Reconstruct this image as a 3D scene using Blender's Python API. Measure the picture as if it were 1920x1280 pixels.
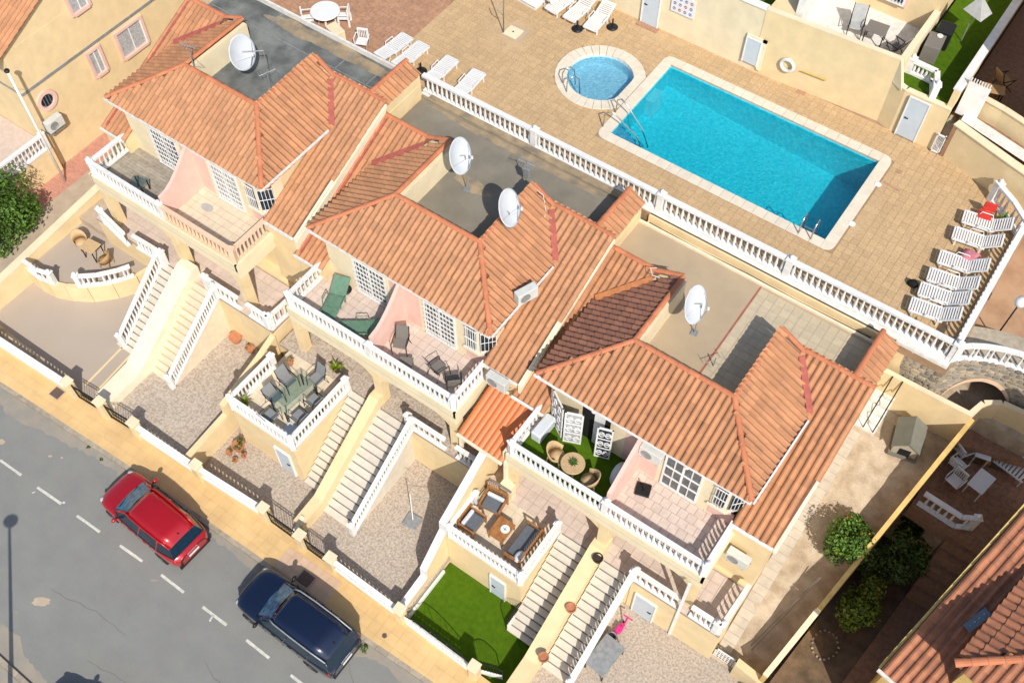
import bpy, bmesh, math, random
from mathutils import Vector, Matrix, Euler
for o in list(bpy.data.objects): bpy.data.objects.remove(o)
S = bpy.context.scene
COL = S.collection
rnd = random.Random(7)
# ---------------------------------------------------------------- camera, sky, sun, exposure
cd = bpy.data.cameras.new('camera'); cam = bpy.data.objects.new('camera', cd); COL.objects.link(cam)
R_ = Vector((0.817050, 0.576562, 0.002389)); U_ = Vector((-0.483518, 0.682928, 0.547558)); F_ = Vector((-0.314069, 0.448538, -0.836764))
cam.matrix_world = Matrix(((R_.x, U_.x, -F_.x, 0), (R_.y, U_.y, -F_.y, 0), (R_.z, U_.z, -F_.z, 38.0), (0, 0, 0, 1)))
cd.sensor_width = 36; cd.lens = 36.5625; cd.clip_end = 600; cd.clip_start = 0.5
S.camera = cam
SUNV = Vector((0.78, -0.66, 1.0)).normalized()
w = bpy.data.worlds.new('World'); S.world = w; w.use_nodes = True
nt = w.node_tree; bg = nt.nodes['Background']
sky = nt.nodes.new('ShaderNodeTexSky'); sky.sky_type = 'NISHITA'; sky.sun_disc = False
sky.sun_elevation = math.asin(SUNV.z); sky.sun_rotation = math.atan2(SUNV.x, SUNV.y)
sky.altitude = 100; sky.air_density = 1.0; sky.dust_density = 1.2
nt.links.new(sky.outputs[0], bg.inputs[0]); bg.inputs[1].default_value = 0.14
sl = bpy.data.lights.new('sun', 'SUN'); sun = bpy.data.objects.new('sun', sl); COL.objects.link(sun)
sl.energy = 4.3; sl.angle = math.radians(0.53); sl.color = (1.0, 0.955, 0.88)
sun.rotation_euler = SUNV.to_track_quat('Z', 'Y').to_euler()
S.view_settings.view_transform = 'Standard'; S.view_settings.look = 'None'
S.view_settings.exposure = 0.12; S.view_settings.gamma = 1; S.view_settings.use_curve_mapping = False
S.render.engine = 'CYCLES'
# ---------------------------------------------------------------- materials
MATS = {}
def mat(name, col, rough=0.8, var=0.12, vs=6.0, col2=None, big=0.08, bs=0.35, bump=0.0, bscale=60.0, rand=0.0, metal=0.0, spec=0.4, grain=0.0, gs=90.0, coat=0.0, stretch=None):
    """procedural principled: colour mottled by two noises, optional second colour, fine grain, bump, per-piece variation"""
    m = bpy.data.materials.new(name); m.use_nodes = True; MATS[name] = m
    n = m.node_tree.nodes; L = m.node_tree.links; b = n['Principled BSDF']
    b.inputs['Roughness'].default_value = rough; b.inputs['Metallic'].default_value = metal
    b.inputs['Specular IOR Level'].default_value = spec; b.inputs['Coat Weight'].default_value = coat
    geo = n.new('ShaderNodeNewGeometry')
    def noise(scale, detail=4, rg=0.6):
        t = n.new('ShaderNodeTexNoise'); t.inputs['Scale'].default_value = scale; t.inputs['Detail'].default_value = detail
        t.inputs['Roughness'].default_value = rg; L.new(geo.outputs['Position'], t.inputs['Vector']); return t
    def math_(op, a, bb):
        q = n.new('ShaderNodeMath'); q.operation = op
        for i, x in enumerate((a, bb)):
            if hasattr(x, 'is_linked') or hasattr(x, 'links'): L.new(x, q.inputs[i])
            else: q.inputs[i].default_value = x
        return q.outputs[0]
    c2 = col2 or tuple(x * (1 - var * 2) for x in col)
    mix = n.new('ShaderNodeMix'); mix.data_type = 'RGBA'
    mix.inputs['A'].default_value = (*col, 1); mix.inputs['B'].default_value = (*c2, 1)
    t1 = noise(vs); ramp = n.new('ShaderNodeMapRange'); ramp.inputs['From Min'].default_value = 0.38; ramp.inputs['From Max'].default_value = 0.66
    L.new(t1.outputs['Fac'], ramp.inputs['Value']); L.new(ramp.outputs[0], mix.inputs['Factor'])
    t2 = noise(bs, 4 if stretch else 3)
    if stretch:
        mp = n.new('ShaderNodeVectorMath'); mp.operation = 'MULTIPLY'; mp.inputs[1].default_value = stretch; L.new(geo.outputs['Position'], mp.inputs[0]); L.new(mp.outputs[0], t2.inputs['Vector'])
    v = math_('MULTIPLY', math_('SUBTRACT', t2.outputs['Fac'], 0.5), big * 4)
    val = math_('ADD', v, 1.0)
    if grain:
        t3 = noise(gs, 2, 0.7); val = math_('ADD', val, math_('MULTIPLY', math_('SUBTRACT', t3.outputs['Fac'], 0.5), grain * 4))
    if rand:
        oi = n.new('ShaderNodeObjectInfo')
        fr = math_('FRACT', math_('ADD', oi.outputs['Random'], geo.outputs['Random Per Island']), 0.0)
        val = math_('ADD', val, math_('MULTIPLY', math_('SUBTRACT', fr, 0.5), rand * 2))
    h = n.new('ShaderNodeHueSaturation'); L.new(mix.outputs['Result'], h.inputs['Color']); L.new(val, h.inputs['Value'])
    L.new(h.outputs[0], b.inputs['Base Color'])
    if bump:
        t4 = noise(bscale, 3); bp = n.new('ShaderNodeBump'); bp.inputs['Strength'].default_value = bump; bp.inputs['Distance'].default_value = 0.02
        L.new(t4.outputs['Fac'], bp.inputs['Height']); L.new(bp.outputs[0], b.inputs['Normal'])
    return m
mat('yellow', (0.75, 0.58, 0.33), 0.9, 0.05, 1.6, big=0.035, bs=1.0, stretch=(1.6, 1.6, 0.3), bump=0.25, grain=0.015)
mat('yellow_pale', (0.77, 0.655, 0.44), 0.9, 0.05, 1.6, big=0.03, bs=1.0, stretch=(1.6, 1.6, 0.3), bump=0.25, grain=0.015)
mat('cream', (0.80, 0.71, 0.53), 0.9, 0.06, 2.5, big=0.05, bump=0.2)
mat('ochre', (0.72, 0.49, 0.17), 0.9, 0.10, 2.5, big=0.08, bump=0.3)
mat('pink', (0.74, 0.49, 0.41), 0.9, 0.05, 2.0, big=0.04, bump=0.2)
mat('peach', (0.76, 0.53, 0.36), 0.85, 0.05, 2.0, big=0.04)
mat('white', (0.78, 0.77, 0.745), 0.6, 0.0, 4.0, col2=(0.68, 0.665, 0.63), big=0.04, rand=0.05)
mat('white_old', (0.74, 0.71, 0.65), 0.7, 0.10, 5.0, big=0.05)
mat('plastic', (0.74, 0.73, 0.70), 0.35, 0.03, 3.0, big=0.02)
mat('terracotta', (0.47, 0.222, 0.105), 0.8, 0.0, 2.2, col2=(0.40, 0.192, 0.095), big=0.06, bs=0.8, bump=0.15, bscale=40, rand=0.13, grain=0.05, gs=25)
mat('terracotta_worn', (0.50, 0.245, 0.12), 0.85, 0.0, 9.0, col2=(0.37, 0.188, 0.098), big=0.07, bs=0.9, bump=0.15, bscale=40, rand=0.11, grain=0.10, gs=9)
mat('terracotta_shade', (0.27, 0.12, 0.075), 0.85, 0.0, 3.0, col2=(0.21, 0.10, 0.065), big=0.05, bump=0.15, rand=0.14, grain=0.06, gs=20)  # darker tiles for the slope turned from the sun, shade put into the colour
mat('terracotta_deep', (0.40, 0.165, 0.085), 0.85, 0.0, 3.0, col2=(0.30, 0.125, 0.07), big=0.06, bump=0.15, rand=0.14, grain=0.06, gs=20)
mat('ridge', (0.54, 0.19, 0.09), 0.8, 0.08, 3.0, big=0.05, rand=0.10, bump=0.1)
mat('roof_under', (0.22, 0.09, 0.05), 0.9)
mat('valley_red', (0.44, 0.115, 0.085), 0.75, 0.12, 4.0)
mat('valley_orange', (0.58, 0.22, 0.08), 0.75, 0.12, 4.0)
mat('orange_roof', (0.60, 0.17, 0.045), 0.5, 0.0, 2.0, col2=(0.52, 0.17, 0.06), big=0.06, rand=0.05)
mat('asphalt', (0.225, 0.222, 0.202), 0.9, 0.0, 0.9, col2=(0.205, 0.202, 0.186), big=0.035, bs=1.0, stretch=(0.18, 1.1, 1.0), bump=0.4, bscale=120, grain=0.10, gs=45)
mat('dust', (0.31, 0.265, 0.21), 0.95, 0.0, 2.0, col2=(0.26, 0.24, 0.20), big=0.08, bump=0.3, grain=0.08, gs=50)
mat('road_paint', (0.62, 0.60, 0.52), 0.8, 0.12, 8.0, grain=0.10, gs=30)
mat('kerb_stone', (0.38, 0.32, 0.24), 0.9, 0.12, 5.0, big=0.08, bump=0.3, rand=0.10, grain=0.06, gs=40)
mat('pavement', (0.66, 0.44, 0.20), 0.9, 0.06, 1.4, big=0.07, bs=0.5, bump=0.2, rand=0.035, grain=0.03, gs=60)
mat('pavement_pink', (0.60, 0.42, 0.29), 0.9, 0.06, 1.4, big=0.05, rand=0.05)
mat('iron_cover', (0.13, 0.085, 0.07), 0.7, 0.1, 9.0, bump=0.3)
mat('deck_tile', (0.55, 0.385, 0.21), 0.85, 0.0, 15.0, col2=(0.43, 0.28, 0.145), big=0.05, bs=0.35, bump=0.2, rand=0.07, grain=0.07, gs=14)
mat('deck_joint', (0.36, 0.235, 0.14), 0.9, 0.1, 3.0, grain=0.05)
mat('deck_red', (0.44, 0.245, 0.145), 0.85, 0.0, 9.0, col2=(0.33, 0.175, 0.105), big=0.07, rand=0.08, grain=0.05)
mat('worn_concrete', (0.47, 0.37, 0.27), 0.9, 0.08, 2.0, big=0.08, grain=0.04)
mat('coping', (0.70, 0.62, 0.49), 0.8, 0.05, 4.0, big=0.04, rand=0.04, bump=0.1)
mat('tile_beige', (0.55, 0.44, 0.37), 0.7, 0.0, 5.0, col2=(0.62, 0.51, 0.43), big=0.05, rand=0.06, grain=0.03, gs=30)
mat('tile_joint', (0.37, 0.29, 0.24), 0.9)
mat('tile_cream', (0.68, 0.57, 0.42), 0.7, 0.05, 4.0, big=0.05, rand=0.05, grain=0.03, gs=30)
mat('deck_wood', (0.36, 0.31, 0.245), 0.8, 0.0, 6.0, col2=(0.27, 0.235, 0.185), big=0.08, rand=0.14, grain=0.05)
mat('turf', (0.075, 0.145, 0.006), 0.95, 0.0, 5.0, spec=0.1, col2=(0.055, 0.115, 0.004), big=0.10, bs=0.9, bump=0.5, bscale=220, grain=0.15, gs=140)
mat('gravel', (0.52, 0.44, 0.355), 0.95, 0.0, 12.0, col2=(0.31, 0.245, 0.19), big=0.06, bump=0.5, bscale=45, grain=0.17, gs=30)
mat('gravel_warm', (0.50, 0.36, 0.22), 0.95, 0.0, 16.0, col2=(0.37, 0.25, 0.15), big=0.06, bump=0.5, bscale=45, grain=0.17, gs=30)
mat('paver', (0.42, 0.35, 0.285), 0.95, 0.0, 30.0, col2=(0.37, 0.305, 0.245), big=0.05, bump=0.3, rand=0.05, grain=0.05, gs=60)
mat('path_red', (0.56, 0.28, 0.20), 0.9, 0.0, 14.0, col2=(0.46, 0.22, 0.16), big=0.05, rand=0.08, grain=0.06)
mat('sand', (0.52, 0.42, 0.30), 0.95, 0.0, 1.8, col2=(0.36, 0.27, 0.18), big=0.10, bs=0.6, bump=0.6, bscale=25, grain=0.14, gs=22)
mat('earth', (0.18, 0.115, 0.065), 0.95, 0.0, 1.8, col2=(0.09, 0.06, 0.035), big=0.10, bump=0.6, bscale=25, grain=0.12)
mat('plaza_tile', (0.46, 0.29, 0.175), 0.9, 0.0, 1.2, col2=(0.36, 0.21, 0.12), big=0.08, grain=0.05)
mat('brown_tile', (0.33, 0.175, 0.095), 0.8, 0.0, 7.0, col2=(0.22, 0.12, 0.07), big=0.05, rand=0.07)
mat('stone', (0.36, 0.29, 0.20), 0.9, 0.0, 2.5, col2=(0.20, 0.19, 0.18), big=0.10, bump=0.5, bscale=15, rand=0.35)
mat('mortar', (0.42, 0.36, 0.27), 0.95)
mat('roof_dark', (0.20, 0.205, 0.185), 0.9, 0.0, 0.75, col2=(0.075, 0.08, 0.078), big=0.16, bs=0.9, grain=0.04)
mat('roof_stain', (0.36, 0.27, 0.16), 0.9, 0.0, 2.0, col2=(0.20, 0.165, 0.12), big=0.12, bs=1.2, grain=0.04)
mat('roof_grey', (0.235, 0.208, 0.158), 0.9, 0.0, 0.8, col2=(0.185, 0.163, 0.125), big=0.10, bs=0.7, grain=0.04)
mat('roof_sand', (0.43, 0.33, 0.215), 0.9, 0.0, 1.2, col2=(0.40, 0.31, 0.205), big=0.07, bs=0.7, grain=0.04)
mat('roof_tile', (0.52, 0.43, 0.29), 0.9, 0.0, 3.0, col2=(0.45, 0.38, 0.27), big=0.08, rand=0.06, grain=0.04)
mat('tread', (0.66, 0.60, 0.50), 0.8, 0.05, 4.0, big=0.04, rand=0.03)
mat('tread_nose', (0.20, 0.18, 0.165), 0.8)
mat('tread_sand', (0.72, 0.62, 0.46), 0.8, 0.05, 4.0, big=0.04, rand=0.03)
mat('wood', (0.40, 0.18, 0.06), 0.5, 0.0, 5.0, col2=(0.25, 0.10, 0.03), rand=0.10)
mat('wicker', (0.44, 0.27, 0.12), 0.8, 0.12, 40.0, bump=0.4, bscale=80)
mat('tan', (0.55, 0.38, 0.20), 0.7, 0.1, 14.0)
mat('grey_cushion', (0.115, 0.13, 0.15), 0.9, 0.08, 6.0)
mat('grey_cloth', (0.42, 0.42, 0.40), 0.9, 0.08, 6.0)
mat('taupe', (0.20, 0.18, 0.155), 0.7, 0.1, 30.0)
mat('grey_mesh', (0.24, 0.245, 0.24), 0.7, 0.1, 30.0)
mat('green_plastic', (0.13, 0.235, 0.16), 0.45, 0.1, 6.0)
mat('dark_metal', (0.025, 0.028, 0.03), 0.45, metal=0.5)
mat('steel', (0.55, 0.56, 0.57), 0.28, metal=0.9)
mat('galv', (0.36, 0.37, 0.37), 0.5, metal=0.4)
mat('dish', (0.60, 0.63, 0.66), 0.4, 0.03, 3.0)
mat('ac', (0.60, 0.60, 0.55), 0.5, 0.05, 5.0)
mat('windscreen', (0.05, 0.19, 0.30), 0.08, 0.3, 4.0, spec=0.5)  # blue of the reflected sky painted into the glass colour
mat('path_concrete', (0.50, 0.435, 0.345), 0.9, 0.08, 3.0, big=0.08, rand=0.05, grain=0.04)
mat('glass_dark', (0.010, 0.026, 0.045), 0.05, spec=0.7)
mat('pane', (0.10, 0.115, 0.13), 0.12, 0.25, 4.0, spec=0.6)
mat('door_blue', (0.52, 0.58, 0.62), 0.5, 0.03, 3.0)
mat('curtain', (0.45, 0.45, 0.45), 0.8, 0.2, 12.0)
mat('pot', (0.48, 0.20, 0.10), 0.8, 0.1, 8.0)
mat('soil', (0.05, 0.035, 0.025), 0.95)
mat('leaf', (0.085, 0.165, 0.016), 0.55, 0.0, 1.6, col2=(0.045, 0.095, 0.010), rand=0.55, spec=0.35)
mat('leaf_dark', (0.10, 0.15, 0.022), 0.55, 0.0, 3.0, col2=(0.05, 0.08, 0.015), rand=0.6, spec=0.3)
mat('leaf_lime', (0.20, 0.24, 0.02), 0.5, 0.0, 3.0, col2=(0.12, 0.17, 0.015), rand=0.45, spec=0.35)
mat('fruit', (0.55, 0.25, 0.02), 0.5)
mat('bark', (0.14, 0.10, 0.065), 0.9, bump=0.5)
mat('tyre', (0.018, 0.018, 0.018), 0.8)
mat('red_cloth', (0.62, 0.045, 0.03), 0.9); mat('pink_cloth', (0.60, 0.20, 0.24), 0.9); mat('magenta', (0.68, 0.03, 0.22), 0.5)
mat('yellow_gas', (0.60, 0.42, 0.05), 0.5)
mat('skylight', (0.14, 0.19, 0.23), 0.15, spec=0.8)
mat('kennel', (0.20, 0.20, 0.165), 0.7, 0.06, 3.0); mat('kennel_front', (0.40, 0.36, 0.27), 0.7, 0.06, 3.0)
mat('black', (0.006, 0.006, 0.006), 0.9)
mat('print_blue', (0.10, 0.13, 0.45), 0.6); mat('print_red', (0.45, 0.08, 0.08), 0.6)
mat('pool_tile', (0.06, 0.55, 0.66), 0.5, 0.0, 7.0, col2=(0.14, 0.68, 0.76), rand=0.0, big=0.04, grain=0.12, gs=16)  # two-blue mosaic speckle in the colour stands in for rippled light
mat('pool_pale', (0.40, 0.60, 0.72), 0.5, 0.0, 9.0, col2=(0.54, 0.73, 0.80), big=0.04, grain=0.12, gs=16)
mat('pool_step', (0.30, 0.45, 0.62), 0.5, 0.1, 5.0)
def paint(name, col):
    m = mat(name, col, 0.28, 0.02, 3.0, big=0.02, spec=0.5, coat=1.0, metal=0.25); return m
paint('car_red', (0.42, 0.004, 0.008)); paint('car_navy', (0.004, 0.010, 0.035)); 
mat('lamp_red', (0.4, 0.01, 0.01), 0.2); mat('lamp_clear', (0.6, 0.6, 0.6), 0.15)
def water(name, tint):
    m = bpy.data.materials.new(name); m.use_nodes = True; MATS[name] = m
    n = m.node_tree.nodes; L = m.node_tree.links; n.remove(n['Principled BSDF']); out = n['Material Output']
    tr = n.new('ShaderNodeBsdfTransparent'); tr.inputs[0].default_value = (*tint, 1)
    gl = n.new('ShaderNodeBsdfGlossy'); gl.inputs['Roughness'].default_value = 0.04
    fr = n.new('ShaderNodeFresnel'); fr.inputs[0].default_value = 1.33
    geo = n.new('ShaderNodeNewGeometry')
    t = n.new('ShaderNodeTexNoise'); t.inputs['Scale'].default_value = 10.0; t.inputs['Detail'].default_value = 3; t.inputs['Distortion'].default_value = 1.2
    bp = n.new('ShaderNodeBump'); bp.inputs['Strength'].default_value = 0.45; bp.inputs['Distance'].default_value = 0.05
    L.new(geo.outputs['Position'], t.inputs['Vector']); L.new(t.outputs['Fac'], bp.inputs['Height'])
    L.new(bp.outputs[0], gl.inputs['Normal']); L.new(bp.outputs[0], fr.inputs['Normal'])
    mx = n.new('ShaderNodeMixShader'); L.new(fr.outputs[0], mx.inputs[0]); L.new(tr.outputs[0], mx.inputs[1]); L.new(gl.outputs[0], mx.inputs[2])
    L.new(mx.outputs[0], out.inputs['Surface']); return m
water('water', (0.42, 0.95, 0.98)); water('water_pale', (0.72, 0.93, 0.98)); water('clear_glass', (0.78, 0.86, 0.86))
MATS['clear_glass'].node_tree.nodes['Bump'].inputs['Strength'].default_value = 0.0
# ---------------------------------------------------------------- mesh helpers
class MB:
    def __init__(s): s.v = []; s.f = []; s.m = []; s.M = None
    def add(s, vs, fs, mi=0):
        k = len(s.v)
        if s.M is not None: vs = [tuple(s.M @ Vector(p)) for p in vs]
        s.v += [tuple(p) for p in vs]; s.f += [tuple(i + k for i in f) for f in fs]; s.m += [mi] * len(fs); return s
    def box(s, x0, y0, z0, x1, y1, z1, mi=0):
        if x0 > x1: x0, x1 = x1, x0
        if y0 > y1: y0, y1 = y1, y0
        return s.add([(x0,y0,z0),(x1,y0,z0),(x1,y1,z0),(x0,y1,z0),(x0,y0,z1),(x1,y0,z1),(x1,y1,z1),(x0,y1,z1)],
              [(0,3,2,1),(4,5,6,7),(0,1,5,4),(1,2,6,5),(2,3,7,6),(3,0,4,7)], mi)
    def cbox(s, c, d, ang=0.0, mi=0):   # centre of base, size, rotation about z
        ca, sa = math.cos(ang), math.sin(ang); vs = []
        for z in (0, d[2]):
            for x, y in ((-1,-1),(1,-1),(1,1),(-1,1)):
                X = x*d[0]/2; Y = y*d[1]/2; vs.append((c[0]+X*ca-Y*sa, c[1]+X*sa+Y*ca, c[2]+z))
        return s.add(vs, [(0,3,2,1),(4,5,6,7),(0,1,5,4),(1,2,6,5),(2,3,7,6),(3,0,4,7)], mi)
    def beam(s, a, b, w, h, mi=0, up=None):  # box from a to b; w sideways, h upwards from the line
        a = Vector(a); b = Vector(b); d = (b - a).normalized(); side = d.cross(Vector((0,0,1)))
        if side.length < 1e-4: side = Vector((1,0,0))
        side.normalize(); n = Vector((0,0,1)) if abs(d.z) < 0.9 else Vector((0,1,0))
        vs = []
        for p in (a, b):
            for q, r in ((-1,0),(1,0),(1,1),(-1,1)): vs.append(p + side*(q*w/2) + n*(r*h))
        return s.add(vs, [(0,1,2,3),(7,6,5,4),(0,4,5,1),(1,5,6,2),(2,6,7,3),(3,7,4,0)], mi)
    def prism(s, poly, z0, z1, mi=0):
        n = len(poly); a = [(p[0],p[1],z0) for p in poly]; b = [(p[0],p[1],z1) for p in poly]
        ar = sum(poly[i][0]*poly[(i+1)%n][1]-poly[(i+1)%n][0]*poly[i][1] for i in range(n))
        idx = list(range(n))
        if ar < 0: a.reverse(); b.reverse()
        return s.add(a+b, [tuple(reversed(idx)), tuple(i+n for i in idx)] + [(i,(i+1)%n,(i+1)%n+n,i+n) for i in idx], mi)
    def under(s, poly3, zb, mi=0):           # solid between a 3-D polygon and a level below it
        n = len(poly3); ar = sum(poly3[i][0]*poly3[(i+1)%n][1]-poly3[(i+1)%n][0]*poly3[i][1] for i in range(n))
        p = list(poly3) if ar > 0 else list(reversed(poly3))
        a = [(q[0],q[1],zb) for q in p]; idx = list(range(n))
        return s.add(a+p, [tuple(reversed(idx)), tuple(i+n for i in idx)] + [(i,(i+1)%n,(i+1)%n+n,i+n) for i in idx], mi)
    def tube(s, pts, r, n=6, mi=0, r1=None):
        pts = [Vector(p) for p in pts]; k = len(pts); vs = []
        for i, p in enumerate(pts):
            d = (pts[min(i+1,k-1)] - pts[max(i-1,0)]).normalized()
            u = d.cross(Vector((0,0,1)));
            if u.length < 1e-3: u = Vector((1,0,0))
            u.normalize(); v = u.cross(d); rr = r if r1 is None else r + (r1-r)*i/(k-1)
            for j in range(n):
                t = 2*math.pi*j/n; vs.append(p + u*(rr*math.cos(t)) + v*(rr*math.sin(t)))
        fs = [(i*n+j, i*n+(j+1)%n, (i+1)*n+(j+1)%n, (i+1)*n+j) for i in range(k-1) for j in range(n)]
        fs += [tuple(reversed(range(n))), tuple((k-1)*n+j for j in range(n))]
        return s.add(vs, fs, mi)
    def lathe(s, prof, c=(0,0,0), n=10, mi=0, sx=1.0, sy=1.0):
        vs = []; k = len(prof)
        for r, z in prof:
            for j in range(n):
                t = 2*math.pi*(j+0.5)/n; vs.append((c[0]+r*sx*math.cos(t), c[1]+r*sy*math.sin(t), c[2]+z))
        fs = [(i*n+j, i*n+(j+1)%n, (i+1)*n+(j+1)%n, (i+1)*n+j) for i in range(k-1) for j in range(n)]
        fs += [tuple(reversed(range(n))), tuple((k-1)*n+j for j in range(n))]
        return s.add(vs, fs, mi)
    def mesh(s, name, mats, smooth=False):
        me = bpy.data.meshes.new(name); me.from_pydata(s.v, [], s.f)
        for m in (mats if isinstance(mats, (list, tuple)) else [mats]): me.materials.append(MATS[m])
        me.polygons.foreach_set('material_index', s.m)
        if smooth: me.polygons.foreach_set('use_smooth', [True]*len(s.f))
        me.update(); return me
    def obj(s, name, mats, parent=None, smooth=False, bevel=0.0, label=None):
        o = bpy.data.objects.new(name, s.mesh(name, mats, smooth)); COL.objects.link(o)
        if parent is not None: o.parent = parent; o.matrix_parent_inverse = parent.matrix_basis.inverted()
        if bevel:
            b = o.modifiers.new('bevel', 'BEVEL'); b.width = bevel; b.segments = 2; b.limit_method = 'ANGLE'
        if label: o['label'] = label
        return o
def inst(me, name, loc, parent=None, rz=0.0, M=None):
    o = bpy.data.objects.new(name, me); COL.objects.link(o)
    o.matrix_basis = M if M is not None else Matrix.Translation(loc) @ Matrix.Rotation(rz, 4, 'Z')
    if parent is not None: o.parent = parent; o.matrix_parent_inverse = parent.matrix_basis.inverted()
    return o
def tag(o, label, cat, group=None):
    o['label'] = label; o['category'] = cat
    if group: o['group'] = group
    return o
def struct(o, kind='structure'): o['kind'] = kind; return o
def thing(name, loc, label, cat, group=None, rz=0.0):
    e = bpy.data.objects.new(name, None); COL.objects.link(e); e.location = loc; e.rotation_euler = (0,0,rz)
    e.matrix_basis = Matrix.Translation(loc) @ Matrix.Rotation(rz, 4, 'Z')
    return tag(e, label, cat, group)
def clone(root, loc, rz, label, group=None):
    """copy of a thing with its parts and sub-parts"""
    def cp(o, par):
        c = o.copy(); COL.objects.link(c)
        if par is not None: c.parent = par; c.matrix_parent_inverse = Matrix.Identity(4); c.matrix_basis = o.matrix_parent_inverse @ o.matrix_basis
        for ch in [x for x in KIDS.get(o.name, [])]: cp(ch, c)
        return c
    c = cp(root, None); c.matrix_basis = Matrix.Translation(loc) @ Matrix.Rotation(rz, 4, 'Z')
    c['label'] = label
    if group: c['group'] = group
    return c
KIDS = {}
def index_kids(root):
    for o in COL.objects:
        if o.parent is not None: KIDS.setdefault(o.parent.name, []) 
    def walk(o):
        KIDS[o.name] = [x for x in COL.objects if x.parent is o]
        for x in KIDS[o.name]: walk(x)
    walk(root)
def repeat(build, spots):
    """build(thing_loc=(0,0,0)) once at the origin, then copies: spots = (loc, rz, label)"""
    root, group = build(); index_kids(root)
    for i, (loc, rz, lab) in enumerate(spots):
        if i == len(spots)-1:
            root.matrix_basis = Matrix.Translation(loc) @ Matrix.Rotation(rz, 4, 'Z'); root['label'] = lab
            if len(spots) > 1: root['group'] = group
        else: clone(root, loc, rz, lab, group)
    return root
CAMP = Vector((0,0,38))
def lerp(a, b, t): return a + (b-a)*t
# ---- flat tiles clipped to a convex polygon
def clip(poly, convex):
    out = list(poly); n = len(convex)
    for i in range(n):
        a, b = convex[i], convex[(i+1)%n]; inp = out; out = []
        if not inp: return []
        def side(p): return (b[0]-a[0])*(p[1]-a[1]) - (b[1]-a[1])*(p[0]-a[0])
        for j in range(len(inp)):
            p, q = inp[j], inp[(j+1)%len(inp)]; sp, sq = side(p), side(q)
            if sp >= 0: out.append(p)
            if (sp > 0 > sq) or (sp < 0 < sq):
                t = sp/(sp-sq); out.append((p[0]+(q[0]-p[0])*t, p[1]+(q[1]-p[1])*t))
    return out
def area(p): return abs(sum(p[i][0]*p[(i+1)%len(p)][1]-p[(i+1)%len(p)][0]*p[i][1] for i in range(len(p))))/2
def tiling(parent, name, poly, sx, sy, zf, mt, gap=0.014, th=0.012, nmax=300, rot=0.0, stag=False, hole=None, org=None, minarea=0.2, jit=0.0):
    """separate floor tiles over a convex polygon; zf = level or function of (x, y)"""
    if sum(poly[i][0]*poly[(i+1)%len(poly)][1]-poly[(i+1)%len(poly)][0]*poly[i][1] for i in range(len(poly))) < 0: poly = poly[::-1]
    fz = zf if callable(zf) else (lambda x, y: zf)
    ca, sa = math.cos(rot), math.sin(rot); ox, oy = org or poly[0]
    loc = [((p[0]-ox)*ca+(p[1]-oy)*sa, -(p[0]-ox)*sa+(p[1]-oy)*ca) for p in poly]
    i0 = math.floor(min(p[0] for p in loc)/sx)-1; i1 = math.ceil(max(p[0] for p in loc)/sx)+1
    j0 = math.floor(min(p[1] for p in loc)/sy)-1; j1 = math.ceil(max(p[1] for p in loc)/sy)+1
    cells = []
    for j in range(j0, j1):
        for i in range(i0, i1):
            x = i*sx + (sx/2 if stag and j % 2 else 0); y = j*sy; g = gap/2
            q = clip([(x+g,y+g),(x+sx-g,y+g),(x+sx-g,y+sy-g),(x+g,y+sy-g)], loc)
            if len(q) < 3 or area(q) < minarea*sx*sy: continue
            W = [(ox+p[0]*ca-p[1]*sa, oy+p[0]*sa+p[1]*ca) for p in q]
            cx = sum(p[0] for p in W)/len(W); cy = sum(p[1] for p in W)/len(W)
            if hole and hole(cx, cy): continue
            full = area(q) > 0.985*(sx-gap)*(sy-gap)
            cells.append(((Vector((cx,cy,fz(cx,cy)))-CAMP).length, W, full, cx, cy))
    cells.sort(key=lambda c: c[0])
    hs = MB().box(-(sx-gap)/2,-(sy-gap)/2,0,(sx-gap)/2,(sy-gap)/2,th).mesh(name, mt)
    rest = MB()
    for k, (d, W, full, cx, cy) in enumerate(cells):
        z = fz(cx, cy) + (rnd.uniform(-jit, jit) if jit else 0)
        if k < nmax:
            if full and not callable(zf): inst(hs, name, (cx,cy,z), parent, rot)
            else:
                m = MB(); n = len(W); a = [(p[0],p[1],fz(*p)+(z-fz(cx,cy))) for p in W]
                m.add(a+[(p[0],p[1],p[2]+th) for p in a], [tuple(range(n-1,-1,-1)), tuple(range(n,2*n))]+[(i,(i+1)%n,(i+1)%n+n,i+n) for i in range(n)])
                m.obj(name, mt, parent)
        else:
            n = len(W); a = [(p[0],p[1],fz(*p)+(z-fz(cx,cy))) for p in W]
            rest.add(a+[(p[0],p[1],p[2]+th) for p in a], [tuple(range(n,2*n))]+[(i,(i+1)%n,(i+1)%n+n,i+n) for i in range(n)])
    if rest.f: struct(rest.obj(name+'_field', mt, parent), 'stuff')
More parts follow.
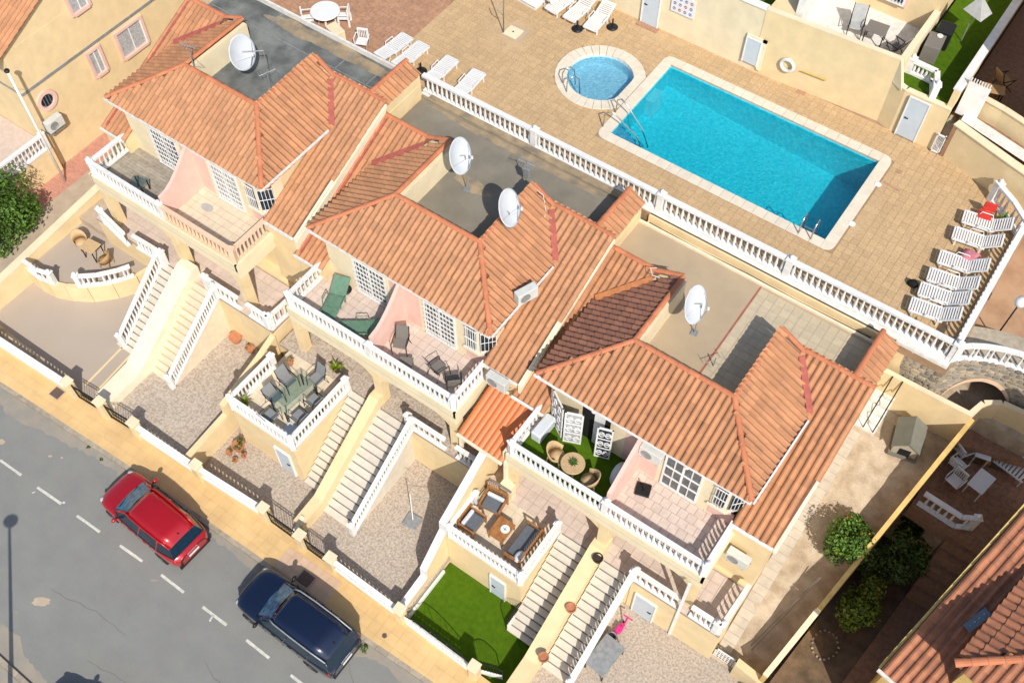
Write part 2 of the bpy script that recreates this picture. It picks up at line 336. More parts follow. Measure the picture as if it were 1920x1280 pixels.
# ---- balustrades
BALM = {}
def baluster_mesh(h, r, mt):
    k = (round(h,3), round(r,3), mt)
    if k not in BALM:
        BALM[k] = MB().lathe([(r*0.75,0),(r*0.5,h*0.08),(r,h*0.36),(r*0.5,h*0.80),(r*0.75,h)], n=6).mesh('baluster', mt, True)
    return BALM[k]
def balustrade(parent, pts, h=0.82, mt='white', step=0.2, name='balustrade', posts=None, railw=0.17, postw=0.2, base=0.09, finial=True, r=0.062, label=None, pm=None, vertical_posts=True):
    """rails and posts as one part, every baluster a sub-part. pts carry the level of the foot"""
    m = MB(); pts = [Vector(p) for p in pts]
    cum = [0.0]
    for a, b in zip(pts, pts[1:]):
        m.beam(a, b, railw, base); m.beam(a + Vector((0,0,h-0.10)), b + Vector((0,0,h-0.10)), railw, 0.10)
        m.beam(a + Vector((0,0,h-0.14)), b + Vector((0,0,h-0.14)), railw*0.7, 0.04)
    posts = range(len(pts)) if posts is None else posts
    for i in posts:
        p = pts[i]; d = pts[min(i+1,len(pts)-1)] - pts[max(i-1,0)]; an = math.atan2(d.y, d.x)
        m.cbox(p, (postw, postw, h+0.015), an); m.cbox(p + Vector((0,0,h+0.015)), (postw+0.06, postw+0.06, 0.05), an)
        if finial: m.lathe([(0.045,0),(0.085,0.07),(0.07,0.14),(0.01,0.19)], p + Vector((0,0,h+0.06)), 8)
    o = m.obj(name, pm or mt, parent)
    if label: o['label'] = label
    bm_ = baluster_mesh(h-0.14-base, r, mt)
    for a, b in zip(pts, pts[1:]):
        L = (b-a).length; n = max(1, int(round((L-0.2)/step)))
        for i in range(n):
            t = (0.1 + (L-0.2)*(i+0.5)/n)/L; inst(bm_, 'baluster', a.lerp(b, t) + Vector((0,0,base)), o)
    return o
# ---- roof tiles
TW, TL = 0.235, 0.37
def tile_shape(m, w=TW, l=TL, h=0.078, M=None, seg=5):
    """one barrel tile: humped across, tail end (y = 0, the lower end) lifted over the next course"""
    vs = []; n = seg
    for y, lift in ((0.0, 0.034), (l*1.06, 0.004)):
        for i in range(n+1):
            t = i/n; x = -w*0.5 + w*t; s = math.sin(math.pi*min(1, t/0.72)) if t < 0.72 else -0.10*math.sin(math.pi*(t-0.72)/0.28)
            vs.append(Vector((x, y, h*max(s, -0.1) + lift + 0.012)))
    k = n+1
    low = [Vector((v.x, v.y, v.z-0.026)) for v in vs[:k]]
    fs = [(i, i+1, k+i+1, k+i) for i in range(n)] + [(2*k+i, 2*k+i+1, i+1, i) for i in range(n)]
    vs = vs + low
    if M is not None: vs = [M @ v for v in vs]
    m.add(vs, fs); return m
TILEM = {}
def roof_plane(polys, down, parent, mt, bag, under='roof_under', under_mb=None, w=TW, l=TL):
    """polys: list of (x,y,z) corners of one plane; down: horizontal unit vector of the fall. adds tile matrices to bag"""
    p = [Vector(q) for q in polys]; n = None
    for i in range(len(p)-2):
        c = (p[i+1]-p[0]).cross(p[i+2]-p[0])
        if c.length > 0.3: n = c.normalized(); break
    if n.z < 0: n = -n
    dn = Vector((down[0], down[1], 0)); dn = (dn - n*dn.dot(n)).normalized(); up = -dn; ac = up.cross(n).normalized()
    if under_mb is not None: under_mb.add(p, [tuple(range(len(p)))])
    low = max(q.dot(dn) for q in p); o = p[0]
    L2 = [((q-o).dot(ac), (q-o).dot(up)) for q in p]; y0 = min(q[1] for q in L2)
    if sum(L2[i][0]*L2[(i+1)%len(L2)][1]-L2[(i+1)%len(L2)][0]*L2[i][1] for i in range(len(L2))) < 0: Lc = L2[::-1]
    else: Lc = L2
    x0 = min(q[0] for q in L2); x1 = max(q[0] for q in L2); y1 = max(q[1] for q in L2)
    nx = max(1, round((x1-x0)/w)); ww = (x1-x0)/nx
    def inside(x, y):
        c = False; k = len(Lc)
        for i in range(k):
            (ax, ay), (bx, by) = Lc[i], Lc[(i+1)%k]
            if (ay > y) != (by > y) and x < (bx-ax)*(y-ay)/(by-ay)+ax: c = not c
        return c
    j = 0
    while y0 + j*l < y1 - 0.1:
        for i in range(nx):
            x = x0 + (i+0.5)*ww; y = y0 + j*l - 0.03
            if inside(x, y + l*0.55):
                pos = o + ac*x + up*y
                M = Matrix(((ac.x*ww/w, up.x, n.x, pos.x), (ac.y*ww/w, up.y, n.y, pos.y), (ac.z*ww/w, up.z, n.z, pos.z), (0,0,0,1)))
                M = M @ Matrix.Rotation(rnd.uniform(-0.012, 0.012), 4, 'Z') @ Matrix.Translation((rnd.uniform(-.004,.004), rnd.uniform(-.012,.012), rnd.uniform(0,.006)))
                bag.append((M, mt))
        j += 1
def flush_tiles(bag, roof, nmax=300, w=TW, l=TL, seg=5):
    bag.sort(key=lambda t: (t[0].translation - CAMP).length)
    meshes = {}
    rest = {}
    for k, (M, mt) in enumerate(bag):
        if k < nmax:
            if mt not in meshes: meshes[mt] = tile_shape(MB(), w, l, seg=seg).mesh('tile', mt, False)
            inst(meshes[mt], 'tile', None, roof, M=M)
        else: tile_shape(rest.setdefault(mt, MB()), w, l, M=M, seg=seg)
    for mt, m in rest.items(): struct(m.obj('tile_field', mt, roof), 'stuff')
RIDGEM = {}
def ridge(a, b, parent, mt='ridge', r=0.105, l=0.40, name='ridge_tile'):
    a = Vector(a); b = Vector(b); L = (b-a).length; n = max(1, round(L/l)); d = (b-a)/n
    key = (mt, round(r,2))
    if key not in RIDGEM:
        m = MB(); k = 6
        vs = []
        for y, s in ((0, 1.0), (1.03, 0.86)):
            for i in range(k+1):
                t = math.pi*i/k; vs.append((r*s*math.cos(t), y, r*0.8*s*math.sin(t)))
        m.add(vs, [(i, i+1, k+2+i, k+1+i) for i in range(k)] + [tuple(range(k,-1,-1))])
        RIDGEM[key] = m.mesh(name, mt, False)
    dd = d.normalized(); side = dd.cross(Vector((0,0,1))).normalized(); n_ = side.cross(dd)
    for i in range(n):
        p = a + d*i + Vector((0,0,0.035))
        M = Matrix(((side.x, d.x, n_.x, p.x), (side.y, d.y, n_.y, p.y), (side.z, d.z, n_.z, p.z), (0,0,0,1)))
        inst(RIDGEM[key], name, None, parent, M=M)
# ---- plants
def foliage(c, rad, n, size, mt, name, parent, lobes=9, seed=1, flat=0.0):
    r = random.Random(seed); m = MB(); L = []
    for i in range(lobes):
        a = r.uniform(0, 6.28); b = r.uniform(-0.9, 1.0); q = r.uniform(0.3, 0.75)
        L.append((Vector((c[0]+math.cos(a)*rad[0]*q*math.sqrt(max(0,1-b*b*0.6)), c[1]+math.sin(a)*rad[1]*q*math.sqrt(max(0,1-b*b*0.6)), c[2]+b*rad[2]*0.6)), r.uniform(0.30, 0.52)))
    for i in range(n):
        lc, ls = r.choice(L); d = Vector((r.gauss(0,1), r.gauss(0,1), r.gauss(0,1))).normalized(); q = ls*(r.random()**0.4)
        p = lc + Vector((d.x*rad[0]*q, d.y*rad[1]*q, d.z*rad[2]*q))
        nn = (d + Vector((r.gauss(0,.6), r.gauss(0,.6), r.gauss(0.5,.6)))).normalized(); t = nn.cross(Vector((r.gauss(0,1), r.gauss(0,1), r.gauss(0,1)))).normalized(); s_ = nn.cross(t)
        z = size*r.uniform(0.6, 1.3)
        m.add([p - t*z*.5, p + s_*z*.3 + nn*z*.08, p + t*z*.5, p - s_*z*.3 + nn*z*.08], [(0,1,2),(0,2,3)])
    return m.obj(name, mt, parent)
# ================================================================ SETTING
def sz(u): return -0.06*(u + 5.0)
def interp(u, T):
    for (a, b), (c, d) in zip(T, T[1:]):
        if u <= c: return b + (d-b)*(u-a)/(c-a)
    return T[-1][1]
KERB = [(-60,3.0),(-33,5.45),(-29.5,5.72),(-23.1,6.13),(-16.2,6.39),(-11.1,6.42),(-8.3,6.56),(0,6.8),(60,7.5)]
WALLV = [(-60,4.6),(-33,6.9),(-30.5,7.03),(-26.6,7.25),(-23.5,7.5),(-20.4,7.62),(-17.2,7.85),(-10.7,7.86),(-7.4,7.8),(10,8.0),(60,9)]
kv = lambda u: interp(u, KERB); wv = lambda u: interp(u, WALLV)
def strip(name, mt, us, f0, f1, dz, n=1, kind='structure', parent=None):
    m = MB(); vs = []
    for u in us:
        for k in range(n+1): vs.append((u, lerp(f0(u), f1(u), k/n), sz(u)+dz))
    q = n+1; m.add(vs, [(i*q+k, (i+1)*q+k, (i+1)*q+k+1, i*q+k+1) for i in range(len(us)-1) for k in range(n)])
    o = m.obj(name, mt, parent)
    return struct(o, kind) if kind else o
US = [-60,-45,-36] + [-34 + i for i in range(36)] + [6,15,30,60]
# ground: one sheet, terraced up the hill
m = MB(); rows = [(-80,0),(-12,0),(7.6,0),(7.9,-.3),(23.9,-.3),(24.0,6.0),(32.5,6.0),(32.9,9.6),(160,12)]
vs = [(u, v, (sz(u)-0.12+dz) if v < 23.95 else dz) for u in US for v, dz in rows]
q = len(rows); m.add(vs, [(i*q+k, (i+1)*q+k, (i+1)*q+k+1, i*q+k+1) for i in range(len(US)-1) for k in range(q-1)])
struct(m.obj('ground', 'sand'))
# street, kerbs, pavement
strip('road', 'asphalt', US, lambda u: -1.45-0.02*(u+20), lambda u: kv(u)-0.02, 0.0, 6)
far = strip('far_pavement', 'dust', US, lambda u: -5.0, lambda u: -1.75-0.02*(u+20), 0.13)
pave = strip('pavement', 'pavement', US, lambda u: kv(u)+0.17, lambda u: wv(u)+0.12, 0.105)
def kerb_row(name, f, w, u0, u1):
    base = struct(bpy.data.objects.new(name, None)); COL.objects.link(base)
    u = u0
    while u < u1:
        m = MB(); a, b = u+0.006, u+0.494
        m.add([(a,f(a),sz(a)-.1),(b,f(b),sz(b)-.1),(b,f(b)+w,sz(b)-.1),(a,f(a)+w,sz(a)-.1),(a,f(a),sz(a)+.115),(b,f(b),sz(b)+.115),(b,f(b)+w,sz(b)+.115),(a,f(a)+w,sz(a)+.115)],
              [(0,3,2,1),(4,5,6,7),(0,1,5,4),(1,2,6,5),(2,3,7,6),(3,0,4,7)]); m.obj('kerb_stone', 'kerb_stone', base); u += 0.5
kerb_row('kerb', lambda u: kv(u)-0.02, 0.18, -33, 2)
kerb_row('far_kerb', lambda u: -1.75-0.02*(u+20), 0.2, -24, -16)
# loose dust along the gutter: sheet with a ragged edge
def ragged(name, mt, us, f0, f1, dz, amp, seed, edge=0):
    r = random.Random(seed); m = MB(); vs = []; w_ = 0.0
    for u in us:
        w_ = w_*0.7 + r.uniform(-amp, amp); a, b = f0(u), f1(u)
        if edge == 0: a += w_
        else: b += w_
        vs += [(u, a, sz(u)+dz), (u, max(b, a+0.02), sz(u)+dz)]
    m.add(vs, [(2*i, 2*i+2, 2*i+3, 2*i+1) for i in range(len(us)-1)]); return struct(m.obj(name, mt))
fus = [-33 + 0.12*i for i in range(280)]
ragged('gutter_dust', 'dust', fus, lambda u: kv(u)-0.25-0.45*max(0, math.sin((u+31)*0.42))**2-0.15*max(0, math.sin((u+17)*0.9)), lambda u: kv(u)-0.03, 0.004, 0.07, 3)
ragged('far_gutter_dust', 'dust', fus[60:], lambda u: -1.56-0.02*(u+20), lambda u: -1.05+0.25*math.sin(u*0.8)-0.02*(u+20), 0.004, 0.08, 5, 1)
# centre line
marks = struct(bpy.data.objects.new('road_marking', None)); COL.objects.link(marks)
def dash(a, b, w=0.11):
    a = Vector(a); b = Vector(b); d = (b-a).normalized(); s_ = Vector((-d.y, d.x, 0))*w/2; m = MB(); k = 6; vs = []
    for i in range(k+1):
        p = a.lerp(b, i/k); j = rnd.uniform(0.86, 1.06)
        for s in (-1, 1): q = p + s_*s*j; vs.append((q.x, q.y, sz(q.x)+0.008))
    m.add(vs, [(2*i, 2*i+2, 2*i+3, 2*i+1) for i in range(k)]); m.obj('dash', 'road_paint', marks)
for a, b in (((-28.12,3.50,1.39),(-27.07,3.59,1.32)),((-26.94,3.54,1.32),(-25.79,3.59,1.25)),((-24.92,3.61,1.20),(-23.68,3.68,1.12)),((-22.85,3.70,1.07),(-21.67,3.75,1.00)),((-20.68,3.82,0.94),(-19.56,3.87,0.87)),((-18.64,3.91,0.82),(-17.49,3.92,0.75)),((-16.57,3.93,0.69),(-15.40,3.95,0.62)),((-14.46,3.97,0.57),(-13.36,3.97,0.50)),((-12.35,3.97,0.44),(-11.24,3.97,0.37))): dash(a, b)
dash((-16.05,3.94,0.66),(-15.99,3.69,0.66), 0.07); dash((-23.65,3.82,1.12),(-23.62,3.73,1.12),0.1); dash((-24.90,3.33,1.19),(-24.84,3.43,1.19),0.06)
def blob(name, c, rx, ry, mt, dz=0.009, seed=1, ang=0.0, n=18):
    r = random.Random(seed); m = MB(); vs = []
    for i in range(n):
        t = 2*math.pi*i/n; k = r.uniform(0.82, 1.1); x = rx*k*math.cos(t); y = ry*k*math.sin(t)
        X = c[0]+x*math.cos(ang)-y*math.sin(ang); Y = c[1]+x*math.sin(ang)+y*math.cos(ang); vs.append((X, Y, c[2]+dz+(sz(X)-sz(c[0]) if c[1] < 7 else 0)))
    return m.add(vs, [tuple(range(n))]).obj(name, mt)
for c, a, b, s in (((-21.39,0.64,0.98), 0.34, 0.18, 1),((-27.52,4.09,1.35),0.16,0.12,2),((-25.53,4.80,1.23),0.09,0.05,3),((-25.11,5.02,1.21),0.06,0.04,4),((-21.81,-0.15,1.01),0.1,0.06,5),((-18.68,3.62,0.82),0.16,0.05,6),((-16.41,5.17,0.68),0.07,0.03,8)):
    struct(blob('road_stain', c, a, b, 'dust' if s > 4 else 'worn_concrete', seed=s, ang=0.6))
# pavement paving: small square slabs
tiling(pave, 'paving_slab', [(-34,5.6),(-33,5.62),(-22,6.32),(-22,7.6),(-34,6.8)], 0.4, 0.4, lambda x, y: sz(x)+0.108, 'pavement', 0.008, 0.006, 90, rot=0.06, hole=lambda x, y: y < kv(x)+0.16 or y > wv(x)+0.1)
tiling(pave, 'paving_slab', [(-22,6.32),(-5,6.7),(-5,7.95),(-22,7.6)], 0.4, 0.4, lambda x, y: sz(x)+0.108, 'pavement', 0.008, 0.006, 210, rot=0.01, hole=lambda x, y: y < kv(x)+0.16 or y > wv(x)+0.1 or (-15.5 < x < -13.0 and y < 7.5))
tiling(pave, 'pink_slab', [(-15.5,6.6),(-13.0,6.6),(-13.0,7.6),(-15.5,7.5)], 0.33, 0.33, lambda x, y: sz(x)+0.109, 'pavement_pink', 0.012, 0.008, 60, rot=0.0)
for i, (c, a, s, lab) in enumerate((((-27.34,6.86,1.47),0.02,0.52,'square rusty iron inspection cover on the pavement near the upper gate'),((-14.19,6.91,0.68),0.0,0.62,'square brown iron inspection cover set in the pink slabs beside the dark car'))):
    t = thing('manhole_cover', c, lab, 'manhole cover'); MB().cbox(c, (s, s*0.9, 0.02), a).obj('frame', 'worn_concrete', t); MB().cbox((c[0],c[1],c[2]+.004), (s*.88, s*0.78, 0.02), a).obj('lid', 'iron_cover', t)
tag(MB().lathe([(0.09,0),(0.09,0.03),(0.02,0.032)], (-10.51,7.00,0.44), 10).obj('water_valve_cover', 'iron_cover'), 'small round dark valve cover on the pavement near the lawn gate', 'valve cover')
def weed(c, n, size, seed, label, mt='leaf'):
    o = foliage((c[0],c[1],c[2]+size*0.4), (size,size*.6,size*.5), n, 0.07, mt, 'weed', None, 5, seed); tag(o, label, 'weed')
def crack(pts, w):
    m = MB(); vs = []
    for i, (x, y) in enumerate(pts):
        q = w*rnd.uniform(.5, 1.2)*(1 if 0 < i < len(pts)-1 else .3); vs += [(x, y-q, sz(x)+.006), (x, y+q, sz(x)+.006)]
    m.add(vs, [(2*i,2*i+2,2*i+3,2*i+1) for i in range(len(pts)-1)]); struct(m.obj('road_crack', 'iron_cover'))
for x0_, y0_, n_, dy, w_ in ((-21.5,1.2,26,.02,.004),(-15.2,2.6,18,-.03,.006),(-11.8,5.9,12,-.07,.009),(-18.5,0.1,22,.012,.004)):
    y = y0_; P_c = []
    for i in range(n_): y += dy + rnd.uniform(-.05,.05); P_c.append((x0_+i*.14, y))
    crack(P_c, w_)
weed((-10.81,6.19,0.35), 120, 0.28, 3, 'green weed growing in the gutter behind the dark car'); weed((-24.65,5.94,1.18), 40, 0.12, 4, 'small weed in the kerb joint left of the red car'); weed((-23.83,5.86,1.13), 25, 0.1, 6, 'tiny dry weed in the gutter right beside the kerb'); 
# ---------------------------------------------------------------- pool deck
DZ = 8.4
PI_ = (-13.6, 26.05, -4.37, 30.78)      # pool water edge
BC, BRI, BRO = (-15.6, 28.48), 1.37, 1.87
def in_hole(x, y, g=0.0):
    if -14.05-g < x < -3.92+g and 25.65-g < y < 31.15+g: return True
    return (x-BC[0])**2 + (y-BC[1])**2 < (BRO+g-0.03)**2
m = MB(); st = 0.25
for i in range(int((1.5+31)/st)):
    for j in range(int((33.0-23.5)/st)):
        x = -31+i*st; y = 23.5+j*st
        if not in_hole(x+st/2, y+st/2, -0.32): m.add([(x,y,DZ-.012),(x+st,y,DZ-.012),(x+st,y+st,DZ-.012),(x,y+st,DZ-.012)], [(0,1,2,3)])
m.box(-31,23.45,DZ-.5,1.45,23.9,DZ-.02); m.box(1.2,23.6,7.0,1.45,31,DZ-.02)
deck = struct(m.obj('pool_deck', 'deck_joint'))
wet = lambda x, y: (x+20.0)**2+(y-28.2)**2 < 0.2
tiling(deck, 'deck_tile', [(-23.3,23.85),(1.2,23.85),(1.2,32.3),(-2.7,32.6),(-23.3,32.5)], 0.29, 0.29, DZ-.011, 'deck_tile', 0.011, 0.009, 300, hole=lambda x, y: in_hole(x, y, -0.05) or (abs(x+20.0) < .36 and abs(y-28.6) < .36))
tiling(deck, 'deck_tile', [(-31,23.85),(-23.3,23.85),(-23.3,32.3),(-31,32.3)], 0.29, 0.29, DZ-.011, 'deck_red', 0.011, 0.009, 0)
# coping and basin
pool = thing('swimming_pool', (-9,28.4,8.4), 'long rectangular turquoise pool with a pale stone rim and rounded corners', 'swimming pool')
def cop(parent, poly, z0=DZ-.1, z1=DZ+.035): return MB().prism(poly, z0, z1).obj('coping_stone', 'coping', parent, bevel=0.012)
x0, y0, x1, y1 = PI_; ow = 0.43; g = 0.004
def along(a, b, off, n, r0, r1):
    a = Vector((*a,0)); b = Vector((*b,0)); o = Vector((*off,0)); d = (b-a).normalized()
    for i in range(n):
        p = a + (b-a)*(i/n) + d*g; q = a + (b-a)*((i+1)/n) - d*g; cop(pool, [(p.x,p.y),(q.x,q.y),(q.x+o.x,q.y+o.y),(p.x+o.x,p.y+o.y)])
def corner(c, sx_, sy_):
    pts = [c, (c[0]+sx_*ow, c[1])]; r = ow
    for i in range(1, 8): t = math.pi/2*i/8; pts.append((c[0]+sx_*ow*math.cos(t)**0.8, c[1]+sy_*ow*math.sin(t)**0.8))
    pts.append((c[0], c[1]+sy_*ow)); cop(pool, pts)
along((x0,y0),(x1,y0),(0,-ow),20,0,0); along((x0,y1),(x1,y1),(0,ow),20,0,0); along((x0,y0),(x0,y1),(-ow,0),10,0,0); along((x1,y0),(x1,y1),(ow,0),10,0,0)
for c, a, b in (((x0,y0),-1,-1),((x1,y0),1,-1),((x0,y1),-1,1),((x1,y1),1,1)): corner(c, a, b)
bas = MB(); zt = DZ-.08; za, zb = 7.25, 6.55
bas.add([(x0,y0,zt),(x1,y0,zt),(x1,y1,zt),(x0,y1,zt),(x0,y0,za),(x1,y0,zb),(x1,y1,zb),(x0,y1,za)], [(4,5,6,7),(0,4,7,3),(1,2,6,5),(0,1,5,4),(3,7,6,2)])
bas.obj('basin', 'pool_tile', pool)
m = MB()
for i in range(5): m.box(x0+.01+i*0.27, y0+.01, za, x0+.28+i*0.27, y0+0.75, 8.2-i*0.17)
m.obj('pool_steps', 'pool_step', pool); MB().box(x0+.01, 28.75, za, x0+.4, 29.5, 8.1).obj('pool_seat', 'pool_pale', pool)
struct(MB().add([(x0,y0,8.24),(x1,y0,8.24),(x1,y1,8.24),(x0,y1,8.24)], [(0,1,2,3)]).obj('pool_water', 'water'))
for p in ((-3.88,27.27,8.40), (-3.90,29.61,8.40)):
    MB().lathe([(.13,.036),(.13,.048),(.11,.052),(.01,.052)], (p[0],p[1],8.4), 12).obj('skimmer_lid', 'white', pool)
baby = thing('paddling_pool', (-15.6,28.5,8.4), 'small round light blue paddling pool with a wide pale rim', 'paddling pool')
def circ(r, t, cut=None):
    x = BC[0]+r*math.cos(t); y = BC[1]+r*math.sin(t)
    return (min(x, cut) if cut else x, y)
N = 32
for i in range(N):
    t0 = 2*math.pi*i/N+.004; t1 = 2*math.pi*(i+1)/N-.004
    pts = [circ(BRI,t0,-14.42), circ(BRI,t1,-14.42), circ(BRO,t1,-14.06), circ(BRO,t0,-14.06)]
    if area(pts) > 0.01: MB().prism(pts, DZ-.1, DZ+.034).obj('coping_stone', 'coping', baby, bevel=0.01)
m = MB(); P_ = [circ(BRI, 2*math.pi*i/N, -14.42) for i in range(N)]
m.add([(p[0],p[1],DZ-.08) for p in P_]+[(p[0],p[1],7.85) for p in P_], [(i,N+i,N+(i+1)%N,(i+1)%N) for i in range(N)]+[tuple(range(N,2*N))]); m.obj('basin', 'pool_pale', baby)
struct(MB().add([(p[0],p[1],8.25) for p in P_], [tuple(range(N))]).obj('paddling_water', 'water_pale'))
def ladder(t, p, d, s, L=0.55, steps=0):
    """pair of bent rails: p on the deck, d towards the water"""
    p = Vector(p); d = Vector(d).normalized(); w_ = Vector((-d.y,d.x,0))
    for k in (-1, 1):
        q = p + w_*(k*s/2); m = MB()
        m.tube([q, q+Vector((0,0,.5)), q+d*.12+Vector((0,0,.72)), q+d*.34+Vector((0,0,.74)), q+d*.5+Vector((0,0,.55)), q+d*.56+Vector((0,0,.1)), q+d*.58+Vector((0,0,-L))], 0.026, 8); m.obj('handrail', 'steel', t, True)
    for i in range(steps): MB().beam(p+d*.58+w_*(-s/2)+Vector((0,0,-.2-.22*i)), p+d*.58+w_*(s/2)+Vector((0,0,-.2-.22*i)), .07, .03).obj('rung', 'steel', t)
t = thing('pool_ladder', (-4.97,25.88,8.43), 'chrome ladder at the near right corner of the long pool', 'pool ladder'); ladder(t, (-5.05,25.75,8.43), (0,1,0), .5, .8, 3)
t = thing('pool_handrail', (-14.1,26.9,8.43), 'curved chrome handrail over the pool steps, lower of the pair', 'handrail'); m = MB()
def rail3(name, t, pts, r=.026): MB().tube(pts, r, 8).obj(name, 'steel', t, True)
rail3('rail', t, [(-14.0,26.15,8.4),(-13.98,26.2,9.1),(-13.75,26.3,9.25),(-13.5,26.4,9.0),(-12.6,26.5,8.35),(-12.3,26.5,7.6)])
t = thing('pool_handrail', (-14.1,27.4,8.43), 'curved chrome handrail over the pool steps, upper of the pair', 'handrail')
rail3('rail', t, [(-14.0,27.1,8.4),(-13.98,27.1,9.1),(-13.8,27.1,9.25),(-13.5,27.1,9.05),(-12.7,27.0,8.35),(-12.3,26.95,7.6)])
t = thing('pool_ladder', (-16.3,27.4,8.43), 'small chrome grab rails at the edge of the paddling pool', 'pool ladder'); ladder(t, (-16.45,27.1,8.43), (0.6,0.8,0), .55, .25)
# shower tray, pole
c = (-20.05,28.62,8.40); t = thing('pool_shower', c, 'thin metal shower standing beside a square cream tray on the deck', 'shower')
MB().cbox((c[0],c[1],8.39), (.66,.62,.05), 0.0).obj('tray', 'yellow_pale', t, bevel=.01); MB().lathe([(.04,0),(.04,.01)], (c[0],c[1],8.44), 8).obj('drain', 'dark_metal', t)
MB().tube([(-20.35,28.35,8.4),(-20.35,28.35,10.6),(-20.25,28.4,10.8),(-20.05,28.5,10.78)], .03, 8).obj('pole', 'galv', t, True); MB().tube([(-20.35,28.35,9.3),(-20.6,28.3,9.5),(-20.62,28.3,9.9)], .02, 6).obj('foot_shower', 'galv', t, True)
struct(blob('wet_patch', (-20.1,28.5,8.4), 1.25, 1.0, 'worn_concrete', dz=-0.0035, seed=4, n=30))
for p, a in (((-14.14,31.97,8.40),(1.5,.34)),((-3.66,28.08,8.40),(.22,1.3)),((-14.37,24.61,8.40),(.9,.28))): struct(blob('worn_patch', p, a[0], a[1], 'worn_concrete', dz=-0.0032, seed=int(p[0]*10)))
for c, s, lab in (((-8.51,32.43,8.40),(.26,.2),'reddish square drain cover on the deck above the long pool'),((-3.53,30.70,8.40),(.16,.16),'small reddish drain cover at the right end of the pool')):
    tag(MB().cbox((c[0],c[1],8.392), (s[0]*1.5,s[1]*1.3,.014)).obj('drain_cover', 'deck_red'), lab, 'drain cover')
tag(MB().cbox(((-3.44,29.84,8.40)[0],(-3.44,29.84,8.40)[1],8.392), (.7,.09,.012), -0.1).obj('drain_channel', 'deck_red'), 'thin red drain channel running from the pool\'s right end', 'drain channel')
# pool balustrades
def long_balustrade(name, pts, label, posts, h=0.9, step=.235):
    t = thing(name, pts[0], label, 'balustrade'); m = MB()
    balustrade(t, pts, h, 'white', step, 'rail', posts, .2, .24, .12, r=.066); return t
bp = [(-20.95,23.68,8.42),(-15.6,23.72,8.42),(-10.0,23.74,8.42),(-4.8,23.76,8.42),(1.32,23.8,8.42)]
long_balustrade('pool_balustrade', bp, 'long white balustrade between the flat roofs and the pool deck', [1,2,3,4])
long_balustrade('pool_balustrade', [(1.3,24.0,8.42),(1.3,30.0,8.42)], 'white balustrade behind the row of six loungers at the right of the pool', [1])
long_balustrade('pool_balustrade', [(-0.15,31.35,8.42),(0.6,30.85,8.42),(1.3,30.2,8.42)], 'short slanted white balustrade by the red chair in the far pool corner', [0])
struct(MB().box(-21.0,23.5,7.9,-0.45,23.86,8.42).box(-.45,23.44,8.28,1.4,23.86,8.42).obj('deck_edge', 'white_old'))
tag(MB().box(-10.2,23.22,7.9,-0.6,23.5,8.05).box(-10.2,23.36,7.5,-0.6,23.5,8.38).obj('deck_wall', 'yellow'), 'low yellow wall with a ledge below the pool balustrade at the sandy roof', 'wall')
tag(MB().tube([(-10.1,23.3,8.09),(-8,23.26,8.08),(-6,23.3,8.09),(-4,23.27,8.08),(-1.2,23.3,8.09)], .018, 5).obj('cable', 'dark_metal'), 'dark cable lying along the yellow ledge below the pool balustrade', 'cable')
tag(MB().box(-20.4,23.25,8.4,-10.8,23.5,8.66).obj('deck_kerb_wall', 'roof_stain'), 'low stained curb along the brown flat roof under the pool balustrade', 'curb')
# ---------------------------------------------------------------- walls beyond the pool
def wallpts(name, pts, z0, z1, th, mt, label, cat='wall', cap=None, capw=0.05, caph=0.05):
    t = thing(name, (pts[0][0],pts[0][1],z0), label, cat); m = MB(); c = MB()
    for a, b in zip(pts, pts[1:]):
        a = Vector((*a[:2],0)); b = Vector((*b[:2],0)); d = (b-a).normalized(); n = Vector((-d.y,d.x,0))*th
        A = (a-d*.0, b, b+n, a+n); m.prism([(p.x,p.y) for p in A], z0, z1)
        if cap: c.prism([(p.x,p.y) for p in (a-n.normalized()*capw, b-n.normalized()*capw, b+n+n.normalized()*capw, a+n+n.normalized()*capw)], z1+.002, z1+caph)
    m.obj('wall', mt, t)
    if cap: c.obj('wall_cap', cap, t)
    return t
rw = wallpts('retaining_wall', [(-30,32.4),(-10.75,32.4)], 8.2, 11.42, .25, 'yellow_pale', 'pale yellow wall above the pool with blue doors and an icon sign', cap='white')
rw2 = wallpts('retaining_wall', [(-10.75,32.38),(-5.35,32.72)], 8.2, 11.45, .2, 'yellow', 'yellow wall with life ring and pole, below the terrace beyond the pool', cap='yellow_pale', capw=.01)
wallpts('retaining_wall', [(-5.35,32.72),(-4.75,32.52),(-2.95,32.5)], 8.2, 10.45, .2, 'yellow', 'slanted yellow wall end holding the grey door beside the pool', cap='yellow_pale', capw=.02)
MB().add([(-5.35,32.71,10.4),(-5.35,32.92,10.4),(-5.35,32.92,11.5),(-5.35,32.71,11.5),(-4.9,32.5,10.4),(-4.9,32.75,10.4)], [(0,4,5,1),(0,3,4),(1,5,2),(3,2,5,4),(0,1,2,3)]).obj('sloping_end', 'yellow_pale', rw2)
wallpts('retaining_wall', [(-2.62,32.45),(-0.2,31.7),(8,29.4)], 8.0, 10.0, .25, 'yellow', 'yellow wall right of the white gate, topped by a pale paved walk', cap='yellow_pale')
struct(MB().box(-24,33.0,8.2,-5.6,45,10.45).obj('upper_ground', 'white_old'))
struct(MB().box(-5.2,32.7,8.2,-2.95,45,10.42).obj('upper_lawn', 'turf'))
struct(MB().box(-2.95,33.3,8.2,-0.2,45,9.85).box(-2.6,32.4,8.2,9,34,9.9).obj('upper_terrace', 'brown_tile'))
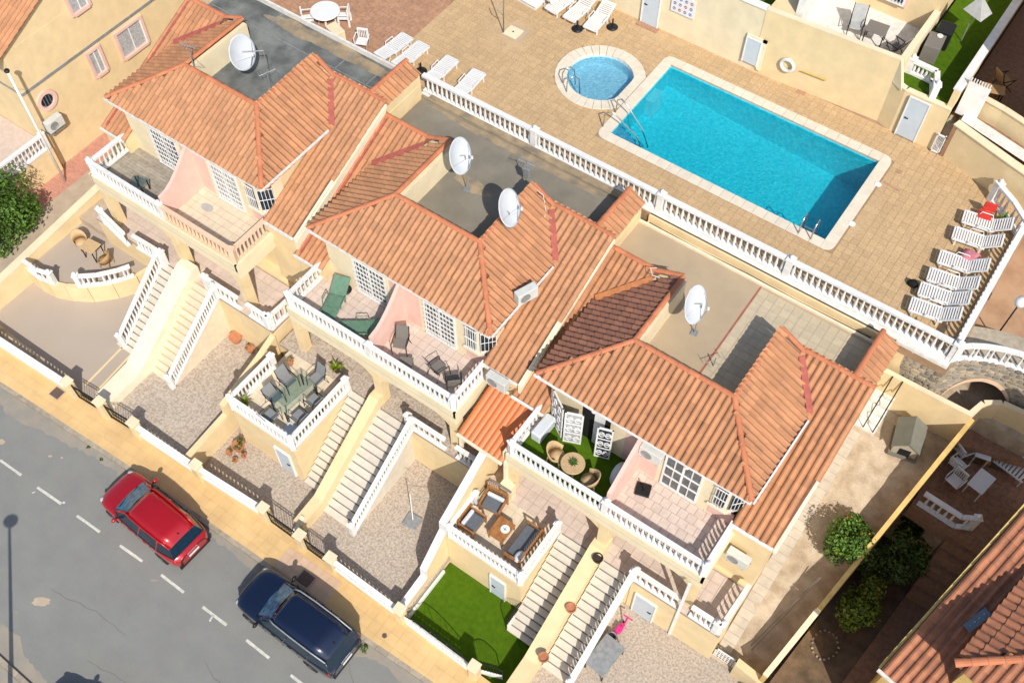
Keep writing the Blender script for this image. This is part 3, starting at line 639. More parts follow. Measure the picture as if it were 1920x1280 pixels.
def door(name, a, b, h, mt, label, cat='door', handle=True, hs=1, th=.05, frame='white'):
    a = Vector(a); b = Vector(b); d = (b-a).normalized(); n = Vector((d.y,-d.x,0)); L = (b-a).length
    t = thing(name, a, label, cat) if label else None
    m = MB(); z = a.z
    def slab(u0, u1, z0, z1, o0, o1, mm): mm.prism([((a+d*u0+n*o0).x,(a+d*u0+n*o0).y),((a+d*u1+n*o0).x,(a+d*u1+n*o0).y),((a+d*u1+n*o1).x,(a+d*u1+n*o1).y),((a+d*u0+n*o1).x,(a+d*u0+n*o1).y)], z0, z1)
    slab(.05, L-.05, z+.02, z+h-.05, -.01, th, m); m.obj('leaf', mt, t)
    f = MB(); slab(0, .05, z, z+h, -.01, th+.02, f); slab(L-.05, L, z, z+h, -.01, th+.02, f); slab(.05, L-.05, z+h-.05, z+h, -.01, th+.02, f); f.obj('frame', frame, t)
    if handle:
        k = MB(); hx = .14 if hs > 0 else L-.14; p = a+d*hx+n*(th+.03)+Vector((0,0,h*.48)); k.beam(p, p+d*.13*hs, .03, .03); k.beam(p-n*.04, p, .04, .04); k.obj('handle', 'dark_metal', t)
    return t
door('door', (-16.05,32.36,8.42), (-15.2,32.36,8.42), 2.0, 'door_blue', 'pale blue door with dark step at the top of the pool wall')
tag(MB().box(-16.1,32.05,8.395,-15.1,32.36,8.44).obj('door_step', 'deck_red'), 'dark red step below the pale blue door', 'doorstep')
t = door('hatch_door', (-11.25,32.34,8.75), (-10.55,32.34,8.75), 1.25, 'door_blue', 'small white hatch door with a recess in the pool wall', handle=False)
MB().box(-10.55,32.3,8.62,-10.38,32.37,10.12).box(-11.25,32.3,10.0,-10.38,32.37,10.12).obj('recess', 'cream', t)
door('door', (-4.5,32.47,8.45), (-3.66,32.46,8.45), 1.95, 'door_blue', 'pale grey door in the slanted wall right of the life ring')
c = Vector((-9.29,32.47,9.50)); t = thing('life_ring', (-9.4,32.45,9.4), 'round off-white life ring hung on the yellow pool wall', 'life ring')
m = MB(); R, r = .27, .075; vs = []; 
for i in range(20):
    for j in range(8): a = 2*math.pi*i/20; b = 2*math.pi*j/8; vs.append((-9.35+(R+r*math.cos(b))*math.cos(a), 32.36+r*math.sin(b), 9.42+(R+r*math.cos(b))*math.sin(a)))
m.add(vs, [(i*8+j, ((i+1)%20)*8+j, ((i+1)%20)*8+(j+1)%8, i*8+(j+1)%8) for i in range(20) for j in range(8)]); m.obj('ring', 'white_old', t, True); MB().box(-9.39,32.38,9.65,-9.31,32.46,9.72).obj('hook', 'white', t)
tag(MB().tube([(-8.75,32.4,9.42),(-7.7,32.47,9.42)], .025, 6).obj('rescue_pole', 'yellow_gas'), 'thin yellow rescue pole hung beside the life ring', 'pole')
t = thing('rules_sign', (-14.4,32.36,10.3), 'white sign with rows of small icons on the pool wall', 'sign')
a = Vector((-14.13,32.06,10.60)); MB().box(-14.75,32.33,9.6,-13.65,32.37,10.5).obj('board', 'plastic', t, bevel=.01)
for i in range(4):
    for j in range(3):
        x = -14.58+i*.25; z = 10.3-j*.26
        m = MB(); m.M = Matrix.Translation((x,32.33,z)) @ Matrix.Rotation(math.pi/2, 4, 'X'); m.lathe([(.07,0),(.07,.006),(.005,.007)], n=12); m.M = None; m.obj('icon', 'print_blue' if (i+j) % 3 else 'print_red', t)
        m = MB(); m.box(x-.05, 32.318, z-.012, x+.05, 32.326, z+.012); m.obj('icon_bar', 'plastic', t)
# terrace with loungers, behind the wall
def building(name, label, parts):
    t = thing(name, parts[0][1][:3], label, 'house')
    for nm, b, mt in parts: MB().box(*b).obj(nm, mt, t)
    return t
hb = building('terrace_house', 'yellow house beyond the pool terrace with a white barred window', [('wall', (-9.35,36.1,10.3,-5.3,44,16), 'yellow'),('side_wall', (-5.45,32.95,10.3,-5.2,36.1,11.5), 'yellow_pale'),('side_wall', (-9.75,32.85,10.3,-9.5,44,12.2), 'white')])
m = MB(); 
m.box(-8.0,36.02,11.1,-6.5,36.12,12.6); fr = m.obj('window', 'pink', hb); MB().box(-7.9,35.98,11.2,-6.6,36.04,12.5).obj('frame', 'white', fr)
m = MB()
for i in range(2):
    for j in range(2): m.box(-7.82+i*.64, 35.96, 11.3+j*.6, -7.32+i*.64, 35.985, 11.8+j*.6)
m.obj('pane', 'glass_dark', fr)
m = MB()
for i in range(10): m.box(-7.85+i*.135, 35.9, 11.25, -7.83+i*.135, 35.93, 12.45)
m.box(-7.9,35.88,11.22,-6.6,35.92,11.26).box(-7.9,35.88,11.8,-6.6,35.92,11.83); m.obj('bar', 'white', fr)
MB().box(-9.4,36.06,10.45,-8.9,36.12,12.6).obj('door', 'pane', hb)
tag(MB().box(-10.72,32.64,10.4,-9.76,45,11.46).obj('wall_block', 'yellow'), 'broad yellow wall block between the pool wall and the terrace beyond', 'wall')
struct(MB().box(-24,33.0,10.45,-11.0,45,10.47).obj('upper_lawn', 'turf'))
struct(MB().box(-9.5,32.9,10.455,-5.45,36.1,10.47).obj('terrace_floor', 'white_old'))
balt = long_balustrade('lawn_balustrade', [(-5.1,33.55,10.45),(-4.1,33.5,10.45),(-3.8,32.75,10.45)], 'short white balustrade closing the strip of lawn above the grey door', [0,2], .62, .15)
wallpts('garden_wall', [(-2.95,32.6),(-2.95,45)], 9.8, 11.3, .22, 'yellow', 'yellow wall with a white top between the lawn and the brown yard', cap='white')
wallpts('garden_wall', [(-2.7,33.5),(-1.35,33.3),(-0.2,33.0),(8,31.2)], 9.85, 10.75, .15, 'yellow', 'low yellow wall in front of the sunken brown yard at top right', cap='yellow_pale')
building('corner_house', 'yellow house corner with a pink framed window at the top right edge', [('wall', (-0.55,33.25,9.8,6,44,15), 'yellow'),('window', (-0.15,33.2,10.6,1.0,33.27,11.8), 'pink'),('pane', (-0.03,33.17,10.72,.9,33.22,11.68), 'glass_dark')])
t = thing('yard_gate', (-2.5,33.2,9.9), 'white sheet gate at the entrance of the brown yard at top right', 'gate'); MB().box(-2.85,33.1,9.95,-2.05,33.16,11.5).obj('panel', 'white', t)
for i in range(8): MB().box(-2.83+i*.1,33.1,11.5,-2.79+i*.1,33.14,11.68).obj('spike', 'white', t)
t = thing('pool_gate', (-3.0,32.42,8.45), 'white barred gate at the foot of the steps to the right of the pool', 'gate'); MB().box(-3.0,32.36,8.47,-2.65,32.4,8.53).box(-3.0,32.36,9.3,-2.65,32.4,9.36).box(-3.0,32.36,8.45,-2.96,32.4,9.4).box(-2.69,32.36,8.45,-2.65,32.4,9.4).obj('frame', 'white', t)
for i in range(6): MB().box(-2.94+i*.05,32.37,8.5,-2.925+i*.05,32.39,9.32).obj('bar', 'white', t)
t = thing('steps', (-2.8,32.6,8.4), 'white steps climbing behind the white gate', 'steps')
for i in range(7): MB().box(-2.95,32.5+i*.2,8.3,-2.62,32.9+i*.2,8.6+i*.2).obj('tread', 'white_old', t)
struct(MB().add([(-2.5,32.75,10.05),(8,30.1,10.05),(8,30.6,10.05),(-2.5,33.3,10.05)], [(0,1,2,3)]).obj('upper_path', 'white_old'))
# ================================================================ THE THREE TERRACED HOUSES
ROOFZ = lambda v: 8.85 - 0.45*(20.9 - v)          # the two long lean-to slopes beside each hipped roof
def grille_door(parent, u0, u1, v, z, h, name='door', cols=2, rows=3, bars=True, dark='pane', frame='white'):
    """double leaf glazed door behind a white grille, flat against the wall plane at v"""
    f = MB().box(u0,v-.05,z,u0+.07,v,z+h).box(u1-.07,v-.05,z,u1,v,z+h).box(u0+.07,v-.05,z+h-.07,u1-.07,v,z+h).box((u0+u1)/2-.04,v-.05,z,(u0+u1)/2+.04,v,z+h-.07).box(u0+.07,v-.05,z,(u0+u1)/2-.04,v,z+.12).box((u0+u1)/2+.04,v-.05,z,u1-.07,v,z+.12).obj(name, frame, parent)
    MB().box(u0+.07,v-.02,z+.12,u1-.07,v-.005,z+h-.07).obj('pane', dark, f)
    if bars:
        g = MB(); n = 9
        for i in range(1, n): x = lerp(u0+.05, u1-.05, i/n); g.box(x-.011, v-.10, z+.05, x+.011, v-.08, z+h-.03)
        for i in range(rows*2): zz = lerp(z+.08, z+h-.05, i/(rows*2-1)); g.box(u0+.03, v-.11, zz-.016, u1-.03, v-.075, zz+.016)
        g.obj('grille', frame, f)
    else:
        g = MB()
        for i in range(1, rows): zz = lerp(z+.12, z+h-.07, i/rows); g.box(u0+.07, v-.055, zz-.03, u1-.07, v-.022, zz+.03)
        for q in (.27, .73): x = lerp(u0, u1, q); g.box(x-.02, v-.05, z+.12, x+.02, v-.022, z+h-.07)
        g.obj('glazing_bar', frame, f)
    return f
def house(o, z, k, label):
    t = thing('terraced_house', (o-5.5, 13.2, z), label, 'house', 'terraced houses between the street and the pool')
    X = lambda p: (p[0]+o, p[1], p[2]+z)
    wallm = 'yellow_pale'
    # ---- walls
    A = [(-9.8,15.43,8.1),(-1.69,15.48,8.1),(-3.78,17.8,9.2),(-7.5,17.8,9.2)]
    Bp = [(-9.8,15.43,8.1),(-7.5,17.8,9.2),(-7.5,21.0,9.2),(-8.55,20.55,8.69),(-9.85,19.2,8.08)]
    Cp = [(-1.69,15.48,8.1),(-1.58,19.3,8.13),(-2.6,20.55,8.69),(-3.75,21.05,9.2),(-3.78,17.8,9.2)]
    D_ = [(-10.62,15.2,ROOFZ(15.2)),(-9.25,15.2,ROOFZ(15.2)),(-9.25,18.9,ROOFZ(18.9)),(-9.85,19.2,ROOFZ(19.2)),(-8.55,20.55,ROOFZ(20.55)),(-8.3,20.95,ROOFZ(20.95)),(-10.62,20.95,ROOFZ(20.95))]
    E_ = [(-1.95,15.35,ROOFZ(15.35)),(-.42,15.35,ROOFZ(15.35)),(-.22,20.95,ROOFZ(20.95)),(-2.9,20.95,ROOFZ(20.95)),(-2.6,20.55,ROOFZ(20.55)),(-1.6,19.3,ROOFZ(19.3)),(-1.95,18.9,ROOFZ(18.9))]
    fz = 5.5 + z; m = MB()
    def und(poly, zb, drop=.06): m.under([X((p[0],p[1],p[2]-drop)) for p in poly], zb+z)
    und([(-9.3,15.7,8.2),(-2.9,15.7,8.2),(-2.9,15.7,8.2),(-3.78,17.8,9.2),(-7.5,17.8,9.2)], 5.2)
    und([(-9.3,15.7,8.2),(-7.5,17.8,9.2),(-7.5,21.0,9.2),(-9.3,20.9,8.6)], 5.2, .12)
    und([(-2.9,15.7,8.2),(-1.95,16.6,8.2),(-1.95,20.9,8.4),(-3.78,21.0,9.2),(-3.78,17.8,9.2)], 5.2, .12)
    und([(-10.6,15.25,ROOFZ(15.25)),(-9.3,15.25,ROOFZ(15.25)),(-9.3,20.9,ROOFZ(20.9)),(-10.6,20.9,ROOFZ(20.9))], 2.6)
    und([(-1.95,15.4,ROOFZ(15.4)),(-.48,15.4,ROOFZ(15.4)),(-.35,20.9,ROOFZ(20.9)),(-1.95,20.9,ROOFZ(20.9))], 2.6)
    m.box(-9.3+o,15.7,2.6+z,-1.95+o,23.2,5.2+z).box(-7.5+o,17.7,5.2+z,-3.78+o,21.0,7.98+z).box(-10.58+o,20.9,2.6+z,-.4+o,23.2,7.98+z)
    m.box(-10.6+o,13.25,-0.6+z,-.46+o,23.2,2.45+z).box(-10.6+o,15.25,2.45+z,-.46+o,23.2,2.7+z)
    m.obj('wall', 'yellow', t)
    MB().box(-7.5+o,17.95,8.0+z,-7.36+o,21.02,9.06+z).obj('wall', 'yellow_pale', t)          # inner parapet seen from the flat roof
    # coloured facade sheets of the balcony: pink corners, pale yellow round the doors
    MB().box(-9.3+o,15.66,fz,-6.3+o,15.7,8.05+z).obj('facade_panel', 'yellow_pale', t); MB().box(-4.95+o,15.66,fz,-2.9+o,15.7,8.05+z).obj('facade', 'yellow_pale', t)
    MB().box(-6.3+o,15.655,fz,-4.95+o,15.7,8.05+z).obj('facade_panel', 'pink', t); MB().box(-2.9+o,15.645,fz,-2.0+o,15.7,fz+.7).obj('facade_panel', 'pink', t)
    # ---- flat roof
    fr = MB().box(-10.55+o,21.0,7.98+z,-1.0+o,23.22,8.02+z).box(-7.36+o,17.85,7.98+z,-3.85+o,21.0,8.02+z).obj('flat_roof', ('roof_dark','roof_grey','roof_sand')[k], t)
    MB().box(-10.6+o,23.15,7.9+z,-.95+o,23.24,(8.12 if k else 8.25)+z).obj('parapet', ('white_old','roof_stain','cream')[k], t)
    # ---- tiled roof
    roof = MB(); bag = []; mf, mb, mc, md, me = (('terracotta_worn','terracotta','terracotta','terracotta','terracotta_worn'),('terracotta_worn','terracotta_worn','terracotta','terracotta','terracotta_worn'),('terracotta','terracotta_shade','terracotta','terracotta','terracotta'))[k]
    r_ = bpy.data.objects.new('roof', None); COL.objects.link(r_); r_.parent = t; r_.matrix_parent_inverse = t.matrix_basis.inverted()
    u_ = MB()
    for poly, dn, mt in ((A,(0,-1),mf),(Bp,(-1,0),mb),(Cp,(1,0),mc),(D_,(0,-1),md),(E_,(0,-1),me)):
        roof_plane([X(p) for p in poly], dn, r_, mt, bag, under_mb=u_)
    F = [(-1.0,20.95,8.93),(-.93,23.15,8.93),(-.32,23.15,8.6),(-.36,20.95,8.6)]
    roof_plane([X(p) for p in F], (1,0), r_, 'terracotta', bag, under_mb=u_)
    u_.obj('roof_deck', 'roof_under', r_); flush_tiles(bag, r_, 300)
    MB().box(-1.0+o,20.95,7.9+z,-.42+o,23.2,8.55+z).box(-1.02+o,20.95,8.5+z,-.93+o,23.18,8.9+z).obj('parapet', 'yellow', t)
    R = lambda a, b, mt='ridge', r=.105: ridge(X(a), X(b), r_, mt, r)
    R((-7.5,17.8,9.22),(-3.78,17.8,9.22)); R((-9.8,15.43,8.12),(-7.5,17.8,9.22)); R((-1.69,15.48,8.12),(-3.78,17.8,9.22)); R((-7.5,17.8,9.22),(-7.5,21.0,9.22)); R((-3.78,17.8,9.22),(-3.75,21.05,9.22))
    R((-10.6,20.95,8.88),(-8.5,20.95,8.88)); R((-8.5,20.95,8.88),(-7.5,21.05,9.22)); R((-3.75,21.05,9.22),(-2.75,20.9,8.87)); R((-2.75,20.95,8.88),(-.25,20.95,8.88)); R((-.97,20.95,8.95),(-.95,23.15,8.95))
    vm = 'valley_orange' if k == 2 else 'valley_red'
    MB().beam(X((-2.75,20.7,8.80)), X((-1.6,19.3,8.22)), .22, .09).obj('valley_flashing', 'valley_red', r_)
    MB().beam(X((-8.45,20.6,8.80)), X((-9.85,19.15,8.17)), .2, .09).obj('valley_flashing', vm, r_)
    MB().beam(X((-10.5,20.8,ROOFZ(20.8)+.03)), X((-10.5,15.3,ROOFZ(15.3)+.03)), .22, .04).obj('verge_mortar', ('valley_red','valley_red','orange_roof')[k], r_)
    MB().beam(X((-.26,20.95,8.60)), X((-.33,15.3,6.08)), .12, .16).obj('verge', 'cream', r_)
    if k < 2:
        m = MB(); m.add([X(p) for p in ((-.30,15.3,5.5),(-.30,20.95,8.0),(-.30,20.95,8.86),(-.30,15.3,6.36),(-.40,15.3,5.5),(-.40,20.95,8.0),(-.40,20.95,8.86),(-.40,15.3,6.36))], [(0,1,2,3),(7,6,5,4),(3,2,6,7),(0,3,7,4),(1,5,6,2)]); m.obj('side_wall', 'cream', t)
    # gutters
    gm = 'white' if k == 2 else 'white_old'
    MB().beam(X((-9.85,15.38,8.02)), X((-1.65,15.42,8.02)), .09, .09).beam(X((-1.58,15.42,8.10)), X((-1.50,19.0,8.22)), .06, .08).obj('gutter', gm, t)
    MB().beam(X((-1.95,15.26,6.3)), X((-.42,15.26,6.3)), .09, .09).beam(X((-10.6,15.1,6.24)), X((-9.25,15.1,6.24)), .08, .08).obj('gutter', gm, t)
    # ---- balcony
    MB().box(-9.72+o,13.48,4.75+z,-1.78+o,15.7,5.47+z).obj('balcony_slab', wallm, t)
    MB().box(-9.7+o,13.42,5.23+z,-1.76+o,13.5,5.62+z).box(-9.78+o,13.42,5.23+z,-9.66+o,15.5,5.62+z).box(-1.86+o,13.42,5.23+z,-1.74+o,15.4,5.62+z).obj('balcony_kerb', wallm, t)
    MB().box(-9.68+o,13.435,5.17+z,-1.78+o,13.48,5.2+z).obj('drip_groove', 'grey_cloth', t)
    MB().box(-9.6+o,13.46,4.75+z,-1.8+o,13.52,5.17+z).obj('lintel', wallm, t)
    if k == 0:
        fl = MB().box(-9.6+o,13.6,5.46+z,-5.75+o,15.66,5.48+z).obj('balcony_floor', 'roof_under', t)
        tiling(fl, 'floor_board', [(-9.6+o,13.6),(-5.75+o,13.6),(-5.75+o,15.66),(-9.6+o,15.66)], .9, .13, 5.48+z, 'deck_wood', .008, .02, stag=True)
    elif k == 2: fl = MB().box(-9.6+o,13.55,5.46+z,-5.75+o,15.66,5.505+z).obj('artificial_lawn', 'turf', t)
    else:
        fl = MB().box(-9.6+o,13.6,5.46+z,-5.75+o,15.66,5.48+z).obj('balcony_floor', 'tile_joint', t)
        tiling(fl, 'floor_tile', [(-9.6+o,13.6),(-5.75+o,13.6),(-5.75+o,15.66),(-9.6+o,15.66)], .33, .33, 5.48+z, 'tile_beige', .014, .014, 200)
    fl = MB().box(-5.65+o,13.6,5.46+z,-1.9+o,15.66,5.48+z).obj('balcony_floor', 'tile_joint', t)
    tiling(fl, 'floor_tile', [(-5.65+o,13.6),(-1.9+o,13.6),(-1.9+o,15.66),(-5.65+o,15.66)], .33, .33, 5.48+z, 'tile_cream' if k == 0 else 'tile_beige', .014, .014, 200, rot=0 if k != 2 else 0.0, stag=(k == 2))
    h = .84; b = lambda pts, **kw: balustrade(t, [X(p) for p in pts], h, **kw)
    b([(-9.5,15.5,5.56),(-9.5,13.56,5.56),(-5.68,13.56,5.56)], posts=[1,2], step=.205)
    if k == 0: b([(-5.68,13.56,5.56),(-1.9,13.56,5.56),(-1.9,15.35,5.56)], posts=[1], step=.205, mt='peach', finial=False)
    else: b([(-5.68,13.56,5.56),(-1.9,13.56,5.56),(-1.9,15.4,5.56)], posts=[1], step=.205)
    # curved dividing wall
    pts = [(13.62,5.48),(15.66,5.48),(15.66,8.0)] + [(15.66-1.95*q, 8.0-1.35*math.sin(q*math.pi/2)**1.15 if k < 2 else 8.0-1.2*q) for q in (.1,.2,.35,.5,.65,.8,1.0)]
    m = MB(); n = len(pts); vs = [(-5.76+o, p[0], p[1]+z) for p in pts] + [(-5.62+o, p[0], p[1]+z) for p in pts]
    m.add(vs, [tuple(range(n)), tuple(range(2*n-1,n-1,-1))]+[(i,i+n,(i+1)%n+n,(i+1)%n) for i in range(n)]); m.obj('dividing_wall', 'pink', t)
    # doors and windows of the balcony
    if k < 2:
        d = grille_door(t, -8.0+o, -6.5+o, 15.66, fz, 2.1, rows=4); grille_door(t, -4.75+o, -3.35+o, 15.66, fz, 2.1, rows=4, dark='curtain' if k == 0 else 'pane')
        MB().box(-8.1+o,15.63,fz,-8.0+o,15.66,fz+2.2).box(-6.5+o,15.63,fz,-6.4+o,15.66,fz+2.2).box(-8.1+o,15.63,fz+2.1,-6.4+o,15.66,fz+2.2).obj('door_surround', 'cream', d)
    else:
        grille_door(t, -4.75+o, -3.35+o, 15.66, fz, 2.1, rows=3, bars=False)
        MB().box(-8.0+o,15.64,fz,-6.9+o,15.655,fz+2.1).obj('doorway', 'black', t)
        MB().box(-7.5+o,15.6,fz,-7.1+o,15.63,fz+2.1).obj('curtain', 'white', t)
        def leaf(a, bb, label, dark):          # open glazed leaf with a decorative grille, standing off the wall
            a = Vector(X(a)); bb = Vector(X(bb)); d = (bb-a).normalized(); n_ = Vector((-d.y,d.x,0)); L = (bb-a).length
            q = MB().beam(a, a+Vector((0,0,2.05)), .05, .05) ; q = MB()
            for s0, s1, zz0, zz1 in ((0,L,0,.07),(0,L,1.98,2.05),(0,L,.66,.71),(0,L,1.3,1.35)): q.prism([((a+d*s0+n_*w_).x,(a+d*s0+n_*w_).y) for w_ in (-.025,.025)] + [((a+d*s1+n_*w_).x,(a+d*s1+n_*w_).y) for w_ in (.025,-.025)], a.z+zz0, a.z+zz1)
            for s0 in (0, L-.06): q.prism([((a+d*s0+n_*w_).x,(a+d*s0+n_*w_).y) for w_ in (-.027,.027)] + [((a+d*(s0+.06)+n_*w_).x,(a+d*(s0+.06)+n_*w_).y) for w_ in (.027,-.027)], a.z, a.z+2.05)
            ob = q.obj('open_door_leaf', 'white', t, label=label)
            q = MB(); q.prism([((a+d*.06+n_*w_).x,(a+d*.06+n_*w_).y) for w_ in (-.008,.008)] + [((a+d*(L-.06)+n_*w_).x,(a+d*(L-.06)+n_*w_).y) for w_ in (.008,-.008)], a.z+.07, a.z+1.98); q.obj('pane', dark, ob)
            for c_ in (.38, 1.02, 1.66):
                for s0 in (.3, .7):
                    q = MB(); cc = a + d*(L*s0) + n_*-.03 + Vector((0,0,c_)); q.tube([cc + d*(.1*math.cos(w_)) + Vector((0,0,.15*math.sin(w_))) for w_ in [i*math.pi/4 for i in range(9)]], .018, 5); q.beam(cc-d*.14, cc+d*.14, .03, .03); q.obj('scroll', 'white', ob)
        leaf((-8.35,15.05,5.5),(-7.75,15.3,5.5), 'open glazed door leaf on the left, patterned with flowers', 'curtain'); leaf((-7.15,15.2,5.5),(-6.62,15.38,5.5), 'open door leaf on the right with dark panes', 'glass_dark'); leaf((-9.15,15.55,5.5),(-8.45,15.1,5.5), 'folded glazed leaf against the left wall', 'pane')
    # corner bay with barred windows
    bay = MB(); bay.prism([(-2.9+o,15.66),(-2.35+o,15.66),(-1.9+o,16.15),(-1.9+o,16.6),(-2.9+o,16.6)], fz+.7, 8.0+z); bay.obj('bay', 'yellow_pale', t)
    MB().prism([(-2.98+o,15.56),(-2.3+o,15.56),(-1.8+o,16.12),(-1.8+o,16.6),(-2.98+o,16.6)], fz+.62, fz+.72).prism([(-2.98+o,15.56),(-2.3+o,15.56),(-1.8+o,16.12),(-1.8+o,16.6),(-2.98+o,16.6)], 7.72+z, 7.8+z).obj('window_sill', 'cream', t)
    w_ = MB().box(-2.85+o,15.62,fz+.85,-2.38+o,15.655,fz+2.1).obj('window', 'white', t); MB().box(-2.8+o,15.6,fz+.9,-2.43+o,15.625,fz+2.05).obj('pane', 'glass_dark', w_)
    m = MB()
    for i in range(5): x = -2.82+o+i*.1; m.box(x,15.53,fz+.8,x+.02,15.55,fz+2.12)
    for i in range(3): m.box(-2.86+o,15.525,fz+.85+i*.6,-2.36+o,15.555,fz+.88+i*.6)
    m.obj('grille', 'white', w_)
    w2 = MB(); a = Vector((-2.3+o,15.68,fz+.85)); d = Vector((.38,.41,0)); n_ = Vector((.05,-.045,0)); w2.prism([(a.x,a.y),((a+d).x,(a+d).y),((a+d+n_*.6).x,(a+d+n_*.6).y),((a+n_*.6).x,(a+n_*.6).y)], fz+.85, fz+2.1); w2 = w2.obj('window', 'glass_dark', t)
    m = MB()
    for i in range(5): p = a + d*(i/4) + n_*2.2; m.tube([p, p+Vector((0,0,1.3))], .012, 5)
    for i in range(3): m.tube([a+n_*2.2+Vector((0,0,.1+i*.55)), a+d+n_*2.2+Vector((0,0,.1+i*.55))], .014, 5)
    m.obj('grille', 'white', w2)
    # ---- porch below: floor, posts, arches
    fl = MB().box(-10.55+o,13.2,2.45+z,-.5+o,15.25,2.58+z).obj('porch_floor', 'tile_joint', t)
    tiling(fl, 'floor_tile', [(-10.55+o,13.2),(-.5+o,13.2),(-.5+o,15.25),(-10.55+o,15.25)], .4, .4, 2.58+z, 'gravel' if k == 1 else 'tile_beige', .012, .014, 60)
    for x, w0 in ((-9.72,.34),(-5.75,.38),(-2.15,.34)): MB().box(x+o,13.5,2.58+z,x+w0+o,13.88,4.75+z).obj('porch_pillar', 'yellow', t)
    for x0_, x1_ in ((-9.38,-5.75),(-5.37,-2.15)):      # flat arches between pillars
        m = MB(); n = 10; vs = []
        for i in range(n+1):
            x = lerp(x0_, x1_, i/n); zz = 4.75 - .55*(1-math.sin(math.pi*i/n)**.6); vs += [(x+o,13.52,4.78+z),(x+o,13.52,zz+z),(x+o,13.84,4.78+z),(x+o,13.84,zz+z)]
        m.add(vs, [f for i in range(n) for f in ((4*i,4*i+1,4*i+5,4*i+4),(4*i+2,4*i+6,4*i+7,4*i+3),(4*i+1,4*i+3,4*i+7,4*i+5))]); m.obj('arch', 'yellow', t)
    b([(-4.0,13.28,2.58),(-2.25,13.28,2.58)], posts=[0], step=.24)
    b([(-1.75,13.28,2.58),(-.75,13.28,2.58)], posts=[1], step=.22)
    b([(-.6,13.35,2.58),(-.52,15.1,2.58)], posts=[0], step=.24)
    (MB().box(-2.15+o,13.16,-.3+z,-2.05+o,13.24,5.2+z).obj('downpipe', 'white', t) if k == 2 else None)
    MB().box(-4.0+o,13.21,.05+z,-.5+o,13.26,2.5+z).obj('garden_wall_face', 'yellow', t)
    return t
H0 = house(-20.28, 1.3, 0, 'upper-left terraced house with dark grey tarred flat roof and wooden balcony floor')
H1 = house(-10.05, 0.6, 1, 'middle terraced house with brown-grey flat roof, two dishes and weathered terracotta tiles')
H2 = house(0.0, 0.0, 2, 'lower-right terraced house with sandy flat roof and artificial lawn on its balcony')
# paving of the sandy flat roof and its red joint, stains of the tarred one
t = H2; fr = [c for c in COL.objects if c.parent is H2 and c.name.startswith('flat_roof')][0]
tiling(fr, 'roof_paver', [(-5.3,17.95),(-3.9,17.95),(-3.9,21.0),(-5.3,21.0)], .34, .34, 8.02, 'roof_tile', .012, .012, 200); tiling(fr, 'roof_paver', [(-5.3,21.0),(-1.05,21.0),(-1.05,23.1),(-5.3,23.1)], .34, .34, 8.02, 'roof_tile', .012, .012, 200)
MB().box(-5.36,17.95,8.02,-5.31,23.1,8.035).obj('joint_strip', 'valley_red', fr)
fr0 = [c for c in COL.objects if c.parent is H0 and c.name.startswith('flat_roof')][0]
m = MB(); m.box(-30.8,21.85,9.325,-21.4,21.89,9.335).box(-27.9,21.9,9.325,-27.86,23.1,9.335).box(-24.0,21.0,9.325,-23.96,23.1,9.335).box(-22.4,21.0,9.325,-22.36,22.6,9.335); m.obj('seam', 'galv', fr0)
def polyblob(name, c, rx, ry, mt, parent, z, seed):
    r = random.Random(seed); m = MB(); n = 44; ph = [r.uniform(0, 6.28) for _ in range(4)]; vs = []
    for i in range(n):
        a = 2*math.pi*i/n; k = 1 + .16*math.sin(2*a+ph[0]) + .12*math.sin(5*a+ph[1]) + .08*math.sin(9*a+ph[2]) + r.uniform(-.05,.05); vs.append((c[0]+rx*k*math.cos(a), c[1]+ry*k*math.sin(a), z))
    return m.add(vs, [tuple(range(n))]).obj(name, mt, parent)
polyblob('stain', (-26.4,22.75), 1.6, .38, 'roof_stain', fr0, 9.324, 3); polyblob('stain', (-23.9,22.8), 2.3, .28, 'roof_stain', fr0, 9.3245, 5)
fr1 = [c for c in COL.objects if c.parent is H1 and c.name.startswith('flat_roof')][0]
polyblob('stain', (-15.6,22.95), 3.6, .2, 'roof_stain', fr1, 8.624, 8); polyblob('stain', (-16.3,20.6), .8, .3, 'roof_stain', fr1, 8.6235, 9)
# ================================================================ GARDENS, STAIRS, STREET WALLS
def ground(name, poly, z, mt, label=None):
    o = MB().prism(poly, z-.25, z).obj(name, mt); return struct(o)
ground('brick_forecourt', [(-33.2,7.0),(-25.9,7.55),(-25.9,13.2),(-33.2,13.2)], 1.3, 'paver')
ground('gravel_court', [(-25.9,7.55),(-20.75,7.65),(-20.75,13.25),(-25.9,13.25)], 1.298, 'gravel')
ground('gravel_court', [(-20.75,7.65),(-15.8,7.9),(-15.8,13.25),(-20.75,13.25)], .6, 'gravel')
ground('gravel_court', [(-15.8,7.9),(-10.35,7.9),(-10.35,13.25),(-15.8,13.25)], .598, 'gravel')
lawn = ground('lawn', [(-10.35,7.8),(-5.7,7.8),(-5.7,11.0),(-10.35,11.0)], .0, 'turf')
struct(MB().add([(-10.2,7.2,.3),(-7.45,7.4,.14),(-7.45,7.82,.14),(-10.2,7.82,.3)], [(0,1,2,3)]).obj('lawn_verge', 'turf'))
ground('gravel_court', [(-5.7,7.5),(1.3,7.5),(1.3,13.4),(-5.7,13.4)], -.002, 'gravel')
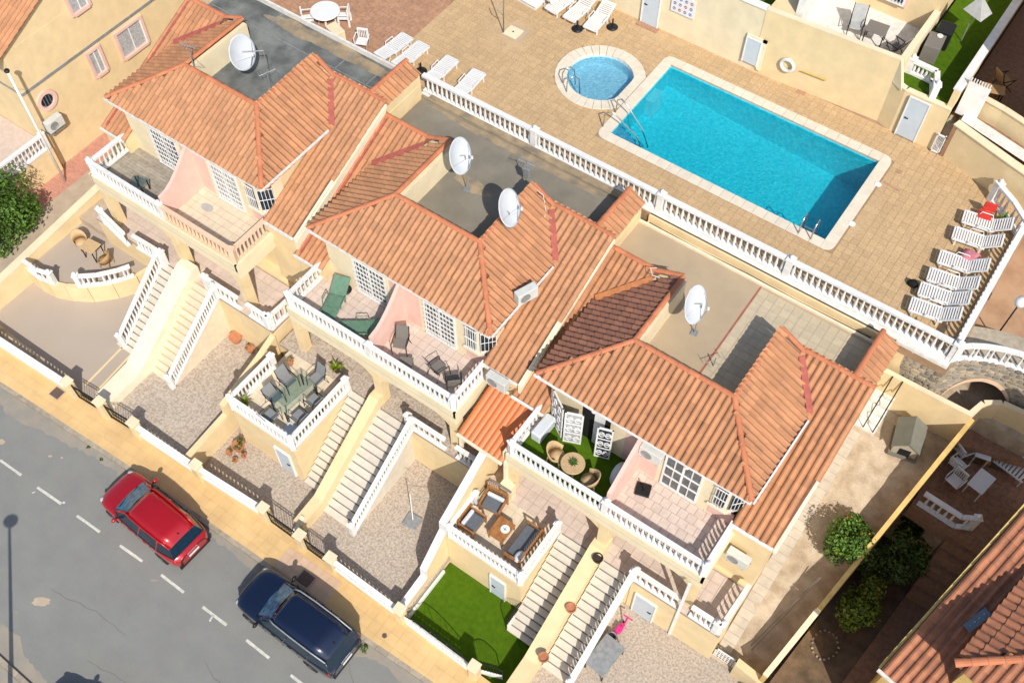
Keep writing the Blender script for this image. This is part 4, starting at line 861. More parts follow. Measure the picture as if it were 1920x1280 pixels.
# painted strips of the drive
m = MB()
for a, b in (((-26.81,7.81,1.31),(-26.96,10.16,1.31)),((-26.20,7.84,1.31),(-26.40,10.14,1.31))): m.beam(a, b, .09, .012)
m.beam((-27.05,9.94,1.31), (-26.39,10.08,1.31), .09, .012); struct(m.obj('painted_drive_line', 'yellow'))
def stair(o, z, u0, u1, v0, v1, n, mt, label, nose=True, top=2.6, flare=None, wallside='yellow'):
    t = thing('staircase', ((u0+u1)/2+o, v0, z), label, 'staircase', 'outdoor stairs up to the porches'); dv = (v1-v0)/n; dz = top/n
    body = MB()
    for i in range(n):
        x0, x1 = u0, u1
        if flare and i < 4: x0 -= flare*(1-i/4)**1.5
        body.box(x0+o, v0+i*dv, z-.25, x1+o, v0+(i+1)*dv+(.0 if i < n-1 else .15), z+(i+1)*dz-.04)
    for i in range(n):
        x0, x1 = u0, u1
        if flare and i < 4: x0 -= flare*(1-i/4)**1.5
        s_ = MB().box(x0+o-.01, v0+i*dv-.03, z+(i+1)*dz-.04, x1+o+.01, v0+(i+1)*dv+.0, z+(i+1)*dz).obj('tread', mt, t)
        if nose: MB().box(x0+o+.03, v0+(i+1)*dv-.045, z+(i+1)*dz, x1+o-.03, v0+(i+1)*dv-.001, z+(i+1)*dz+.004).obj('riser_joint', 'tan' if nose == 'sand' else 'tread_nose', s_)
    body.obj('riser', mt, t)
    return t
def slope_wall(name, u0, u1, prof, zb, mt, label, cap=None, cat='wall'):
    """wall along v between u0 and u1; prof = (v, z) of its top"""
    t = thing(name, ((u0+u1)/2, prof[0][0], zb), label, cat); m = MB(); n = len(prof)
    vs = []
    for v, z in prof: vs += [(u0,v,zb),(u1,v,zb),(u1,v,z),(u0,v,z)]
    fs = [(0,1,2,3),(4*n-1,4*n-2,4*n-3,4*n-4)]
    for i in range(n-1): a = 4*i; fs += [(a+3,a+2,a+6,a+7),(a+1,a+5,a+6,a+2),(a,a+3,a+7,a+4),(a,a+4,a+5,a+1)]
    m.add(vs, fs); m.obj('wall', mt, t)
    if cap:
        c = MB()
        for (v, z), (v2, z2) in zip(prof, prof[1:]): c.beam(((u0+u1)/2, v, z+.002), ((u0+u1)/2, v2, z2+.002), abs(u1-u0)+.07, .045)
        c.obj('wall_cap', cap, t)
    return t
def hrail(o, z, u, v0, v1, top, label, h=.8, mt='white', step=.21):
    t = thing('stair_balustrade', (u+o, v0, z), label, 'balustrade', 'white stair balustrades'); balustrade(t, [(u+o, v0, z+.18), (u+o, v1, z+top)], h, mt, step, 'rail', [0,1], .16, .18, .07, r=.052); return t
# upper-left house
stair(-20.28, 1.3, -6.42, -5.72, 9.95, 13.2, 14, 'tread', 'white stair with dark joints curving out at its foot beside the brick forecourt', flare=.45)
hrail(-20.28, 1.3, -6.5, 10.0, 13.1, 2.6, 'sloping white balustrade left of the curved white stair')
slope_wall('stair_wall', -25.86, -25.06, [(7.65,1.72),(9.4,1.85),(13.25,4.45),(13.6,4.45)], 1.0, 'cream', 'broad cream wall between the white stair and the sandy stair')
stair(-20.28, 1.3, -4.76, -3.5, 9.85, 13.2, 14, 'tread_sand', 'sandy stair right of the broad cream wall, at the upper left', nose='sand')
hrail(-20.28, 1.3, -3.4, 9.75, 13.15, 2.6, 'sloping white lattice balustrade right of the sandy stair', step=.16)
MB().box(-31.2,13.2,1.0,-26.6,13.32,3.9)
b_ = thing('porch_balustrade', (-28.3,13.1,3.9), 'two short white balustrades at the edge of the upper-left porch', 'balustrade')
balustrade(b_, [(-30.3,13.25,3.88),(-28.55,12.95,3.88)], .85, name='rail', posts=[0], step=.2); balustrade(b_, [(-28.2,13.1,3.88),(-26.6,13.15,3.88)], .85, name='rail', posts=[1], step=.2)
slope_wall('garden_wall', -32.95, -32.65, [(7.0,2.45),(9.0,2.55),(14.8,3.1)], 1.0, 'yellow', 'tall yellow boundary wall running uphill beside the big green tree', cap='yellow_pale')
# raised patio with a curved front
arc = [(-32.65,10.2),(-31.9,10.15),(-31.2,10.22),(-30.5,10.5),(-29.7,11.0),(-29.0,11.75),(-28.45,12.6),(-28.3,13.2)]
pat = thing('patio', (-30.5,12,2.2), 'raised patio with a curved yellow front wall holding the wicker chairs', 'patio')
MB().prism(arc + [(-32.65,14.4)], 1.2, 2.2).obj('floor', 'paver', pat)
m = MB()
for a, b in zip(arc, arc[1:]): m.beam((*a,1.25), (*b,1.25), .2, 1.07)
m.obj('front_wall', 'yellow', pat)
t = thing('patio_balustrade', (-31.2,10.2,2.3), 'curved white balustrade at the left of the raised patio', 'balustrade'); balustrade(t, [(-32.4,10.15,2.32),(-31.6,10.12,2.32),(-30.95,10.32,2.32)], .72, name='rail', posts=[2], step=.2)
t = thing('patio_balustrade', (-29.2,11.6,2.3), 'curved white balustrade at the right of the raised patio, beside the stair', 'balustrade'); balustrade(t, [(-29.95,10.85,2.32),(-29.3,11.4,2.32),(-28.75,12.1,2.32),(-28.5,12.55,2.32)], .72, name='rail', posts=[0], step=.2)
# middle house
def terrace(o, z, u0, u1, v0, v1, label, left):
    t = thing('front_terrace', ((u0+u1)/2+o, v0, z), label, 'terrace'); MB().box(u0+o,v0,z-.3,u1+o,v1,z+2.45).obj('wall', 'yellow', t)
    fl = MB().box(u0+.04+o,v0+.04,z+2.45,u1-.04+o,v1,z+2.56).obj('floor', 'tile_joint', t)
    tiling(fl, 'floor_tile', [(u0+.04+o,v0+.04),(u1-.04+o,v0+.04),(u1-.04+o,v1),(u0+.04+o,v1)], .36, .36, z+2.56, 'tile_cream', .008, .012, 140)
    balustrade(t, [(u0+.08+o,left,z+2.57),(u0+.08+o,v0+.08,z+2.57),(u1-.08+o,v0+.08,z+2.57),(u1-.08+o,v1-.1,z+2.57)], .82, step=.185, posts=[0,1,2,3]); return t
T1 = terrace(-10.05, .6, -10.05, -6.85, 9.95, 13.25, 'raised front terrace with white balustrade holding the glass dining table', 12.3)
T2 = terrace(0, 0, -10.38, -7.1, 10.75, 13.25, 'raised front terrace with white balustrade holding the teak sofa set', 12.4)
stair(-10.05, .6, -6.8, -5.85, 9.9, 13.25, 14, 'tread', 'pale stair right of the dining terrace')
slope_wall('stair_wall', -15.9, -15.45, [(8.3,1.25),(9.5,1.35),(13.25,3.75),(13.6,3.75)], .3, 'yellow', 'broad yellow wall between the two middle stairs')
stair(-10.05, .6, -5.38, -3.9, 9.4, 13.25, 14, 'tread', 'pale stair left of the white lattice balustrade in the middle garden')
hrail(-10.05, .6, -3.8, 9.3, 13.2, 2.6, 'sloping white lattice balustrade above the middle gravel court', step=.16)
slope_wall('stair_foot_wall', -15.75, -15.6, [(7.95,.95),(8.6,1.35)], .3, 'cream', 'small slatted cream panel at the foot of the middle stairs')
# party walls
slope_wall('party_wall', -20.95, -20.7, [(7.7,1.75),(9.95,1.95),(9.97,2.6),(12.2,3.2),(13.2,3.6)], .3, 'yellow', 'yellow party wall between the upper gravel court and the dining terrace')
slope_wall('party_wall', -10.62, -10.4, [(7.95,1.0),(9.4,1.15),(9.42,1.75),(10.7,2.9),(10.72,3.45),(13.2,4.9),(15.0,5.2)], -.2, 'yellow', 'stepped yellow party wall with white coping beside the teak sofa terrace', cap='white')
# lower house
stair(0, 0, -7.05, -5.85, 9.85, 13.25, 14, 'tread', 'pale stair between the sofa terrace and the wall with flower pots')
slope_wall('stair_wall', -5.85, -5.3, [(7.2,.85),(9.2,.95),(13.25,3.2),(13.9,3.2)], -.3, 'yellow', 'broad yellow wall between the two lowest stairs')
stair(0, 0, -5.25, -4.15, 9.5, 13.25, 14, 'tread', 'pale stair with three terracotta pots beside it')
hrail(0, 0, -4.05, 9.4, 13.2, 2.6, 'sloping white lattice balustrade casting a lattice shadow on the lowest stair', step=.16)
MB().box(-5.8,13.3,2.55,-5.35,13.45,3.6)
t = thing('storage_door', (-8.0,10.74,0), 'pale blue storage door at the back of the green lawn', 'door'); door('leaf_door', (-8.45,10.74,.02), (-7.75,10.74,.02), 1.75, 'door_blue', None); 
for c_ in [c for c in COL.objects if c.parent is None and c.name.split('.')[0] in ('leaf','frame','handle')]: c_.parent = t; c_.matrix_parent_inverse = t.matrix_basis.inverted()
def sdoor(u0, u1, v, z, label, h=1.75):
    t = thing('storage_door', ((u0+u1)/2, v, z), label, 'door'); door('leaf_door', (u0,v,z+.02), (u1,v,z+.02), h, 'door_blue', None, hs=-1)
    for c_ in [c for c in COL.objects if c.parent is None and c.name.split('.')[0] in ('leaf','frame','handle')]: c_.parent = t; c_.matrix_parent_inverse = t.matrix_basis.inverted()
sdoor(-3.75, -2.85, 13.2, 0, 'pale blue storage door behind the folding table in the lowest court'); sdoor(-18.1, -17.3, 9.94, .6, 'pale grey storage door under the dining terrace')
# ---- street wall, gates
def sx(p): return p[0]
def pillar(p, label, s=.34, h=1.2):
    u = p[0]; z = sz(u); t = thing('gate_pillar', (u, wv(u), z), label, 'pillar', 'yellow gate pillars along the street'); MB().cbox((u, wv(u), z-.1), (s, s, h+.1), .03).obj('shaft', 'yellow', t, bevel=.02); MB().cbox((u, wv(u), z+h), (s+.08, s+.08, .07), .03).obj('cap', 'yellow_pale', t, bevel=.02)
PL = [((-26.68,7.34,2.50),'yellow gate pillar left of the uppermost iron gate'),((-25.01,7.39,2.40),'yellow pillar between the two uppermost iron gates'),((-23.31,7.41,2.30),'yellow pillar right of the second iron gate from the left'),((-20.12,7.61,2.01),'low yellow pillar between the two upper white street balustrades'),((-16.89,7.70,1.91),'yellow pillar left of the middle iron gates'),((-15.08,7.66,1.80),'yellow pillar between the two middle iron gates'),((-13.61,7.77,1.72),'yellow pillar right of the middle iron gates'),((-10.38,7.74,1.52),'yellow pillar left of the white lawn gate'),((-7.03,7.62,1.22),'yellow pillar right of the white lawn gate, at the bottom')]
for p, lab in PL: pillar(p, lab)
def street_bal(u0, u1, label):
    t = thing('street_wall', ((u0+u1)/2, wv((u0+u1)/2), sz((u0+u1)/2)), label, 'wall'); m = MB(); n = max(1, int((u1-u0)/1.5)); pts = []
    for i in range(n+1): u = lerp(u0, u1, i/n); pts.append((u, wv(u), sz(u)+.42))
    for a, b in zip(pts, pts[1:]): m.beam((a[0],a[1],a[2]-.75), (b[0],b[1],b[2]-.75), .22, .75)
    m.obj('base', 'yellow', t); balustrade(t, pts, .58, 'white', .19, 'rail', [], .2, .2, .06, False, r=.058)
U = [sx(p) for p, _ in PL]
street_bal(-34, U[0]-.15, 'white street balustrade in front of the brick forecourt'); street_bal(U[2]+.17, U[3]-.17, 'white street balustrade in front of the upper gravel court'); street_bal(U[3]+.17, U[4]-.17, 'white street balustrade in front of the gravel court with potted succulents'); street_bal(U[6]+.17, U[7]-.17, 'white street balustrade in front of the court with the umbrella base')
def gate(u0, u1, label, mt='dark_metal', h=1.1, n=9, arch=.0, name='iron_gate', group=None):
    um = (u0+u1)/2; t = thing(name, (um, wv(um), sz(um)), label, 'gate', group)
    def p(q, z): u = lerp(u0, u1, q); return (u, wv(u), sz(um)+z)
    f = MB(); f.beam(p(0,.12), p(1,.12), .03, .04).beam(p(0,.3), p(1,.3), .025, .03); f.tube([p(i/12, h+arch*math.sin(math.pi*i/12)) for i in range(13)], .02, 6)
    f.beam(p(0,h-.15), p(1,h-.15), .025, .03)
    for q in (0, 1): a = p(q, .05); f.cbox((a[0],a[1],a[2]), (.04,.04,h-.02))
    f.obj('frame', mt, t)
    for i in range(1, n+1): q = i/(n+1); a = p(q, .12); MB().cbox(a, ((.018,.018) if mt != 'white' else (.07,.05))+(h-.14+arch*math.sin(math.pi*q),)).obj('bar', mt, t)
    if mt == 'white': MB().beam(p(0,h-.12), p(1,h-.12), .1, .1).beam(p(0,.1), p(1,.1), .1, .1).beam(p(0,.42), p(1,.42), .06, .06).obj('rail', mt, t)
    return t
g_ = 'black iron street gates'
gate(U[0]+.18, U[1]-.18, 'black iron gate, uppermost along the street', group=g_); gate(U[1]+.18, U[2]-.18, 'black iron gate, second from the upper end of the street wall', group=g_)
gate(U[4]+.18, U[5]-.18, 'black iron gate on the left of the middle pair', group=g_); gate(U[5]+.18, U[6]-.18, 'black iron gate on the right of the middle pair', group=g_)
t = gate(U[7]+.2, U[8]-.2, 'long white sliding gate with an arched top in front of the lawn', 'white', .82, 16, .0, 'white_gate')
a = U[7]+.2; b = U[8]-.2; MB().tube([(lerp(a,b,i/16), 7.86, sz((a+b)/2)+.85+.55*math.sin(math.pi*i/16)) for i in range(17)], .018, 6).obj('arch_rail', 'dark_metal', t)
m = MB()
for i in range(1, 8): x = lerp(a, b, i/8); m.tube([(x,7.86,sz(x)+.85),(x+.12*(1 if i%2 else -1),7.86,sz((a+b)/2)+.85+.5*math.sin(math.pi*i/8))], .012, 4)
struct(m.obj('scrollwork', 'dark_metal', t), 'stuff')
m = MB(); m.beam((a,7.72,sz(a)+.05),(b,7.72,sz(b)+.05),.05,.05); m.obj('lower_rail', 'white', t)
def fgate(pts, label, arch, name='garden_gate'):
    t = thing(name, pts[0], label, 'gate'); a = Vector(pts[0]); b = Vector(pts[1]); m = MB(); m.tube([a, b], .02, 5)
    m.tube([a+Vector((0,0,.0)), a+Vector((0,0,.95))], .02, 5).tube([b, b+Vector((0,0,.95))], .02, 5); m.tube([a.lerp(b,i/10)+Vector((0,0,.95+arch*math.sin(math.pi*i/10))) for i in range(11)], .02, 5); m.obj('frame', 'dark_metal', t)
    for i in range(1, 9): q = i/9; p = a.lerp(b, q); MB().tube([p, p+Vector((0,0,.95+arch*math.sin(math.pi*q)))], .01, 4).obj('bar', 'dark_metal', t)
    MB().beam(a+Vector((0,0,.0)), b+Vector((0,0,0)), .04, .42).obj('kick_panel', 'white', t)
fgate(((-7.08,9.85,0),(-7.08,10.75,0)), 'white and black gate standing open at the foot of the sofa terrace stair', .2)
fgate(((-7.1,7.95,0.05),(-6.15,8.3,0.05)), 'arched black and white gate at the bottom edge of the lawn', .35)
slope_wall('lawn_edge', -10.36, -10.27, [(7.9,.22),(10.3,.22)], -.1, 'white', 'thin white edging along the left side of the lawn', cat='edging')
# ---------------------------------------------------------------- side yard on the right
YZ = lambda v: 0.15 + (5.15-.15)*min(1, max(0, (v-13.6)/8.0))
wl = lambda v: 1.33 + (v-13.2)*.155
m = MB(); vs = []; n = 24
for i in range(n+1):
    v = 13.3+i*10.2/n
    for x in (-.5, .1, .7, 1.3, wl(v)): vs.append((x, v, YZ(v)+.04*math.sin(x*3+v*2.1)+.03*math.sin(v*5)))
m.add(vs, [(i*5+j, i*5+j+1, (i+1)*5+j+1, (i+1)*5+j) for i in range(n) for j in range(4)]); struct(m.obj('sandy_yard', 'sand'))
t = thing('garden_steps', (-.15,13.7,0), 'long narrow pale concrete steps along the right side of the lower house', 'steps')
for i in range(27): v = 13.75+i*.29; MB().beam((-.15,v,YZ(v)-.1), (-.15,v+.28,YZ(v+.28)-.1), .5, .15).obj('slab', 'path_concrete', t)
t = slope_wall('yard_wall', 0,0.01,[(13,0),(13.1,0)],0,'ochre','x') if False else thing('yard_wall', (2,18,2), 'ochre wall, cream coping for its sunlit low end, climbing along the right side of the sandy yard', 'wall')
m = MB(); c = MB()
for i in range(20):
    v0 = 13.2+i*.51; v1 = v0+.51; a = (wl(v0)+.1, v0); b = (wl(v1)+.1, v1); h = 1.45 + (.2 if i < 5 else 0)
    m.beam((*a, YZ(v0)-1.4), (*b, YZ(v1)-1.4), .16, 1.4+h)
    if i < 5: c.beam((*a, YZ(v0)+h+.002), (*b, YZ(v1)+h+.002), .2, .05)  # cap on the raised low end; its paleness paints the sunlit stretch
m.obj('wall', 'ochre', t); c.obj('wall_cap', 'yellow_pale', t)
t = thing('landing_steps', (0,22.5,5.2), 'white steps with thin dark handrails behind the lower house', 'steps')
for i in range(5): MB().box(-.35,21.75+i*.3,5.0,.5,22.06+i*.3,5.28+i*.17).obj('tread', 'white_old', t)
for x in (.42, .05):
    MB().tube([(x,21.8,5.3),(x,21.8,6.0),(x,22.3,6.3),(x,22.35,6.05),(x,22.9,6.6),(x,22.95,6.4),(x,23.05,7.1)], .022, 6).obj('handrail', 'dark_metal', t)
wallpts('garden_wall', [(-.35,23.05),(2.9,23.1)], 5.0, 7.05, .16, 'yellow', 'yellow garden wall behind the dog kennel', cap='yellow_pale', capw=.01)
# stone faced retaining wall under the deck corner, and the arched bridge
t = thing('stone_wall', (.8,23.9,6.5), 'rubble stone wall under the right corner of the pool balustrade', 'wall')
MB().box(-.4,23.5,5.0,1.5,23.9,8.36).obj('core', 'mortar', t); MB().add([(-.42,23.47,5),(.35,23.47,5),(.2,23.47,6.8),(.05,23.47,7.3),(0,23.47,8.36),(-.42,23.47,8.36)], [(0,1,2,3,4,5)]).obj('stucco', 'yellow', t)
r = random.Random(11)
def stones(parent, fpos, s0, s1, z0, z1, keep=None, sz_=.24):
    z = z0
    while z < z1:
        hh = r.uniform(.15,.26); s = s0
        while s < s1:
            ww = r.uniform(.17,.36); 
            if s+ww <= s1+.1 and (keep is None or keep(s+ww/2, z+hh/2)):
                m = MB(); k = 7; a0 = r.uniform(0,1); vs = []
                for i in range(k):
                    a = 2*math.pi*i/k+a0; q = (abs(math.cos(a))**4+abs(math.sin(a))**4)**-.25
                    vs.append((s+ww/2+math.cos(a)*(ww/2-.012)*q*r.uniform(.85,1.0), z+hh/2+math.sin(a)*(hh/2-.012)*q*r.uniform(.85,1.0)))
                d = r.uniform(.02,.05); F = [fpos(x, y, d*.55) for x, y in vs]; Bk = [fpos(x, y, -.02) for x, y in vs]; cx = fpos(s+ww/2, z+hh/2, d)
                m.add(F+Bk+[cx], [(i,(i+1)%k,2*k) for i in range(k)]+[(i,i+k,(i+1)%k+k,(i+1)%k) for i in range(k)]); m.obj('stone', 'stone', parent)
            s += ww
        z += hh
stones(t, lambda x, y, d: (x, 23.49-d, y), .1, 1.5, 5.6, 8.3, lambda s, z: s > .05+.30*max(0, (8.3-z)/1.5))
BR = [(1.45,23.72),(1.75,24.0),(2.15,24.25),(2.6,24.45),(3.1,24.6),(3.7,24.7),(4.4,24.75),(5.2,24.75)]
cum = [0]; 
for a, b in zip(BR, BR[1:]): cum.append(cum[-1]+math.dist(a, b))
def br(s):
    for i in range(len(cum)-1):
        if s <= cum[i+1] or i == len(cum)-2:
            q = (s-cum[i])/(cum[i+1]-cum[i]); a, b = BR[i], BR[i+1]; d = ((b[0]-a[0])/(cum[i+1]-cum[i]), (b[1]-a[1])/(cum[i+1]-cum[i])); return (a[0]+(b[0]-a[0])*q, a[1]+(b[1]-a[1])*q), (d[1], -d[0])
def intr(s):
    q = (s-1.55)/1.2
    return 5.6+1.75*math.sqrt(max(0, 1-q*q)) if abs(q) < 1 else 5.0
t = thing('arch_bridge', (2.6,24.4,5.2), 'arched bridge with stone front and curved white balustrade', 'bridge')
m = MB(); rim = MB(); n = 40; SL = cum[-1]
for i in range(n):
    s0 = SL*i/n; s1 = SL*(i+1)/n; (p0, n0), (p1, n1) = br(s0), br(s1); z0, z1 = intr(s0), intr(s1); w_ = 1.5
    A = [(p0[0],p0[1],z0),(p1[0],p1[1],z1),(p1[0],p1[1],8.36),(p0[0],p0[1],8.36)]; Bk = [(p0[0]-n0[0]*w_,p0[1]-n0[1]*w_,z0),(p1[0]-n1[0]*w_,p1[1]-n1[1]*w_,z1),(p1[0]-n1[0]*w_,p1[1]-n1[1]*w_,8.36),(p0[0]-n0[0]*w_,p0[1]-n0[1]*w_,8.36)]
    m.add(A+Bk, [(0,1,2,3),(7,6,5,4),(3,2,6,7),(0,4,5,1)])
    if z0 > 5.3 or z1 > 5.3:
        o_ = .03; rim.add([(p0[0]+n0[0]*o_,p0[1]+n0[1]*o_,z0),(p1[0]+n1[0]*o_,p1[1]+n1[1]*o_,z1),(p1[0]+n1[0]*o_,p1[1]+n1[1]*o_,z1+.22),(p0[0]+n0[0]*o_,p0[1]+n0[1]*o_,z0+.22)], [(0,1,2,3)])
m.obj('span', 'mortar', t); rim.obj('arch_rim', 'peach', t)
stones(t, lambda s, y, d: (br(s)[0][0]+br(s)[1][0]*d, br(s)[0][1]+br(s)[1][1]*d, y), 0, SL, 5.6, 8.3, lambda s, z: z > intr(s)+.33)
balustrade(t, [(p[0]-br(cum[i])[1][0]*.1, p[1]-br(cum[i])[1][1]*.1, 8.4) for i, p in enumerate(BR)], .85, 'white', .17, 'rail', [0], .17, .2, .1, r=.05)
struct(MB().prism([(1.45,26.0),(2.4,26.0),(4,26.35),(14,26.4),(14,31.5),(1.45,31.5)],5,7.35).obj('plaza', 'plaza_tile')); struct(MB().prism([(1.4,23.2),(3.2,23.2),(6,24.0),(8,26.6),(1.4,26.4)], 4.9, 5.2).obj('passage_floor', 'brown_tile'))
t = thing('lamp_post', (2.33,26.3,7.35), 'thin dark lamp post with a white globe on the brown plaza at right', 'lamp post'); tp = (2.36,26.40,9.46)
MB().lathe([(.09,0),(.09,.1),(.04,.14),(.03,.2)], (2.33,26.3,7.35), 10).tube([(2.33,26.3,7.45),(2.34,26.3,9.5)], .028, 8).obj('pole', 'dark_metal', t, True); MB().lathe([(.05,-.04),(.16,.04),(.2,.17),(.16,.31),(.03,.38)], (2.34,26.3,9.5), 14).obj('globe', 'plastic', t, True)
# right neighbour: terrace, wall, dark garden
tr = struct(MB().prism([(2.75,20.6),(9,20.0),(9,24.3),(2.9,23.2)], 3.4, 4.3).obj('neighbour_terrace', 'brown_tile'))
tiling(tr, 'terrace_tile', [(2.95,20.7),(6.4,20.5),(6.4,24),(3.0,23.2)], .3, .3, 4.3, 'brown_tile', .012, .01, 120)
struct(MB().prism([(1.4,11),(9,9),(9,20.8),(2.6,20.8)], .2, 1.0).obj('dark_garden', 'earth'))
ga = struct(MB().prism([(3.3,11),(6,11),(6,20.6),(4.5,20.6)], 1.0, 1.06).obj('garden_path', 'brown_tile'))
wallpts('curved_wall', [(2.9,23.25),(3.1,23.9),(3.6,24.25),(4.3,24.3),(7,24.1)], 4.2, 6.95, .16, 'yellow', 'yellow curved wall behind the white slatted bench', cap='yellow_pale', capw=.01)
t = thing('terrace_balustrade', (3.6,20.7,4.3), 'shaded white balustrade at the front of the neighbour\'s brown terrace', 'balustrade'); balustrade(t, [(2.9,20.75,4.32),(4.3,20.65,4.32),(4.75,20.9,4.32)], .85, name='rail', posts=[2], step=.22)
t = thing('terrace_steps', (4.9,20.0,3), 'brown steps leading down from the neighbour\'s terrace', 'steps')
for i in range(5): MB().box(4.3,20.5-(i+1)*.3,1.0,5.4,20.5-i*.3,3.9-i*.55).obj('tread', 'brown_tile', t)
# right neighbour house: same kind of roof, turned a little
a_ = math.radians(-11.6); O_ = Vector((4.12,14.1,0))
def XR(p, dz=0.0):
    x = p[0]+10.62; y = p[1]-15.2; return (O_.x+x*math.cos(a_)-y*math.sin(a_), O_.y+x*math.sin(a_)+y*math.cos(a_), p[2]+dz)
t = thing('neighbour_house', (4.2,14.2,0), 'neighbouring house with large terracotta roof filling the lower right corner', 'house')
r_ = bpy.data.objects.new('roof', None); COL.objects.link(r_); r_.parent = t; r_.matrix_parent_inverse = t.matrix_basis.inverted(); bag = []; u_ = MB()
dv = Vector((math.sin(-a_), math.cos(a_)))
def RD(x, y): return (x*math.cos(a_)-y*math.sin(a_), x*math.sin(a_)+y*math.cos(a_))
Dn = [(-10.62,14.9,ROOFZ(15.2)),(-8.9,14.9,ROOFZ(15.2)),(-8.6,19.0,ROOFZ(19.3)),(-7.5,24.0,ROOFZ(24.3)),(-10.62,24.0,ROOFZ(24.3))]
An = [(-9.42,15.45,8.6),(-1.69,15.48,8.6),(-3.78,17.8,9.7),(-7.1,17.8,9.7)]
Bn = [(-9.42,15.45,8.6),(-7.1,17.8,9.7),(-7.1,22.5,9.7),(-9.42,20.2,8.6)]
roof_plane([XR(p) for p in Dn], RD(0,-1), r_, 'terracotta_deep', bag, under_mb=u_, w=.27, l=.42); roof_plane([XR(p) for p in An], RD(0,-1), r_, 'terracotta_deep', bag, under_mb=u_, w=.27, l=.42); roof_plane([XR(p) for p in Bn], RD(-1,0), r_, 'terracotta_deep', bag, under_mb=u_, w=.27, l=.42)
u_.obj('roof_deck', 'roof_under', r_); flush_tiles(bag, r_, 300, .27, .42)
ridge(XR((-9.42,15.45,8.64)), XR((-7.1,17.8,9.74)), r_, 'ridge', .13, .42); ridge(XR((-7.1,17.8,9.74)), XR((-7.1,22.5,9.74)), r_, 'ridge', .13, .42)
m = MB(); m.under([XR(p) for p in ((-10.45,15.1,6.2),(-9.2,15.1,6.2),(-9.0,24,10),(-10.45,24,10))], .2); m.under([XR(p) for p in ((-9.0,15.8,8.5),(-3,15.7,8.5),(-4,17.7,9.5),(-7.2,17.7,9.5),(-7.2,21.5,9.5),(-9.0,20.3,8.6))], .2); m.obj('wall', 'ochre', t)
MB().beam(XR((-10.7,14.95,6.12)), XR((-10.7,24,ROOFZ(24.2)-.05)), .08, .06).obj('gutter', 'ochre', t); MB().beam(XR((-10.7,14.85,6.08)), XR((-8.9,14.85,6.08)), .1, .1).obj('gutter', 'white_old', t)
a = XR((-9.6,17.55,7.62)); m = MB(); m.M = Matrix.Translation(a) @ Matrix.Rotation(a_-.15, 4, 'Z') @ Matrix.Rotation(.38, 4, 'X'); m.box(-.14,-.42,0,.14,.42,.09); m.M = None; sk = m.obj('skylight', 'skylight', r_)
for i in range(4): m = MB(); m.M = Matrix.Translation(a) @ Matrix.Rotation(a_-.15, 4, 'Z') @ Matrix.Rotation(.38, 4, 'X'); m.lathe([(.03,.09),(.03,.10),(.01,.105)], (0,-.27+i*.18,0), 8); m.M = None; m.obj('rivet', 'steel', sk)
# ---------------------------------------------------------------- left neighbour
struct(MB().prism([(-45,9),(-32.95,9),(-32.95,24),(-45,24)], 1.5, 2.6).obj('side_path', 'worn_concrete')); 
struct(MB().prism([(-32.95,13.3),(-30.9,13.3),(-30.9,24),(-32.95,24)], 1.5, 2.598).obj('side_path', 'worn_concrete'))
rp = struct(MB().box(-35.55,12.5,2.5,-34.35,20,2.612).obj('red_path', 'path_red')); tiling(rp, 'paving_brick', [(-35.5,13),(-34.36,13),(-34.36,18.5),(-35.5,18.5)], .24, .12, 2.612, 'path_red', .008, .01, 200, stag=True)
t = thing('neighbour_house', (-35.6,18,2.6), 'tall yellow neighbouring house at upper left with pink framed windows', 'house')
UW = -35.6
MB().box(-46,14.82,1.5,UW,30,9.1).obj('wall', 'yellow', t); MB().under([(-46,14.83,9.2),(UW-.01,14.83,9.2),(UW-.01,21,12.0),(UW-.01,30,12.0),(-46,30,12.0),(-46,21,12.0)], 9.0).obj('gable', 'yellow', t); MB().box(UW,14.8,6.93,UW+.035,30,7.06).obj('string_course', 'galv', t); MB().box(-46,14.79,6.93,UW,14.82,7.06).obj('string_course', 'galv', t)
u_ = MB(); bag = []; roof_plane([(-35.4,14.2,8.98),(-35.4,21,12.1),(-43,21,12.1),(-43,14.2,8.98)], (0,-1), t, 'terracotta', bag, under_mb=u_); u_.obj('roof_deck', 'roof_under', t); flush_tiles(bag, t, 160)
